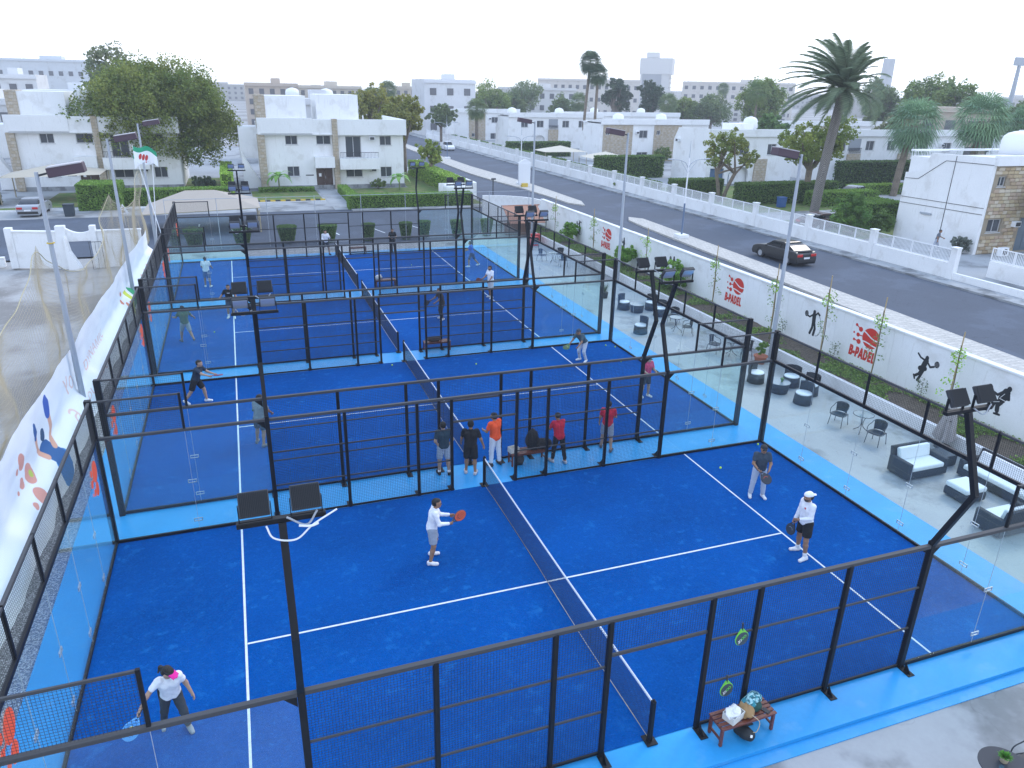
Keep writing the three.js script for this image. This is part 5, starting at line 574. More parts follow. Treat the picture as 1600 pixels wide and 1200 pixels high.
function tree(label, x, z, h, w, o = {}) { const r = rng(o.seed || (x * 31 + z * 17 | 0)), t = thing(o.name || 'tree', label, 'tree', o.group || null, x, -0.1, z), ch = o.ch || h * 0.68, cy = h - ch / 2, blobs = [], K = o.K || 9, R = w / 2, th = o.th || h - ch * 0.85;
  for (let i = 0; i < K; i++) { const d = rdir(r), k = 0.62 * Math.cbrt(0.25 + r() * 0.75), br = R * (0.32 + r() * 0.16); blobs.push([d[0] * R * k * 1.05, cy + d[1] * ch / 2 * k * 0.95, d[2] * R * k * 1.05, br * (ch > w ? 1 : Math.min(1.1, 0.55 + ch / w * 0.55))]); } if (o.blobs) blobs.push(...o.blobs);
  const tr = o.tr || h * 0.028 + 0.05, stems = o.stems || [[0, 0]]; stems.forEach(([sx, sz]) => part('trunk', uvm(tube([[sx * 0.15, 0, sz * 0.15], [sx * 0.5, th * 0.5, sz * 0.5], [sx, th, sz]], tr, 10, 8)), bark, t)); const lb = blobs.map((b, i) => { const st = stems[i % stems.length]; return bar(V(st[0], th * 0.95, st[1]), V(b[0], b[1], b[2]), tr * 0.55, tr * 1.3, 6); }); part('limbs', lb.map((g) => uvm(g)), bark, t);
  const c = part('crown', crownSoup(r, blobs, o.n || 5000, o.leaf || 0.45, o.cols || [[0.035, 0.06, 0.022], [0.075, 0.1, 0.03]], o.fill), leafMat, t); c.userData.kind = 'stuff'; return t; }
const G1 = [[0.04, 0.07, 0.024], [0.1, 0.125, 0.03]], YEL = [[0.075, 0.09, 0.022], [0.125, 0.12, 0.03]], DK = [[0.02, 0.035, 0.02], [0.04, 0.055, 0.028]], BLU = [[0.042, 0.065, 0.03], [0.085, 0.105, 0.04]];
tree('huge spreading yellow green tree in front of the left villa', -13.6, -89.2, 13.6, 18, { n: 95000, leaf: 0.26, K: 22, ch: 11.2, th: 4.2, tr: 0.42, seed: 4, cols: [[0.04, 0.07, 0.018], [0.115, 0.12, 0.024]], stems: [[-1.2, 0.3], [0.9, -0.2], [0.2, 0.6]], blobs: [[-6, 6.4, 1.5, 2.6], [6.2, 5.6, 1.2, 2.7], [0, 6.5, 3.5, 3], [3.8, 4.6, 2.4, 2.4], [-3, 5.2, 3, 2.6], [5, 8.5, 0.5, 2.6], [-4.5, 9.3, 0, 2.6], [0, 11.2, 0, 2.6]] });
tree('thin bluish tree showing above the huge tree', -18.7, -108.5, 16.3, 13, { n: 6500, leaf: 0.42, K: 12, ch: 9, cols: [[0.05, 0.07, 0.04], [0.1, 0.1, 0.05]], fill: 0.2 });
tree('yellowing tree beside the middle villa at road end', 16.2, -97.5, 11.8, 8, { n: 10000, leaf: 0.32, cols: YEL, ch: 9.6, K: 12 }); tree('sparse yellow tree behind the middle villa', 13.5, -108, 12.2, 8, { n: 5200, leaf: 0.34, cols: YEL, ch: 8, fill: 0.15 });
tree('small green tree at corner of villa lawn', 17.2, -86, 6, 4, { n: 3600, leaf: 0.26, cols: [[0.07, 0.11, 0.02], [0.14, 0.16, 0.03]] });
tree('round dark tree at the end of the road', 36.5, -155, 8.6, 8.4, { n: 5000, leaf: 0.4, cols: BLU, ch: 5.5, th: 3.4 });
const far = 'trees behind the compound houses'; [['grey green tree right of white end building', 62, -200, 14.2, 12, G1], ['dark tree between end building and tall palms', 80, -225, 16.4, 15, BLU], ['low tree left of the twin tall palms', 70, -205, 11, 9, BLU], ['dark dense tree below left of hazy tower, left crown', 99, -196, 16.2, 9, DK], ['dark dense tree below left of hazy tower, right crown', 107, -190, 17.2, 9, DK], ['pale tree below the hazy tower', 115, -186, 10.6, 11, G1], ['spreading tree right of hazy tower', 122, -182, 11.6, 13, BLU], ['tall bushy tree left of the big palm crown', 109, -143, 15.8, 12, G1], ['tree behind big palm fronds, farther', 135, -133, 14.2, 8, BLU], ['rounded tree right of chimney stack', 161, -162, 17.9, 11, BLU], ['large rounded tree above the fan palms, left part', 133, -120, 17.9, 11, G1], ['large rounded tree above the fan palms, right part', 129, -108, 16.2, 11, G1], ['lower tree between the two fan palms', 118, -88, 12.5, 10, BLU], ['low tree right of the tall palms', 85, -202, 10.8, 10, BLU], ['tree at right edge horizon', 150, -100, 15, 12, BLU], ['dark green tree behind gable house', 76, -97, 9.2, 7, [[0.03, 0.06, 0.025], [0.06, 0.1, 0.03]]], ['olive tree between fan palms and house row', 96, -90, 9.5, 8, [[0.06, 0.075, 0.04], [0.1, 0.1, 0.05]]], ['hazy tree low under the cream blocks', 160, -210, 13, 12, BLU], ['hazy tree behind villa roof', 30, -205, 12.5, 9, BLU], ['small dark tree on horizon above middle villa', 12, -175, 10, 5, DK]].forEach(([l, x, z, h, w, c], i) => tree(l, x, z, h, w, { n: 8000, leaf: 0.5, cols: c, group: far, K: 18, ch: h * 0.82, fill: 0.45 }));
tree('yellow green tree behind the big palm trunk', 54.1, -60.7, 10.4, 8.6, { n: 9000, leaf: 0.3, cols: [[0.055, 0.085, 0.018], [0.11, 0.125, 0.026]], ch: 7.2, th: 3.6, K: 12 });
tree('twin trunk tree with bare limbs before the blank house front', 44.6, -63.2, 7.9, 5.8, { n: 5200, leaf: 0.24, cols: [[0.07, 0.1, 0.025], [0.14, 0.14, 0.035]], ch: 4.6, th: 3.2, tr: 0.2, stems: [[-0.9, 0], [1.3, 0.4]], blobs: [[3.1, 4.9, 0.5, 1.1], [2.4, 4.0, 0.6, 0.9]] });
// feather palm
function datePalm(label, x, z, h, o = {}) { const r = rng(o.seed || 3), t = thing('date_palm', label, 'palm', null, x, -0.1, z), L = o.L || 4.6, lean = o.lean || [0, 0], top = [lean[0], h * 0.76, lean[1]]; part('trunk', uvm(tube([[0, 0, 0], [lean[0] * 0.2, h * 0.25, lean[1] * 0.2], [lean[0] * 0.55, h * 0.5, lean[1] * 0.55], top], o.tr || 0.42, 24, 14)), palmBark, t);
  part('boot_sleeve', lathe([[0.3, -1.5], [0.62, -0.6], [0.6, 0.2], [0.2, 0.7], [0, 0.8]], 16), tmat(barkT, 0.8, 1), t, ...top);
  const s = new Soup(), rib = []; const nF = o.n || 78, wind = o.wind || [-0.3, 0.05]; for (let f = 0; f < nF; f++) { const az = f * 2.39996 + r() * 0.3, el = 1.5 - 1.85 * Math.pow(f / nF, 1.05) + (r() - 0.5) * 0.2, len = L * (0.8 + r() * 0.3), P = []; let p = [top[0], top[1] + 0.3, top[2]], a = el; const ca = Math.cos(az), sa = Math.sin(az), st = len / 12; for (let i = 0; i <= 12; i++) { P.push(p.slice()); const k = i / 12; p = [p[0] + (Math.cos(a) * ca + wind[0] * k) * st, p[1] + Math.sin(a) * st, p[2] + (Math.cos(a) * sa + wind[1] * k) * st]; a -= 0.035 + k * 0.14; } rib.push(P);
    for (let i = 1; i <= 12; i++) for (let m = 0; m < 7; m++) { const k = (i - 1 + m / 7) / 12, A = P[i - 1], B = P[i], q = [0, 1, 2].map((c) => A[c] + (B[c] - A[c]) * m / 7), d = [B[0] - A[0], B[1] - A[1], B[2] - A[2]], side = [-d[2], 0, d[0]], sl = Math.hypot(...side) || 1, ll = 0.95 * Math.sin(0.35 + k * 2.5) * (0.8 + r() * 0.4); for (const sg of [-1, 1]) { const e = [q[0] + (side[0] / sl * sg * 0.75 + d[0] / st * 0.55 + wind[0] * 0.6) * ll, q[1] + (0.12 + d[1] / st * 0.5 - 0.4 * k) * ll, q[2] + (side[2] / sl * sg * 0.75 + d[2] / st * 0.55) * ll], w = 0.035; s.tri([q[0] - d[0] * w / st, q[1], q[2] - d[2] * w / st], [q[0] + d[0] * w / st, q[1], q[2] + d[2] * w / st], e, tint(r, o.cols || [[0.035, 0.055, 0.04], [0.07, 0.09, 0.055]])); s.tri([q[0], q[1] - 0.03, q[2]], [q[0], q[1] + 0.04, q[2]], e, tint(r, o.cols || [[0.035, 0.055, 0.04], [0.07, 0.09, 0.055]])); } } }
  part('fronds', s.build(), leafMat, t).userData.kind = 'stuff'; const rs = new Soup(); rib.forEach((P) => { for (let i = 0; i < 12; i++) rs.wire(P[i], P[i + 1], 0.035 * (1 - i / 13)); }); part('ribs', rs.build(), mat(0.14, 0.13, 0.06, 0.9), t); return t; }
datePalm('big windblown date palm with thick trunk beyond the road', 48.4, -52.5, 15.2, { lean: [1.5, -0.4], L: 5.3, n: 66, tr: 0.46, wind: [-0.62, 0.12], cols: [[0.06, 0.085, 0.055], [0.12, 0.145, 0.09]] });
function fanPalm(label, x, z, h, o = {}) { const r = rng(o.seed || (x | 0)), t = thing('fan_palm', label, 'palm', o.group || 'fan palms', x, -0.1, z), ty = h * (o.tk || 0.78), R = o.R || 1.7, ln = o.lean || 0; part('trunk', uvm(tube([[0, 0, 0], [ln * 0.3, ty * 0.5, 0], [ln, ty, 0]], o.tr || 0.26, 12, 10)), bark, t);
  const s = new Soup(), nF = o.n || 46; for (let f = 0; f < nF; f++) { const az = f * 2.39996, el = 1.35 - 2.5 * Math.pow(f / nF, 0.85), ca = Math.cos(az), sa = Math.sin(az), pl = R * 0.55, c = [ln + Math.cos(el) * ca * pl, ty + Math.sin(el) * pl + 0.2, Math.cos(el) * sa * pl], fw = [Math.cos(el) * ca, Math.sin(el), Math.cos(el) * sa], sd = [-sa, 0, ca], up = [-Math.sin(el) * ca, Math.cos(el), -Math.sin(el) * sa], col = tint(r, o.cols || [[0.055, 0.1, 0.06], [0.11, 0.165, 0.085]], 0.4); s.quad([ln, ty, 0], [ln + sd[0] * 0.03, ty, sd[2] * 0.03], [c[0] + sd[0] * 0.03, c[1], c[2] + sd[2] * 0.03], c, col);
    for (let b = 0; b < 17; b++) { const a = (b / 16 - 0.5) * 3.5, L = R * 0.75 * (0.8 + r() * 0.3), d = [0, 1, 2].map((k) => fw[k] * Math.cos(a) + sd[k] * Math.sin(a)), w = 0.07, n = [0, 1, 2].map((k) => -fw[k] * Math.sin(a) + sd[k] * Math.cos(a)), m = [0, 1, 2].map((k) => c[k] + d[k] * L * 0.6 + up[k] * 0.05), e = [m[0] + d[0] * L * 0.35, m[1] + d[1] * L * 0.35 - L * 0.3, m[2] + d[2] * L * 0.35]; s.tri(c, [0, 1, 2].map((k) => m[k] - n[k] * w), [0, 1, 2].map((k) => m[k] + n[k] * w), mulc(col, 0.85 + r() * 0.3)); s.tri([0, 1, 2].map((k) => m[k] - n[k] * w), e, [0, 1, 2].map((k) => m[k] + n[k] * w), mulc(col, 0.85 + r() * 0.3)); } }
  part('fronds', s.build(), leafMat, t).userData.kind = 'stuff'; return t; }
fanPalm('fan palm with leaning trunk left of right edge house', 69.3, -63, 11, { R: 3.1, n: 64, lean: 1.2, tr: 0.4, tk: 0.74 }); fanPalm('fan palm above the right edge house roof', 80.3, -62.4, 11.8, { R: 3.3, n: 64, tr: 0.42, tk: 0.74 });
fanPalm('taller of the twin tall palms behind stone faced house', 57.2, -127.5, 18.2, { R: 2.1, tk: 0.88, n: 60, lean: 0.8, cols: DK.map((c) => mulc(c, 1.3)) }); fanPalm('shorter of the twin tall palms behind stone faced house', 58.8, -126, 16.2, { R: 1.9, tk: 0.86, n: 50, lean: 0.2, cols: DK.map((c) => mulc(c, 1.3)) });
fanPalm('palm standing before far stone bay house', 42.6, -148.8, 9.2, { R: 2.2, cols: BLU, tr: 0.35 }); fanPalm('distant palm above trees right of villa', 31.6, -187.6, 13.2, { R: 2.4, cols: BLU }); fanPalm('lone distant palm right of the tower', 175, -255, 16.4, { R: 2.4, cols: BLU }); fanPalm('palm among trees under the tower', 101.4, -171.5, 11, { R: 2.6, cols: BLU }); fanPalm('palm right behind twin tall palms', 85, -191, 10.6, { R: 2.6, cols: BLU }); fanPalm('palm left of big date palm, farther', 104.5, -139, 14.8, { R: 2.8, cols: G1 }); fanPalm('palm crown at right picture edge', 86.5, -61, 10.6, { R: 2.6 }); fanPalm('low fan palm at foot of stone fronted right house', 51.3, -30.8, 5.2, { R: 1.5 });
// hedges
function hedge(label, x0, x1, z0, z1, h, o = {}) { const r = rng(o.seed || (x0 * 13 + z0 * 7 | 0)), w = x1 - x0, d = Math.abs(z1 - z0), t = thing(o.name || 'hedge', label, 'hedge', null, (x0 + x1) / 2, -0.1, (z0 + z1) / 2), cols = o.cols || [[0.05, 0.1, 0.018], [0.11, 0.17, 0.03]]; part('branches', uvm(rbox(w - 0.25, h - 0.12, d - 0.25, Math.min(0.15, d * 0.2), 0, h / 2 - 0.06, 0)), mat(...mulc(cols[0], 0.7), 1), t);
  const s = new Soup(), size = o.leaf || 0.14, A = [w * d, w * h, w * h, d * h, d * h], tot = A.reduce((a, b) => a + b), n = Math.min(o.n || 14000, tot * (o.den || 240)) | 0, N = vnoise(r() * 1000 | 0); for (let i = 0; i < n; i++) { let q = r() * tot, f = 0; while (q > A[f]) q -= A[f++]; const u = r() - 0.5, v = r(), b = 0.14 * (N((u + 0.5) * 0.99, v * 0.99, 16, 3) - 0.5) - r() * 0.1; const p = f === 0 ? [u * w, h + b, (v - 0.5) * d] : f < 3 ? [u * w, v * h, (f === 1 ? 1 : -1) * (d / 2 + b)] : [(f === 3 ? 1 : -1) * (w / 2 + b), v * h, u * d]; leaf(s, r, p, size * (0.7 + r() * 0.6), tint(r, cols, 0.5), f === 0 ? [0, 1, 0] : [0, 0, 0]); }
  part('foliage', s.build(), leafMat, t).userData.kind = 'stuff'; return t; }
hedge('bright clipped hedge in front of the middle villa', 4.0, 16.6, -66, -67.5, 1.35, { n: 16000 }); hedge('small bright hedge by villa footpath', 4.6, 5.6, -67.6, -79, 0.9); hedge('long hedge along the side street left of villa', -19, -6.6, -72.2, -73.8, 1.6, { leaf: 0.18 }); hedge('rounded hedge block left of the long hedge', -20, -16.4, -70.2, -73.9, 2.4, { leaf: 0.18 }); hedge('hedge behind garden wall along the road', 16.4, 18, -73, -96, 2.0, { leaf: 0.2, n: 9000, cols: [[0.07, 0.13, 0.02], [0.16, 0.22, 0.04]] }); hedge('flower strip hedge under villa windows', -3.8, 2.2, -80.2, -81.4, 0.5, { n: 3000 });
hedge('tall bright climber beside the middle villa', -7.6, -6.4, -76, -90, 2.6, { leaf: 0.2, n: 5000, cols: [[0.1, 0.17, 0.02], [0.17, 0.25, 0.04]] }); hedge('dark hedge at far left edge of picture', -33, -27.6, -74, -77, 3.4, { leaf: 0.2, n: 6000, cols: DK });
const hc = [[0.03, 0.06, 0.016], [0.07, 0.11, 0.026]]; hedge('hedge between blank house and road, right section', 45.2, 58, -60, -61.8, 2.3, { leaf: 0.18, cols: hc }); hedge('hedge behind compound wall below twin trunk tree', 40.2, 46.5, -65.5, -67.3, 2.2, { leaf: 0.18, cols: hc }); hedge('low hedge running behind slatted fence panels', 38.6, 40, -68, -96, 1.7, { leaf: 0.22, n: 7000, cols: hc }); hedge('tall hedge left of blank house front', 40.8, 51, -86.5, -88.3, 3.0, { leaf: 0.22, n: 8000, cols: hc }); hedge('hedge beside shade sails in compound', 40, 52, -121, -123, 2.6, { leaf: 0.25, n: 5000, cols: hc }); hedge('hedge under shade sails by the road', 39.2, 40.8, -97, -128, 1.7, { leaf: 0.25, n: 5000, cols: hc }); hedge('tall dark hedge right of arches', 68, 86, -70.4, -72.2, 3.4, { leaf: 0.24, n: 9000, cols: [[0.02, 0.04, 0.014], [0.05, 0.08, 0.022]] }); hedge('bright hedge beside the silver car', 64, 80, -64.2, -65.4, 1.3, { leaf: 0.2, n: 6000, cols: [[0.06, 0.11, 0.02], [0.12, 0.18, 0.03]] }); hedge('hedge in front of silver car', 52.5, 61, -57, -59, 1.6, { leaf: 0.18, n: 7000, cols: [[0.05, 0.1, 0.018], [0.11, 0.17, 0.03]] }); hedge('clipped hedge behind compound fence left of right house', 46.6, 51.5, -44.2, -47.6, 2.4, { leaf: 0.16, n: 9000, cols: [[0.035, 0.075, 0.016], [0.08, 0.13, 0.025]] }); hedge('low hedge below far row house', 39, 41, -132, -160, 1.6, { leaf: 0.3, n: 4000, cols: hc });
// shrubs, clipped bushes
function shrub(label, x, z, h, w, o = {}) { const r = rng((x * 91 + z * 13) | 0), t = thing(o.name || 'shrub', label, 'shrub', o.group || null, x, o.y ?? -0.1, z), bl = [[0, h * 0.5, 0, Math.min(w, h) * 0.46]]; for (let i = 0; i < 7; i++) { const d = rdir(r); bl.push([d[0] * w * 0.26, h * 0.52 + d[1] * h * 0.22, d[2] * w * 0.26, Math.min(w, h) * 0.28]); } part('stems', [0, 1, 2, 3].map((i) => bar(V(0, 0, 0), V(Math.cos(i * 1.7) * w * 0.2, h * 0.6, Math.sin(i * 1.7) * w * 0.2), 0.03, 0.05, 5)), mat(0.1, 0.08, 0.05, 1), t); part('foliage', crownSoup(r, bl, o.n || 5000, o.leaf || 0.12, o.cols || [[0.045, 0.1, 0.018], [0.1, 0.17, 0.03]], 0.5), leafMat, t).userData.kind = 'stuff'; return t; }
shrub('round bright shrub in planter, nearest to camera', 17.45, -28.2, 1.9, 2.0, { y: 0.2, n: 7000 }); shrub('round shrub in planter beside middle right lamp pole', 17.5, -34.5, 1.75, 1.7, { y: 0.2 }); shrub('round shrub in planter farthest from camera', 17.5, -43.4, 1.8, 1.6, { y: 0.2 });
shrub('big dark shrubs behind fence left of right house', 44, -42.6, 3.6, 4.6, { n: 9000, leaf: 0.2, cols: [[0.03, 0.07, 0.016], [0.07, 0.12, 0.022]] }); shrub('flowering shrub right of big dark shrubs', 46.1, -41.6, 2.4, 2.2, { leaf: 0.16, cols: hc }); shrub('small grey shrub at the foot of right house gable', 46.3, -33.6, 1.5, 1.6, { leaf: 0.16, cols: [[0.05, 0.06, 0.05], [0.1, 0.11, 0.09]], n: 2200 }); shrub('leafy shrub under right window of middle villa', 9.6, -81.2, 1.3, 2.4, { n: 2600, leaf: 0.16, cols: G1 }); shrub('dark garden shrub under large tree', -9.5, -80, 2.2, 3, { n: 3000, leaf: 0.2, cols: DK }); shrub('shrub beside stone faced house front', 63.5, -107.8, 3, 3.4, { n: 2500, leaf: 0.25, cols: G1 }); shrub('climbing shrub on compound fence left of lamp', 38.9, -75, 1.9, 3.5, { n: 3000, leaf: 0.2, cols: G1 });
[[-9.45, -50.7], [-6.1, -50.6], [-2.86, -50.35], [0.14, -50.15], [3.22, -49.9], [6.16, -49.8], [7.75, -50.2], [10.4, -50], [12.9, -49.8]].forEach(([x, z], i) => { const r = rng(i + 50), big = i < 4 ? 1.15 : 0.82, t = thing('clipped_bush', ['leftmost clipped tapering bush beyond the farthest court', 'second clipped tapering bush from the left beyond farthest court', 'third clipped tapering bush from the left beyond farthest court', 'fourth clipped tapering bush, behind player in white at far fence', 'fifth clipped tapering bush, left of player in black at far fence', 'sixth clipped tapering bush, right of player in black', 'seventh clipped tapering bush beyond the farthest court', 'second to last clipped tapering bush behind glass', 'rightmost clipped tapering bush beyond the far corner'][i], 'bush', 'clipped tapering bushes', x, -0.09, z); part('branches', lathe([[0, 0], [0.36 * big, 0], [0.6 * big, 1.22], [0, 1.26]], 16), mat(0.02, 0.04, 0.014, 1), t); const s = new Soup(); for (let k = 0; k < 2600; k++) { const y = r() * 1.3, a = r() * 6.283, top = r() < 0.25, rad = top ? Math.sqrt(r()) * 0.62 * big : (0.38 + 0.25 * Math.min(1, y / 1.26)) * big; leaf(s, r, [Math.cos(a) * rad, top ? 1.28 + r() * 0.05 : y, Math.sin(a) * rad], 0.1, tint(r, [[0.03, 0.055, 0.018], [0.06, 0.1, 0.028]], 0.5), [0, 0, 0]); } part('foliage', s.build(), leafMat, t).userData.kind = 'stuff'; });
// staked saplings and low planting in the planter
[[17.2, -15.6, 3.9, 'sapling tied to a stake in front of ball silhouette'], [17.55, -13.0, 3.6, 'leafy sapling on stake covering the last letter of nearest emblem'], [17.5, -9.3, 3.3, 'sapling with bright tuft on stake between two silhouettes'], [17.1, -18.9, 3.7, 'sapling with dark tuft on stake right of middle emblem'], [17.2, -23.9, 3.6, 'sapling on stake left of middle emblem'], [17.4, -31.6, 3.2, 'sapling on stake between two round shrubs'], [17.3, -38.9, 3.3, 'sapling on stake at farthest emblem'], [17.4, -46.2, 3.2, 'farthest staked sapling in the planter']].forEach(([x, z, h, l], i) => { const r = rng(i + 90), t = thing('staked_sapling', l, 'sapling', 'staked saplings', x, 0.22, z), ln = (r() - 0.5) * 0.16; part('stake', bar(V(0.05, 0, 0), V(0.05 + ln, h, 0.1 * ln), 0.045, 0.05, 7), mat(0.4, 0.3, 0.16, 0.9), t); part('stem', tube([[0, 0, 0.04], [0.04, h * 0.4, 0.06], [ln, h * 0.85, 0.02]], 0.018, 14, 6), mat(0.12, 0.1, 0.06, 1), t); const s = new Soup(), k = h * 0.85; for (let b = 0; b < 10; b++) { const y = h * (0.3 + 0.55 * b / 10), a = r() * 6.3, rr = 0.12 + r() * 0.22; for (let q = 0; q < 14; q++) { const d = rdir(r); leaf(s, r, [Math.cos(a) * rr + d[0] * 0.14, y + d[1] * 0.15, Math.sin(a) * rr + d[2] * 0.14], 0.085, tint(r, i % 3 === 2 ? [[0.1, 0.2, 0.02], [0.17, 0.28, 0.04]] : [[0.05, 0.09, 0.03], [0.12, 0.16, 0.06]], 0.4), d); } } for (let q = 0; q < 80; q++) { const d = rdir(r), w = Math.cbrt(r()) * 0.26; leaf(s, r, [ln * 0.7 + d[0] * w, h * 0.72 + d[1] * w * 1.3, d[2] * w], 0.1, tint(r, [[0.08, 0.15, 0.025], [0.15, 0.22, 0.04]], 0.4), d); } part('foliage', s.build(), leafMat, t).userData.kind = 'stuff'; });
{ const s = new Soup(), r = rng(123), N = vnoise(41); for (let i = 0; i < 60000; i++) { const z = 4 - r() * 55, x = 16.5 + r() * 1.65; if (N((z + 60) / 80, (x - 16) / 80, 60, 2) < 0.38 + r() * 0.2) continue; leaf(s, r, [x, 0.3 + r() * 0.12, z], 0.07 + r() * 0.06, tint(r, [[0.05, 0.09, 0.02], [0.12, 0.17, 0.04]], 0.5), [0, 1, 0]); } const m = struct('ground_cover', s.build(), leafMat); m.userData = { kind: 'stuff', label: 'low green ground cover growing in the planter bed', category: 'ground cover' }; }
{ const t = thing('potted_shrub', 'shrub in terracotta pot beside the nearest right lamp pole', 'plant', null, 15.25, -0.1, -17.0); part('pot', lathe([[0, 0], [0.2, 0], [0.28, 0.32], [0.31, 0.32], [0.31, 0.38], [0.25, 0.38], [0, 0.34]], 20), mat(0.4, 0.14, 0.08, 0.85), t); part('foliage', crownSoup(rng(6), [[0, 0.65, 0, 0.22], [0.1, 0.85, 0, 0.18], [-0.1, 0.8, 0.1, 0.16]], 500, 0.12, [[0.05, 0.1, 0.02], [0.1, 0.15, 0.03]]), leafMat, t).userData.kind = 'stuff'; }
{ const t = thing('potted_plant', 'spiky potted plant behind the corner of second court', 'plant', null, 13.5, -0.1, -29.2); part('pot', lathe([[0, 0], [0.18, 0], [0.22, 0.35], [0.18, 0.35], [0, 0.3]], 18), M.dark, t); const s = new Soup(), r = rng(61); for (let i = 0; i < 60; i++) { const a = r() * 6.3, e = 0.3 + r() * 1.1, L = 0.5 + r() * 0.4, c = [Math.cos(a) * Math.cos(e) * L, 0.35 + Math.sin(e) * L, Math.sin(a) * Math.cos(e) * L]; s.tri([-Math.sin(a) * 0.02, 0.35, Math.cos(a) * 0.02], [Math.sin(a) * 0.02, 0.35, -Math.cos(a) * 0.02], c, tint(r, DK)); } part('foliage', s.build(), leafMat, t).userData.kind = 'stuff'; }
function banana(label, x, z, h) { const r = rng(x * 10 | 0), t = thing('banana_plant', label, 'plant', 'banana plants', x, -0.1, z), s = new Soup(); part('stem', bar(V(0, 0, 0), V(0, h * 0.55, 0), 0.12, 0.2, 8), mat(0.16, 0.2, 0.08, 0.9), t); for (let f = 0; f < 10; f++) { const a = f * 2.4, L = h * 0.6; let p = [0, h * 0.5, 0], el = 1.2 - f * 0.09; const col = tint(r, [[0.07, 0.15, 0.03], [0.13, 0.22, 0.05]]); for (let i = 0; i < 6; i++) { const q = [p[0] + Math.cos(el) * Math.cos(a) * L / 6, p[1] + Math.sin(el) * L / 6, p[2] + Math.cos(el) * Math.sin(a) * L / 6], w = (k) => 0.28 * Math.sin(PI * (0.1 + 0.85 * k / 6)), n = [-Math.sin(a), 0, Math.cos(a)]; s.quad([p[0] - n[0] * w(i), p[1] - 0.03, p[2] - n[2] * w(i)], [p[0] + n[0] * w(i), p[1] - 0.03, p[2] + n[2] * w(i)], [q[0] + n[0] * w(i + 1), q[1] - 0.03, q[2] + n[2] * w(i + 1)], [q[0] - n[0] * w(i + 1), q[1] - 0.03, q[2] - n[2] * w(i + 1)], col); p = q; el -= 0.35; } } part('leaves', s.build(), leafMat, t); }
banana('banana plant at left front of middle villa', -1.6, -80.6, 3.2); banana('banana plant at right front of middle villa', 11.8, -79.5, 2.8);
[[17.9, -19.0, 'low young shrub at wall foot right of middle emblem'], [17.9, -15.5, 'low young shrub at wall foot left of nearest emblem'], [17.9, -10.8, 'low young shrub at wall foot under girl silhouette']].forEach(([x, z, l], i) => { const r = rng(i + 300), t = thing('wall_shrub', l, 'shrub', 'young shrubs at the wall foot', x, 0.25, z), s = new Soup(); part('stem', tube([[0, 0, 0], [0.03, 0.4, 0.02], [0, 0.75, 0]], 0.01, 8, 5), mat(0.12, 0.1, 0.07, 1), t); for (let k = 0; k < 90; k++) { const d = rdir(r); leaf(s, r, [d[0] * 0.18, 0.3 + r() * 0.6, d[2] * 0.22], 0.07, tint(r, [[0.04, 0.06, 0.03], [0.08, 0.1, 0.05]], 0.4), d); } part('foliage', s.build(), leafMat, t).userData.kind = 'stuff'; });
// ---------- people: one continuous skin surface each, clothes and hair over it ----------
function surfNet(f, lo, hi, c) { // surface nets of f = 0 over a box
  const n = [0, 1, 2].map((k) => Math.max(3, Math.ceil((hi[k] - lo[k]) / c) + 1)), [nx, ny, nz] = n, F = new Float32Array(nx * ny * nz), id = (i, j, k) => i + nx * (j + ny * k);
  for (let k = 0; k < nz; k++) for (let j = 0; j < ny; j++) for (let i = 0; i < nx; i++) F[id(i, j, k)] = (i && j && k && i < nx - 1 && j < ny - 1 && k < nz - 1) ? f(lo[0] + i * c, lo[1] + j * c, lo[2] + k * c) : 1;
  const vi = new Int32Array(nx * ny * nz).fill(-1), P = [], I = [];
  for (let k = 0; k < nz - 1; k++) for (let j = 0; j < ny - 1; j++) for (let i = 0; i < nx - 1; i++) { let m = 0, x = 0, y = 0, z = 0, s = 0; const v = []; for (let q = 0; q < 8; q++) v.push(F[id(i + (q & 1), j + (q >> 1 & 1), k + (q >> 2))]); for (let q = 0; q < 8; q++) if (v[q] < 0) m++; if (!m || m === 8) continue; for (let a = 0; a < 8; a++) for (const b of [a ^ 1, a ^ 2, a ^ 4]) if (b > a && (v[a] < 0) !== (v[b] < 0)) { const t = v[a] / (v[a] - v[b]); x += (a & 1) + ((b & 1) - (a & 1)) * t; y += (a >> 1 & 1) + ((b >> 1 & 1) - (a >> 1 & 1)) * t; z += (a >> 2) + ((b >> 2) - (a >> 2)) * t; s++; } vi[id(i, j, k)] = P.length / 3; P.push(lo[0] + (i + x / s) * c, lo[1] + (j + y / s) * c, lo[2] + (k + z / s) * c); }
  const quad = (a, b, d, e, fl) => { if (fl) I.push(a, b, d, a, d, e); else I.push(a, d, b, a, e, d); };
  for (let k = 1; k < nz - 1; k++) for (let j = 1; j < ny - 1; j++) for (let i = 1; i < nx - 1; i++) { const v = F[id(i, j, k)] < 0; if (v !== F[id(i + 1, j, k)] < 0) quad(vi[id(i, j - 1, k - 1)], vi[id(i, j, k - 1)], vi[id(i, j, k)], vi[id(i, j - 1, k)], v); if (v !== F[id(i, j + 1, k)] < 0) quad(vi[id(i - 1, j, k - 1)], vi[id(i - 1, j, k)], vi[id(i, j, k)], vi[id(i, j, k - 1)], v); if (v !== F[id(i, j, k + 1)] < 0) quad(vi[id(i - 1, j - 1, k)], vi[id(i, j - 1, k)], vi[id(i, j, k)], vi[id(i - 1, j, k)], v); }
  const g = new THREE.BufferGeometry(); g.setAttribute('position', new THREE.Float32BufferAttribute(P, 3)); g.setIndex(I); g.computeVertexNormals(); return g;
}
const smin = (a, b, k) => { const h = Math.max(k - Math.abs(a - b), 0) / k; return Math.min(a, b) - h * h * k * 0.25; };
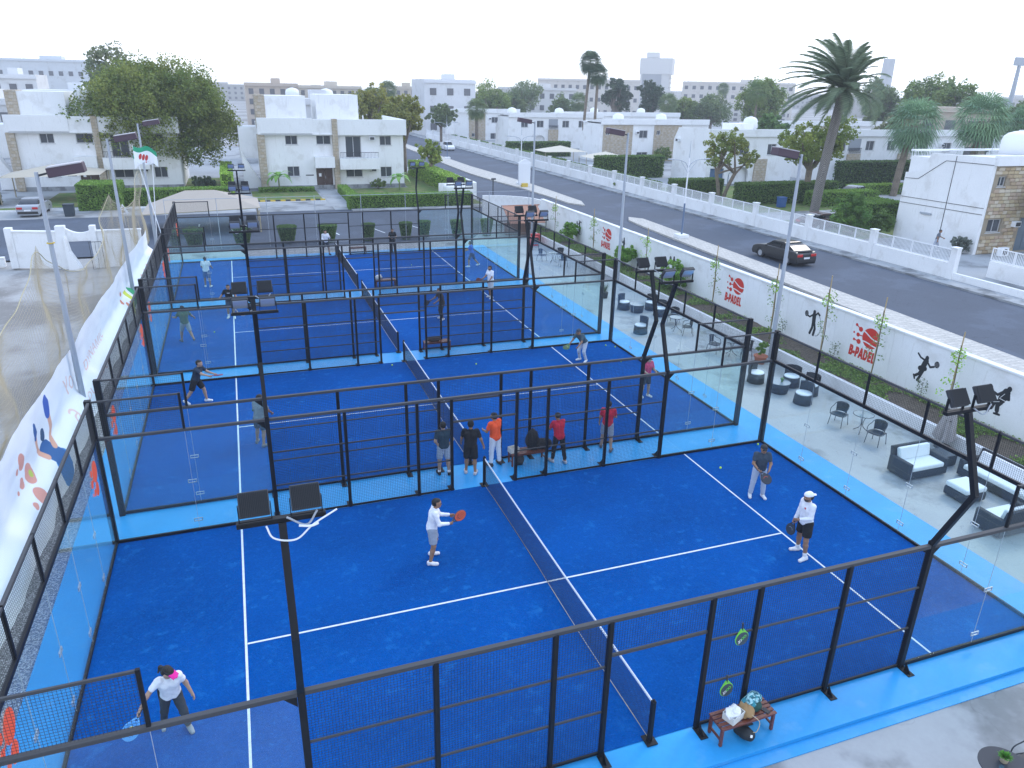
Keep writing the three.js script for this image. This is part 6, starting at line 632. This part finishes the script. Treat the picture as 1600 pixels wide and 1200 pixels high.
function capsF(list, k) { // smooth union of tapered capsules [a, b, ra, rb]
  const L = list.map(([a, b, ra, rb]) => { const d = [b.x - a.x, b.y - a.y, b.z - a.z]; return [a.x, a.y, a.z, ...d, 1 / Math.max(1e-9, d[0] * d[0] + d[1] * d[1] + d[2] * d[2]), ra, rb - ra]; });
  return (x, y, z) => { let r = 9; for (const q of L) { const px = x - q[0], py = y - q[1], pz = z - q[2]; let t = (px * q[3] + py * q[4] + pz * q[5]) * q[6]; t = t < 0 ? 0 : t > 1 ? 1 : t; const ex = px - q[3] * t, ey = py - q[4] * t, ez = pz - q[5] * t, d = Math.sqrt(ex * ex + ey * ey + ez * ez) - q[7] - q[8] * t; r = smin(r, d, k); } return r; };
}
const boundsOf = (list, pad) => { const lo = [9, 9, 9], hi = [-9, -9, -9]; for (const [a, b, ra, rb] of list) [[a, ra], [b, rb]].forEach(([p, r]) => ['x', 'y', 'z'].forEach((k, i) => { lo[i] = Math.min(lo[i], p[k] - r - pad); hi[i] = Math.max(hi[i], p[k] + r + pad); })); return [lo, hi]; };
const fabricBump = { bumpMap: rep(T.fab, 1), bumpScale: 0.004 };
const clothT = ctex(256, (u, v) => { const k = 0.84 + N1(u, v, 12, 5) * 0.3; return [k, k, k]; }), cloth = (c) => mat(...c, 0.92, 0, { map: rep(clothT, 0.5) });
const lerpV = (a, b, t) => a.clone().lerp(b, t);
function person(label, o) {
  const p = thing('person', label, 'person', null, o.x, o.y ?? 0.012, o.z, o.ry * D2R), h = o.h || 1.76, s = h / 1.76, cs = o.cell || 0.017, build = o.build || 1, skin = o.skin || [0.34, 0.19, 0.12];
  const dir = (pit, ab, sd) => V(sd * Math.sin(ab * D2R), -Math.cos(pit * D2R) * Math.cos(ab * D2R), Math.sin(pit * D2R) * Math.cos(ab * D2R));
  const legs = [[1, o.L || [4, 4, 4]], [-1, o.R || [-2, 4, 4]]].map(([sd, [pt, ab, kn]]) => { const hip = V(sd * 0.095 * s, 0, 0), knee = hip.clone().addScaledVector(dir(pt, ab, sd), 0.43 * s), ank = knee.clone().addScaledVector(dir(pt - kn, ab * 0.6, sd), 0.42 * s); return { sd, hip, knee, ank }; });
  const low = Math.min(...legs.map((l) => l.ank.y)) - 0.085 * s; const up = -low; legs.forEach((l) => { l.hip.y += up; l.knee.y += up; l.ank.y += up; const lift = l.ank.y - 0.085 * s; l.heel = l.ank.clone().add(V(0, -0.05 * s + Math.min(0.02, lift), -0.045 * s)); const fy = (o.toe || 14) * l.sd * D2R; l.toe = l.ank.clone().add(V(Math.sin(fy) * 0.17 * s, -0.055 * s - Math.min(lift, 0.05), Math.cos(fy) * 0.17 * s)); });
  const pel = V(0, up + 0.03 * s, 0), ln = (o.lean || 4) * D2R, sl = (o.side || 0) * D2R, U = V(Math.sin(sl), Math.cos(ln) * Math.cos(sl), Math.sin(ln)).normalize(), waist = pel.clone().addScaledVector(U, 0.16 * s), chest = pel.clone().addScaledVector(U, 0.36 * s), neck = pel.clone().addScaledVector(U, 0.53 * s), hy = (o.hy || 0) * D2R, hp = (o.hp || 6) * D2R, head = neck.clone().add(V(0, 0.135 * s * Math.cos(ln * 0.5), (0.03 + 0.1 * Math.sin(ln * 0.6)) * s)), tw = (o.twist || 0) * D2R, sx = V(Math.cos(tw), 0, -Math.sin(tw));
  const HF = V(Math.sin(hy) * Math.cos(hp), -Math.sin(hp), Math.cos(hy) * Math.cos(hp)), HX = V(Math.cos(hy), 0, -Math.sin(hy)), HU = HF.clone().cross(HX);
  const arms = [[1, o.AL || [8, 12, 14, 4]], [-1, o.AR || [8, 12, 14, 4]]].map(([sd, [pt, ab, el, inn = 0]]) => { const sh = neck.clone().addScaledVector(U, -0.045 * s).addScaledVector(sx, sd * 0.185 * s * build), elb = sh.clone().addScaledVector(dir(pt, ab, sd), 0.29 * s), fd = dir(pt + el, ab - inn, sd), wr = elb.clone().addScaledVector(fd, 0.245 * s); return { sd, sh, elb, wr, fd }; });
  const tor = (e) => [[pel.clone().add(V(0.06 * s, 0, 0)), waist.clone().add(V(0.055 * s * build, 0, 0.004)), (0.118 + e) * s, (0.102 + e) * s * build], [pel.clone().add(V(-0.06 * s, 0, 0)), waist.clone().add(V(-0.055 * s * build, 0, 0.004)), (0.118 + e) * s, (0.102 + e) * s * build], [waist.clone().addScaledVector(sx, 0.05 * s), chest.clone().addScaledVector(sx, 0.078 * s * build), (0.1 + e) * s * build, (0.112 + e) * s * build], [waist.clone().addScaledVector(sx, -0.05 * s), chest.clone().addScaledVector(sx, -0.078 * s * build), (0.1 + e) * s * build, (0.112 + e) * s * build], ...[-1, 1].map((d) => [chest.clone().addScaledVector(sx, d * 0.08 * s), neck.clone().addScaledVector(U, -0.05 * s).addScaledVector(sx, d * 0.15 * s * build), (0.105 + e) * s, (0.066 + e) * s])];
  const armC = (a, e, t = 1, from = 0) => [[a.sh, a.elb, (0.058 + e) * s, (0.043 + e) * s], [a.elb, lerpV(a.elb, a.wr, t), (0.043 + e) * s, (0.03 + e) * s]];
  const legC = (l, e, t = 1) => [[l.hip, l.knee, (0.098 + e) * s, (0.06 + e) * s], [l.knee, lerpV(l.knee, l.ank, 0.3), (0.056 + e) * s, (0.06 + e) * s], [lerpV(l.knee, l.ank, 0.3), l.ank, (0.058 + e) * s, (0.04 + e) * s]];
  const torBase = tor(0), feet = legs.map((l) => [l.heel, l.toe, 0.042 * s, 0.036 * s]);
  // skin
  const list = [...torBase, ...arms.flatMap((a) => armC(a, 0)), ...legs.flatMap((l) => legC(l, 0)), ...feet, [neck.clone().addScaledVector(U, -0.04 * s), head.clone().addScaledVector(HF, -0.015).add(V(0, -0.04 * s, 0)), 0.06 * s, 0.052 * s]];
  const geos = [surfNet(capsF(list, 0.035), ...boundsOf(list, 0.03), cs)];
  const hc = 0.0068 * (o.cell ? 1.6 : 1), at = (a, b, c) => head.clone().addScaledVector(HX, a * s).addScaledVector(HU, b * s).addScaledVector(HF, c * s);
  const hl = [[at(0, 0.035, -0.02), at(0, 0.03, 0.015), 0.088 * s, 0.083 * s], [at(0, -0.05, 0.03), at(0, -0.075, 0.045), 0.058 * s, 0.042 * s], [at(0, 0, 0.02), at(0, -0.03, 0.035), 0.074 * s, 0.066 * s]], hd = [[at(0, 0.005, 0.088), at(0, -0.024, 0.108), 0.01 * s, 0.015 * s], ...[-1, 1].map((d) => [at(d * 0.08, 0.012, 0), at(d * 0.084, -0.022, 0.004), 0.014 * s, 0.011 * s]), [at(-0.02, -0.052, 0.088), at(0.02, -0.052, 0.088), 0.008 * s, 0.008 * s], [at(-0.045, 0.03, 0.076), at(0.045, 0.03, 0.076), 0.013 * s, 0.013 * s]];
  const f1 = capsF(hl, 0.05), f2 = capsF(hd, 0.01), eyes = [at(0.032, 0.008, 0.09), at(-0.032, 0.008, 0.09)]; const hf = (x, y, z) => { let d = smin(f1(x, y, z), f2(x, y, z), 0.014); for (const e of eyes) d = Math.max(d, -(Math.hypot(x - e.x, y - e.y, z - e.z) - 0.011 * s)); return d; }; geos.push(surfNet(hf, ...boundsOf(hl, 0.05), hc));
  // hands with five fingers
  arms.forEach((a) => { const d = a.fd.clone(), grip = (a.sd < 0 && o.racket) || (a.sd > 0 && o.racketL), inw = V(-a.sd, 0, 0.2).sub(d.clone().multiplyScalar(V(-a.sd, 0, 0.2).dot(d))).normalize(), lat = d.clone().cross(inw).multiplyScalar(a.sd), pm = a.wr.clone().addScaledVector(d, 0.06 * s), q = [[a.wr.clone().addScaledVector(d, -0.02), pm, 0.028 * s, 0.026 * s]]; const cu = grip ? 1.0 : 0.35;
    for (let i = 0; i < 4; i++) { const off = (i - 1.5) * 0.021 * s, len = [0.062, 0.074, 0.07, 0.055][i] * s, r0 = a.wr.clone().addScaledVector(d, 0.085 * s).addScaledVector(lat, off); q.push([a.wr.clone().addScaledVector(d, 0.02).addScaledVector(lat, off * 0.6), r0, 0.013 * s, 0.0115 * s]); let ang = cu * 0.7, b = r0; for (let k = 0; k < 3; k++) { const e = b.clone().addScaledVector(d, Math.cos(ang) * len * [0.45, 0.32, 0.25][k]).addScaledVector(inw, Math.sin(ang) * len * [0.45, 0.32, 0.25][k]); q.push([b, e, (0.0105 - k * 0.0012) * s, (0.0095 - k * 0.0012) * s]); b = e; ang += cu; } }
    const t0 = a.wr.clone().addScaledVector(d, 0.025 * s).addScaledVector(lat, 0.026 * s), t1 = t0.clone().addScaledVector(d, 0.03 * s).addScaledVector(lat, 0.024 * s).addScaledVector(inw, 0.016 * s), t2 = t1.clone().addScaledVector(d, 0.028 * s).addScaledVector(inw, (grip ? 0.026 : 0.008) * s); q.push([t0, t1, 0.014 * s, 0.012 * s], [t1, t2, 0.0115 * s, 0.009 * s]); geos.push(surfNet(capsF(q, 0.008), ...boundsOf(q, 0.012), o.cell ? 0.009 : 0.0056)); a.palm = pm.clone().addScaledVector(inw, 0.022 * s); });
  geos.forEach((g, gi) => { const n = g.attributes.position.count, c = new Float32Array(n * 3), q = g.attributes.position; for (let i = 0; i < n; i++) { let k = skin; if (gi === 1) { const v = V(q.getX(i), q.getY(i), q.getZ(i)).sub(head), a = v.dot(HX) / s, b = v.dot(HU) / s, e = v.dot(HF) / s; if (e > 0.06) { const ed = Math.min(Math.hypot(a - 0.032, b - 0.008), Math.hypot(a + 0.032, b - 0.008)); if (ed < 0.012) k = ed < 0.007 ? [0.02, 0.015, 0.012] : [0.5, 0.48, 0.45]; else if (b > 0.026 && b < 0.036 && Math.abs(a) > 0.012 && Math.abs(a) < 0.055) k = [0.03, 0.02, 0.016]; else if (Math.abs(b + 0.052) < 0.009 && Math.abs(a) < 0.028) k = mulc(skin, 0.62); } if (o.beard && b < -0.03 && e > -0.01 && !(Math.abs(b + 0.052) < 0.008 && Math.abs(a) < 0.024 && e > 0.07)) k = [0.035, 0.025, 0.02]; } c.set(k, i * 3); } g.setAttribute('color', new THREE.BufferAttribute(c, 3)); });
  part('body', join(geos), mat(1, 1, 1, 0.6, 0, { vertexColors: true }), p);
  // clothes
  const piece = (name, lst, k, col, cut, cell = cs) => { const f = capsF(lst, k), g = surfNet((x, y, z) => { let d = f(x, y, z); const w = 0.0055 * Math.sin(x * 31 + y * 19 + Math.sin(z * 27)) * Math.sin(y * 33 + z * 29 + 2 * Math.sin(x * 13)); d += w; return cut ? Math.max(d, cut(x, y, z)) : d; }, ...boundsOf(lst, 0.03), cell); return part(name, uvm(g), cloth(col), p); };
  const hem = o.hem ?? 0.05, base = pel.clone().addScaledVector(U, -hem * s), nk = neck.clone().addScaledVector(U, 0.035 * s); const slv = o.sleeve ?? 0.62; const sC = arms.map((a) => slv > 1 ? armC(a, 0.011, Math.min(0.97, slv - 1)) : [[a.sh, lerpV(a.sh, a.elb, slv), 0.07 * s, 0.064 * s]]).flat();
  piece('shirt', [...tor(0.016), ...sC, [neck.clone().addScaledVector(U, -0.06 * s), nk, 0.078 * s, 0.062 * s]], 0.03, o.shirt, (x, y, z) => { const a = (base.x - x) * U.x + (base.y - y) * U.y + (base.z - z) * U.z, b = (x - nk.x) * U.x + (y - nk.y) * U.y + (z - nk.z) * U.z; return Math.max(a, b + 0.01); });
  const pl = o.pant ?? 0.4, wide = o.wide ?? 0.022, top = waist.clone().addScaledVector(U, -0.02 * s), pC = legs.map((l) => pl <= 0.5 ? [[l.hip, lerpV(l.hip, l.knee, pl * 2), (0.1 + wide * 0.7) * s, (0.07 + wide + (0.5 - pl) * 0.06) * s]] : [[l.hip, l.knee, (0.1 + wide * 0.6) * s, (0.066 + wide * 0.7) * s], [l.knee, lerpV(l.knee, l.ank, (pl - 0.5) * 1.96), (0.066 + wide * 0.7) * s, (0.05 + wide * 0.8) * s]]).flat(), ends = legs.map((l) => pl <= 0.5 ? [lerpV(l.hip, l.knee, pl * 2), l.knee.clone().sub(l.hip).normalize()] : [lerpV(l.knee, l.ank, (pl - 0.5) * 1.96), l.ank.clone().sub(l.knee).normalize()]);
  piece('trousers', [...tor(0.011).slice(0, 2), ...pC], 0.025, o.pants, (x, y, z) => { let d = (x - top.x) * U.x + (y - top.y) * U.y + (z - top.z) * U.z; const e = x > 0 ? ends[0] : ends[1], q = (x - e[0].x) * e[1].x + (y - e[0].y) * e[1].y + (z - e[0].z) * e[1].z; if (y < pel.y - 0.16 * s) d = Math.max(d, q); return d; });
  legs.forEach((l) => { const m = lerpV(l.heel, l.toe, 0.5).add(V(0, 0.012, 0)); const sh = [[l.heel, l.toe, 0.05 * s, 0.044 * s], [l.heel.clone().add(V(0, 0.045 * s, 0.01)), m, 0.05 * s, 0.046 * s]], y0 = l.toe.y - 0.037 * s; piece('shoe', sh, 0.02, o.shoes || [0.72, 0.72, 0.72], (x, y, z) => Math.max(y0 - y, y - (l.ank.y + 0.01)), 0.011); if (o.socks) piece('sock', [[lerpV(l.ank, l.knee, 0.02), lerpV(l.ank, l.knee, o.socks), 0.05 * s, 0.054 * s]], 0.01, o.sockC || [0.75, 0.75, 0.75], null, 0.012); });
  // hair or cap
  const hairF = (e) => { const f = capsF([[at(0, 0.04, -0.028), at(0, 0.042, 0.012), (0.094 + e) * s, (0.088 + e) * s], [at(0, -0.01, -0.045), at(0, 0.02, -0.04), (0.075 + e) * s, (0.085 + e) * s]], 0.03); return (x, y, z) => { const v = V(x, y, z).sub(head), b = v.dot(HU) / s, e2 = v.dot(HF) / s; return Math.max(f(x, y, z) + 0.003 * Math.sin(x * 160) * Math.sin(y * 150 + z * 130), (e2 > -0.01 ? Math.min(0.06, 0.2) * 0 + (0.062 - b) * 0.8 + (e2 > 0.02 ? (e2 - 0.02) * 0.25 : 0) : (-0.055 - b) * 0.9) * s); }; };
  if (!o.bald) { const g = surfNet(hairF(0), ...boundsOf(hl, 0.06), hc * 1.2); part('hair', g, mat(...(o.hair || [0.012, 0.01, 0.009]), 0.75), p); }
  if (o.cap) { const f = capsF([[at(0, 0.05, -0.025), at(0, 0.05, 0.012), 0.1 * s, 0.095 * s]], 0.02), bd = o.capBack ? -1 : 1, g = surfNet((x, y, z) => { const b = V(x, y, z).sub(head).dot(HU) / s; return Math.max(f(x, y, z), (0.052 - b) * s); }, ...boundsOf(hl, 0.07), hc); if (!o.visor) part('cap', g, cloth(o.cap), p); else { const g2 = surfNet((x, y, z) => { const b = V(x, y, z).sub(head).dot(HU) / s; return Math.max(f(x, y, z), (0.05 - b) * s, (b - 0.09) * s); }, ...boundsOf(hl, 0.07), hc); part('cap', g2, cloth(o.cap), p); }
    const bw = o.visor ? 1.5 : 1, br = [[at(-0.05 * bw, 0.06, bd * 0.07), at(-0.035 * bw * bw, 0.048, bd * 0.165 * (bw > 1 ? 1.12 : 1)), 0.012 * s, 0.008 * s], [at(0.05 * bw, 0.06, bd * 0.07), at(0.035 * bw * bw, 0.048, bd * 0.165 * (bw > 1 ? 1.12 : 1)), 0.012 * s, 0.008 * s], ...(bw > 1 ? [[at(-0.055, 0.062, bd * 0.075), at(-0.05, 0.046, bd * 0.17), 0.018, 0.014], [at(0.055, 0.062, bd * 0.075), at(0.05, 0.046, bd * 0.17), 0.018, 0.014], [at(0.02, 0.066, bd * 0.08), at(0.02, 0.05, bd * 0.19), 0.018, 0.016], [at(-0.02, 0.066, bd * 0.08), at(-0.02, 0.05, bd * 0.19), 0.018, 0.016]] : []), [at(0, 0.066, bd * 0.08), at(0, 0.054, bd * 0.178 * (bw > 1 ? 1.12 : 1)), 0.014 * s, 0.01 * s], [at(-0.025 * bw, 0.064, bd * 0.08), at(-0.018 * bw * bw, 0.052, bd * 0.172), 0.014 * s, 0.01 * s], [at(0.025 * bw, 0.064, bd * 0.08), at(0.018 * bw * bw, 0.052, bd * 0.172), 0.014 * s, 0.01 * s]]; part('cap_brim', surfNet(capsF(br, 0.02), ...boundsOf(br, 0.02), hc), cloth(o.brim || o.cap), p); }
  if (o.pony) { const q = [[at(0, 0.05, -0.11), at(0.03, -0.02, -0.16), 0.035 * s, 0.04 * s], [at(0.03, -0.02, -0.16), at(0.02, -0.16, -0.14), 0.04 * s, 0.015 * s]]; part('ponytail', surfNet(capsF(q, 0.02), ...boundsOf(q, 0.02), 0.009), mat(0.012, 0.01, 0.009, 0.7), p); }
  if (o.shades) { part('sunglasses', [ball(0.026 * s, 0, 0, 0, 1, 0.75, 0.35, 10).applyMatrix4(new THREE.Matrix4().makeBasis(HX, HU, HF).setPosition(at(0.033, 0.01, 0.1))), ball(0.026 * s, 0, 0, 0, 1, 0.75, 0.35, 10).applyMatrix4(new THREE.Matrix4().makeBasis(HX, HU, HF).setPosition(at(-0.033, 0.01, 0.1))), bar(at(0.08, 0.014, 0), at(0.055, 0.014, 0.095), 0.006), bar(at(-0.08, 0.014, 0), at(-0.055, 0.014, 0.095), 0.006)], mat(0.01, 0.01, 0.012, 0.2), p); }
  if (o.marks) o.marks(p, { chest, sx, U, arms, s });
  p.updateMatrixWorld(true);
  if (o.racket) { const a = arms[o.racketL ? 0 : 1], rd = V(...o.racket.dir).normalize(), nrm = V(...(o.racket.n || [1, 0, 0])), zz = nrm.sub(rd.clone().multiplyScalar(nrm.dot(rd))).normalize(), q = new THREE.Quaternion().setFromRotationMatrix(new THREE.Matrix4().makeBasis(rd.clone().cross(zz), rd, zz)); const w = p.localToWorld(a.palm.clone().addScaledVector(rd, -0.05)); racket(o.racket.label, o.racket.face, o.racket.rim, w, p.quaternion.clone().multiply(q)); }
  return p;
}
const faceM = (a, b) => new THREE.MeshStandardMaterial({ map: holeTex(a, b), roughness: 0.5 });
const WHITE = [0.78, 0.78, 0.8], BLACK = [0.012, 0.013, 0.016], CHAR = [0.045, 0.055, 0.065], RED = [0.55, 0.02, 0.05], GREY = [0.3, 0.34, 0.4], JEAN = [0.45, 0.5, 0.58], TAN = [0.3, 0.16, 0.09], LIGHT = [0.42, 0.26, 0.18];
// nearest court
person('woman in pink visor, white tee and dark leggings holding blue racket at front left', { x: -8.2, z: -3.0, ry: 12, h: 1.66, lean: 16, hp: 34, hy: 48, visor: 1, skin: LIGHT, shirt: WHITE, sleeve: 0.5, pants: CHAR, pant: 0.97, wide: 0.015, shoes: [0.3, 0.32, 0.35], cap: [0.02, 0.02, 0.025], brim: [0.7, 0.02, 0.28], pony: 1, AR: [22, 48, 10, 10], AL: [-8, 20, 24, 4], L: [16, 9, 22], R: [-12, 8, 14], hem: 0.04, racket: { dir: [-0.62, -0.62, 0.48], n: [0.2, 0.6, 0.8], face: faceM('#3f8fd0', '#e8d84a'), rim: mat(0.12, 0.4, 0.75, 0.5), label: 'blue racket held low by woman in pink visor' }, marks: (p, k) => part('waist_jacket', lump(33, 0.05, 0.17, 0.1, 0.8, 14), cloth(BLACK), p, -0.16, 0.78, -0.06) });
person('player in white long sleeved top and grey shorts left of the near net', { x: -2.42, z: -6.75, ry: 78, h: 1.8, lean: 10, shirt: WHITE, sleeve: 1.95, pants: GREY, pant: 0.42, skin: TAN, shades: 1, AL: [22, 8, 62, 10], AR: [18, 10, 66, 26], L: [12, 8, 26], R: [4, 8, 16], hem: 0.1, hp: 4, shoes: [0.75, 0.72, 0.72], racket: { dir: [0.35, 0.45, 0.82], n: [-0.9, 0.1, 0.35], face: faceM('#c95a3c', '#20242c'), rim: mat(0.05, 0.06, 0.08, 0.5), label: 'orange and black racket held by player in white long sleeved top' } });
person('player in dark tee, cap and pale jeans at right service line', { x: 7.5, z: -6.9, ry: -22, h: 1.74, lean: 5, shirt: [0.04, 0.06, 0.085], sleeve: 0.6, pants: JEAN, pant: 0.98, wide: 0.02, skin: TAN, cap: [0.03, 0.03, 0.035], brim: [0.02, 0.02, 0.02], shades: 1, AL: [16, 12, 52, 34], AR: [16, 12, 52, 34], L: [6, 8, 10], R: [0, 6, 4], build: 1.04, racket: { dir: [0.5, -0.55, 0.5], n: [0, 0.3, 1], face: faceM('#30343c', '#d05030'), rim: mat(0.02, 0.02, 0.03, 0.5), label: 'dark racket held in front by player in pale jeans' } });
person('tall player in white top, black shorts and white cap near the right fence', { x: 6.72, z: -4.0, ry: -92, h: 1.88, lean: 3, build: 0.9, shirt: WHITE, sleeve: 1.95, pants: BLACK, pant: 0.38, wide: 0.03, skin: [0.3, 0.165, 0.1], beard: 1, cap: WHITE, capBack: 1, hair: [0.01, 0.009, 0.008], hy: -12, AR: [6, 8, 12, 4], AL: [10, 10, 70, 34], L: [6, 9, 8], R: [-3, 8, 3], hem: 0.1, socks: 0.2, shoes: [0.76, 0.74, 0.74], racket: { dir: [-0.2, -0.97, 0.1], n: [0.2, 0, 1], face: faceM('#3a4046', '#9aa4aa'), rim: mat(0.03, 0.03, 0.035, 0.5), label: 'dark racket hanging from hand of tall player in white cap' }, marks: (p, k) => { part('chest_badge', [box(0.05, 0.045, 0.006)], M.red, p, k.chest.x + 0.05, k.chest.y + 0.04, k.chest.z + 0.128); } });
// between first and second court
person('man in dark teal tee and pale shorts, hands behind his back', { x: -0.98, z: -11.05, ry: 176, h: 1.76, shirt: [0.02, 0.05, 0.075], pants: [0.36, 0.42, 0.5], pant: 0.44, skin: LIGHT, AL: [-18, 16, 26, 46], AR: [-18, 16, 26, 46], shoes: BLACK, socks: 0.1 });
person('heavy man in black tee, black shorts and cap, back turned', { x: -0.18, z: -10.85, ry: 160, h: 1.76, build: 1.12, shirt: BLACK, hem: 0.12, pants: BLACK, pant: 0.46, wide: 0.035, skin: TAN, cap: BLACK, AL: [12, 14, 24, 6], AR: [-6, 22, 16, 4], shoes: [0.55, 0.5, 0.5] });
person('man in orange shirt and white striped trousers, back turned', { x: 0.72, z: -11.15, ry: 205, h: 1.8, shirt: [0.85, 0.1, 0.03], hem: 0.14, pants: [0.7, 0.72, 0.76], pant: 0.97, wide: 0.014, skin: TAN, AL: [18, 12, 60, 30], AR: [14, 14, 55, 30], shoes: [0.04, 0.04, 0.05] });
person('man in red shirt and black trousers beside the dark bags', { x: 2.72, z: -10.72, ry: 185, h: 1.7, lean: 12, hp: 22, shirt: RED, hem: 0.12, pants: BLACK, pant: 0.96, wide: 0.014, skin: TAN, AL: [26, 10, 40, 20], AR: [26, 10, 40, 20], L: [10, 6, 8], R: [-10, 6, 4], shoes: [0.5, 0.5, 0.52] });
person('man in red shirt and grey shorts right of the bags, back turned', { x: 4.62, z: -11.1, ry: 150, h: 1.74, shirt: RED, hem: 0.12, pants: GREY, pant: 0.44, skin: LIGHT, AL: [6, 12, 14, 4], AR: [20, 12, 46, 24], L: [14, 6, 14], R: [-8, 6, 6], shoes: [0.12, 0.12, 0.14] });
// second court
person('player in green grey shirt and cap bending forward, far right of second court', { x: 7.55, z: -19.3, ry: -62, h: 1.76, lean: 42, hp: 8, shirt: [0.06, 0.1, 0.12], pants: [0.5, 0.54, 0.6], pant: 0.97, wide: 0.01, skin: TAN, cap: [0.04, 0.05, 0.07], AL: [34, 10, 24, 10], AR: [36, 10, 30, 16], L: [24, 8, 44], R: [18, 8, 38], racket: { dir: [0.1, -0.25, 0.95], n: [0.3, 1, 0.2], face: faceM('#2c4a30', '#b8d84a'), rim: mat(0.1, 0.25, 0.06, 0.5), label: 'green and yellow racket held by bending player' } });
person('player in navy tee and black shorts lunging with pink racket', { x: -8.3, z: -19.2, ry: 66, h: 1.8, lean: 20, shirt: [0.02, 0.035, 0.06], pants: BLACK, pant: 0.42, wide: 0.03, skin: LIGHT, AL: [40, 14, 30, 10], AR: [62, 14, 18, 10], L: [26, 8, 20], R: [-20, 8, 16], racket: { dir: [0.2, 0.1, 0.97], n: [0.3, 0.9, 0.2], face: faceM('#8a3a52', '#d0526e'), rim: mat(0.3, 0.05, 0.1, 0.5), label: 'pink racket held out by player in navy tee' } });
person('player in grey tee half behind the left mast, holding green racket', { x: -6.22, z: -14.9, ry: 150, h: 1.76, lean: 14, shirt: [0.16, 0.2, 0.22], pants: [0.02, 0.04, 0.06], pant: 0.42, skin: TAN, AL: [30, 20, 40, 10], AR: [20, 12, 30, 10], L: [14, 8, 20], R: [-8, 8, 14], shoes: [0.15, 0.16, 0.18], racketL: 1, racket: { dir: [0.5, -0.6, 0.5], n: [0.3, 0.5, 0.8], face: faceM('#1f7a4a', '#58d07a'), rim: mat(0.02, 0.3, 0.12, 0.5), label: 'green racket low at the left mast' } });
person('player in pink red patterned shirt behind the right mast', { x: 8.15, z: -14.8, ry: 10, h: 1.72, shirt: [0.6, 0.04, 0.12], hem: 0.1, pants: [0.02, 0.03, 0.05], pant: 0.44, skin: LIGHT, cap: [0.02, 0.06, 0.06], AL: [16, 14, 60, 26], AR: [16, 14, 60, 26] });
// third court
person('player in olive green shirt striding at left of third court', { x: -9.0, z: -26.9, ry: 195, h: 1.76, cell: 0.02, lean: 12, shirt: [0.05, 0.09, 0.05], pants: [0.25, 0.27, 0.3], pant: 0.44, skin: TAN, AL: [30, 24, 50, 10], AR: [10, 40, 40, 10], L: [22, 8, 16], R: [-24, 8, 34], shoes: [0.1, 0.1, 0.12] });
person('player in black tee and dark shorts beside left floodlights of third court', { x: -7.05, z: -30.4, ry: -6, h: 1.76, cell: 0.02, shirt: BLACK, pants: [0.03, 0.04, 0.06], pant: 0.44, skin: TAN, AL: [4, 26, 60, 10], AR: [4, 34, 60, 10], socks: 0.25, marks: (p, k) => part('chest_print', box(0.14, 0.02, 0.006), M.white, p, 0, k.chest.y + 0.02, k.chest.z + 0.13) });
person('player in dark brown clothes seen through mesh of third court', { x: 3.2, z: -27.2, ry: -80, h: 1.72, cell: 0.02, lean: 14, shirt: [0.04, 0.025, 0.022], pants: [0.04, 0.035, 0.035], pant: 0.9, skin: TAN, AL: [30, 10, 30, 10], AR: [34, 10, 30, 10], L: [20, 8, 34], R: [10, 8, 24], racket: { dir: [0.2, -0.3, 0.9], n: [1, 0, 0], face: faceM('#22242a', '#555a60'), rim: M.dark, label: 'dark racket held by player in brown clothes' } });
person('tall man in white shirt and white shorts at right of third court', { x: 6.95, z: -30.6, ry: -70, h: 1.88, cell: 0.02, shirt: WHITE, hem: 0.14, pants: [0.66, 0.66, 0.64], pant: 0.56, wide: 0.03, skin: TAN, beard: 1, AL: [18, 10, 30, 10], AR: [22, 10, 40, 10], racket: { dir: [0, -0.1, 0.98], n: [1, 0.2, 0], face: faceM('#5a2a2a', '#a04a40'), rim: mat(0.1, 0.03, 0.03, 0.5), label: 'dark red racket held by tall man in white' } });
// farthest court
person('player in white tee and blue shorts at left of farthest court', { x: -8.3, z: -37.4, ry: 170, h: 1.78, cell: 0.022, shirt: WHITE, pants: [0.03, 0.12, 0.3], pant: 0.45, skin: TAN, AL: [20, 14, 40, 10], AR: [20, 14, 40, 10] });
person('player in bright blue shirt at right of farthest court', { x: 8.25, z: -38.6, ry: -120, h: 1.76, cell: 0.022, lean: 10, shirt: [0.02, 0.12, 0.5], pants: [0.02, 0.05, 0.12], pant: 0.5, skin: TAN, AL: [30, 14, 40, 10], AR: [30, 14, 40, 10], L: [24, 8, 24], R: [-18, 8, 24] });
person('man in white top and dark shorts standing behind far fence', { x: -0.62, z: -44.85, ry: 8, h: 1.76, cell: 0.022, shirt: WHITE, sleeve: 1.9, pants: CHAR, pant: 0.46, skin: LIGHT, AL: [30, 14, 90, 20], AR: [20, 14, 60, 20], L: [8, 10, 6], R: [-6, 10, 4], shoes: BLACK });
person('man all in black standing at far fence near the bench', { x: 4.0, z: -44.2, ry: 0, h: 1.78, cell: 0.022, shirt: BLACK, pants: BLACK, pant: 0.97, wide: 0.016, skin: TAN, AL: [14, 14, 70, 36], AR: [14, 14, 70, 36], shoes: BLACK });
person('man in grey shirt and pale trousers walking past the right house gable', { x: 45.2, z: -34.9, ry: 40, h: 1.74, y: -0.07, cell: 0.022, lean: 10, shirt: [0.14, 0.16, 0.19], pants: [0.4, 0.43, 0.5], pant: 0.97, skin: TAN, bald: 0, AL: [20, 10, 50, 20], AR: [-10, 10, 20, 4], L: [18, 4, 10], R: [-16, 4, 14] });
renderer.render(scene, camera);
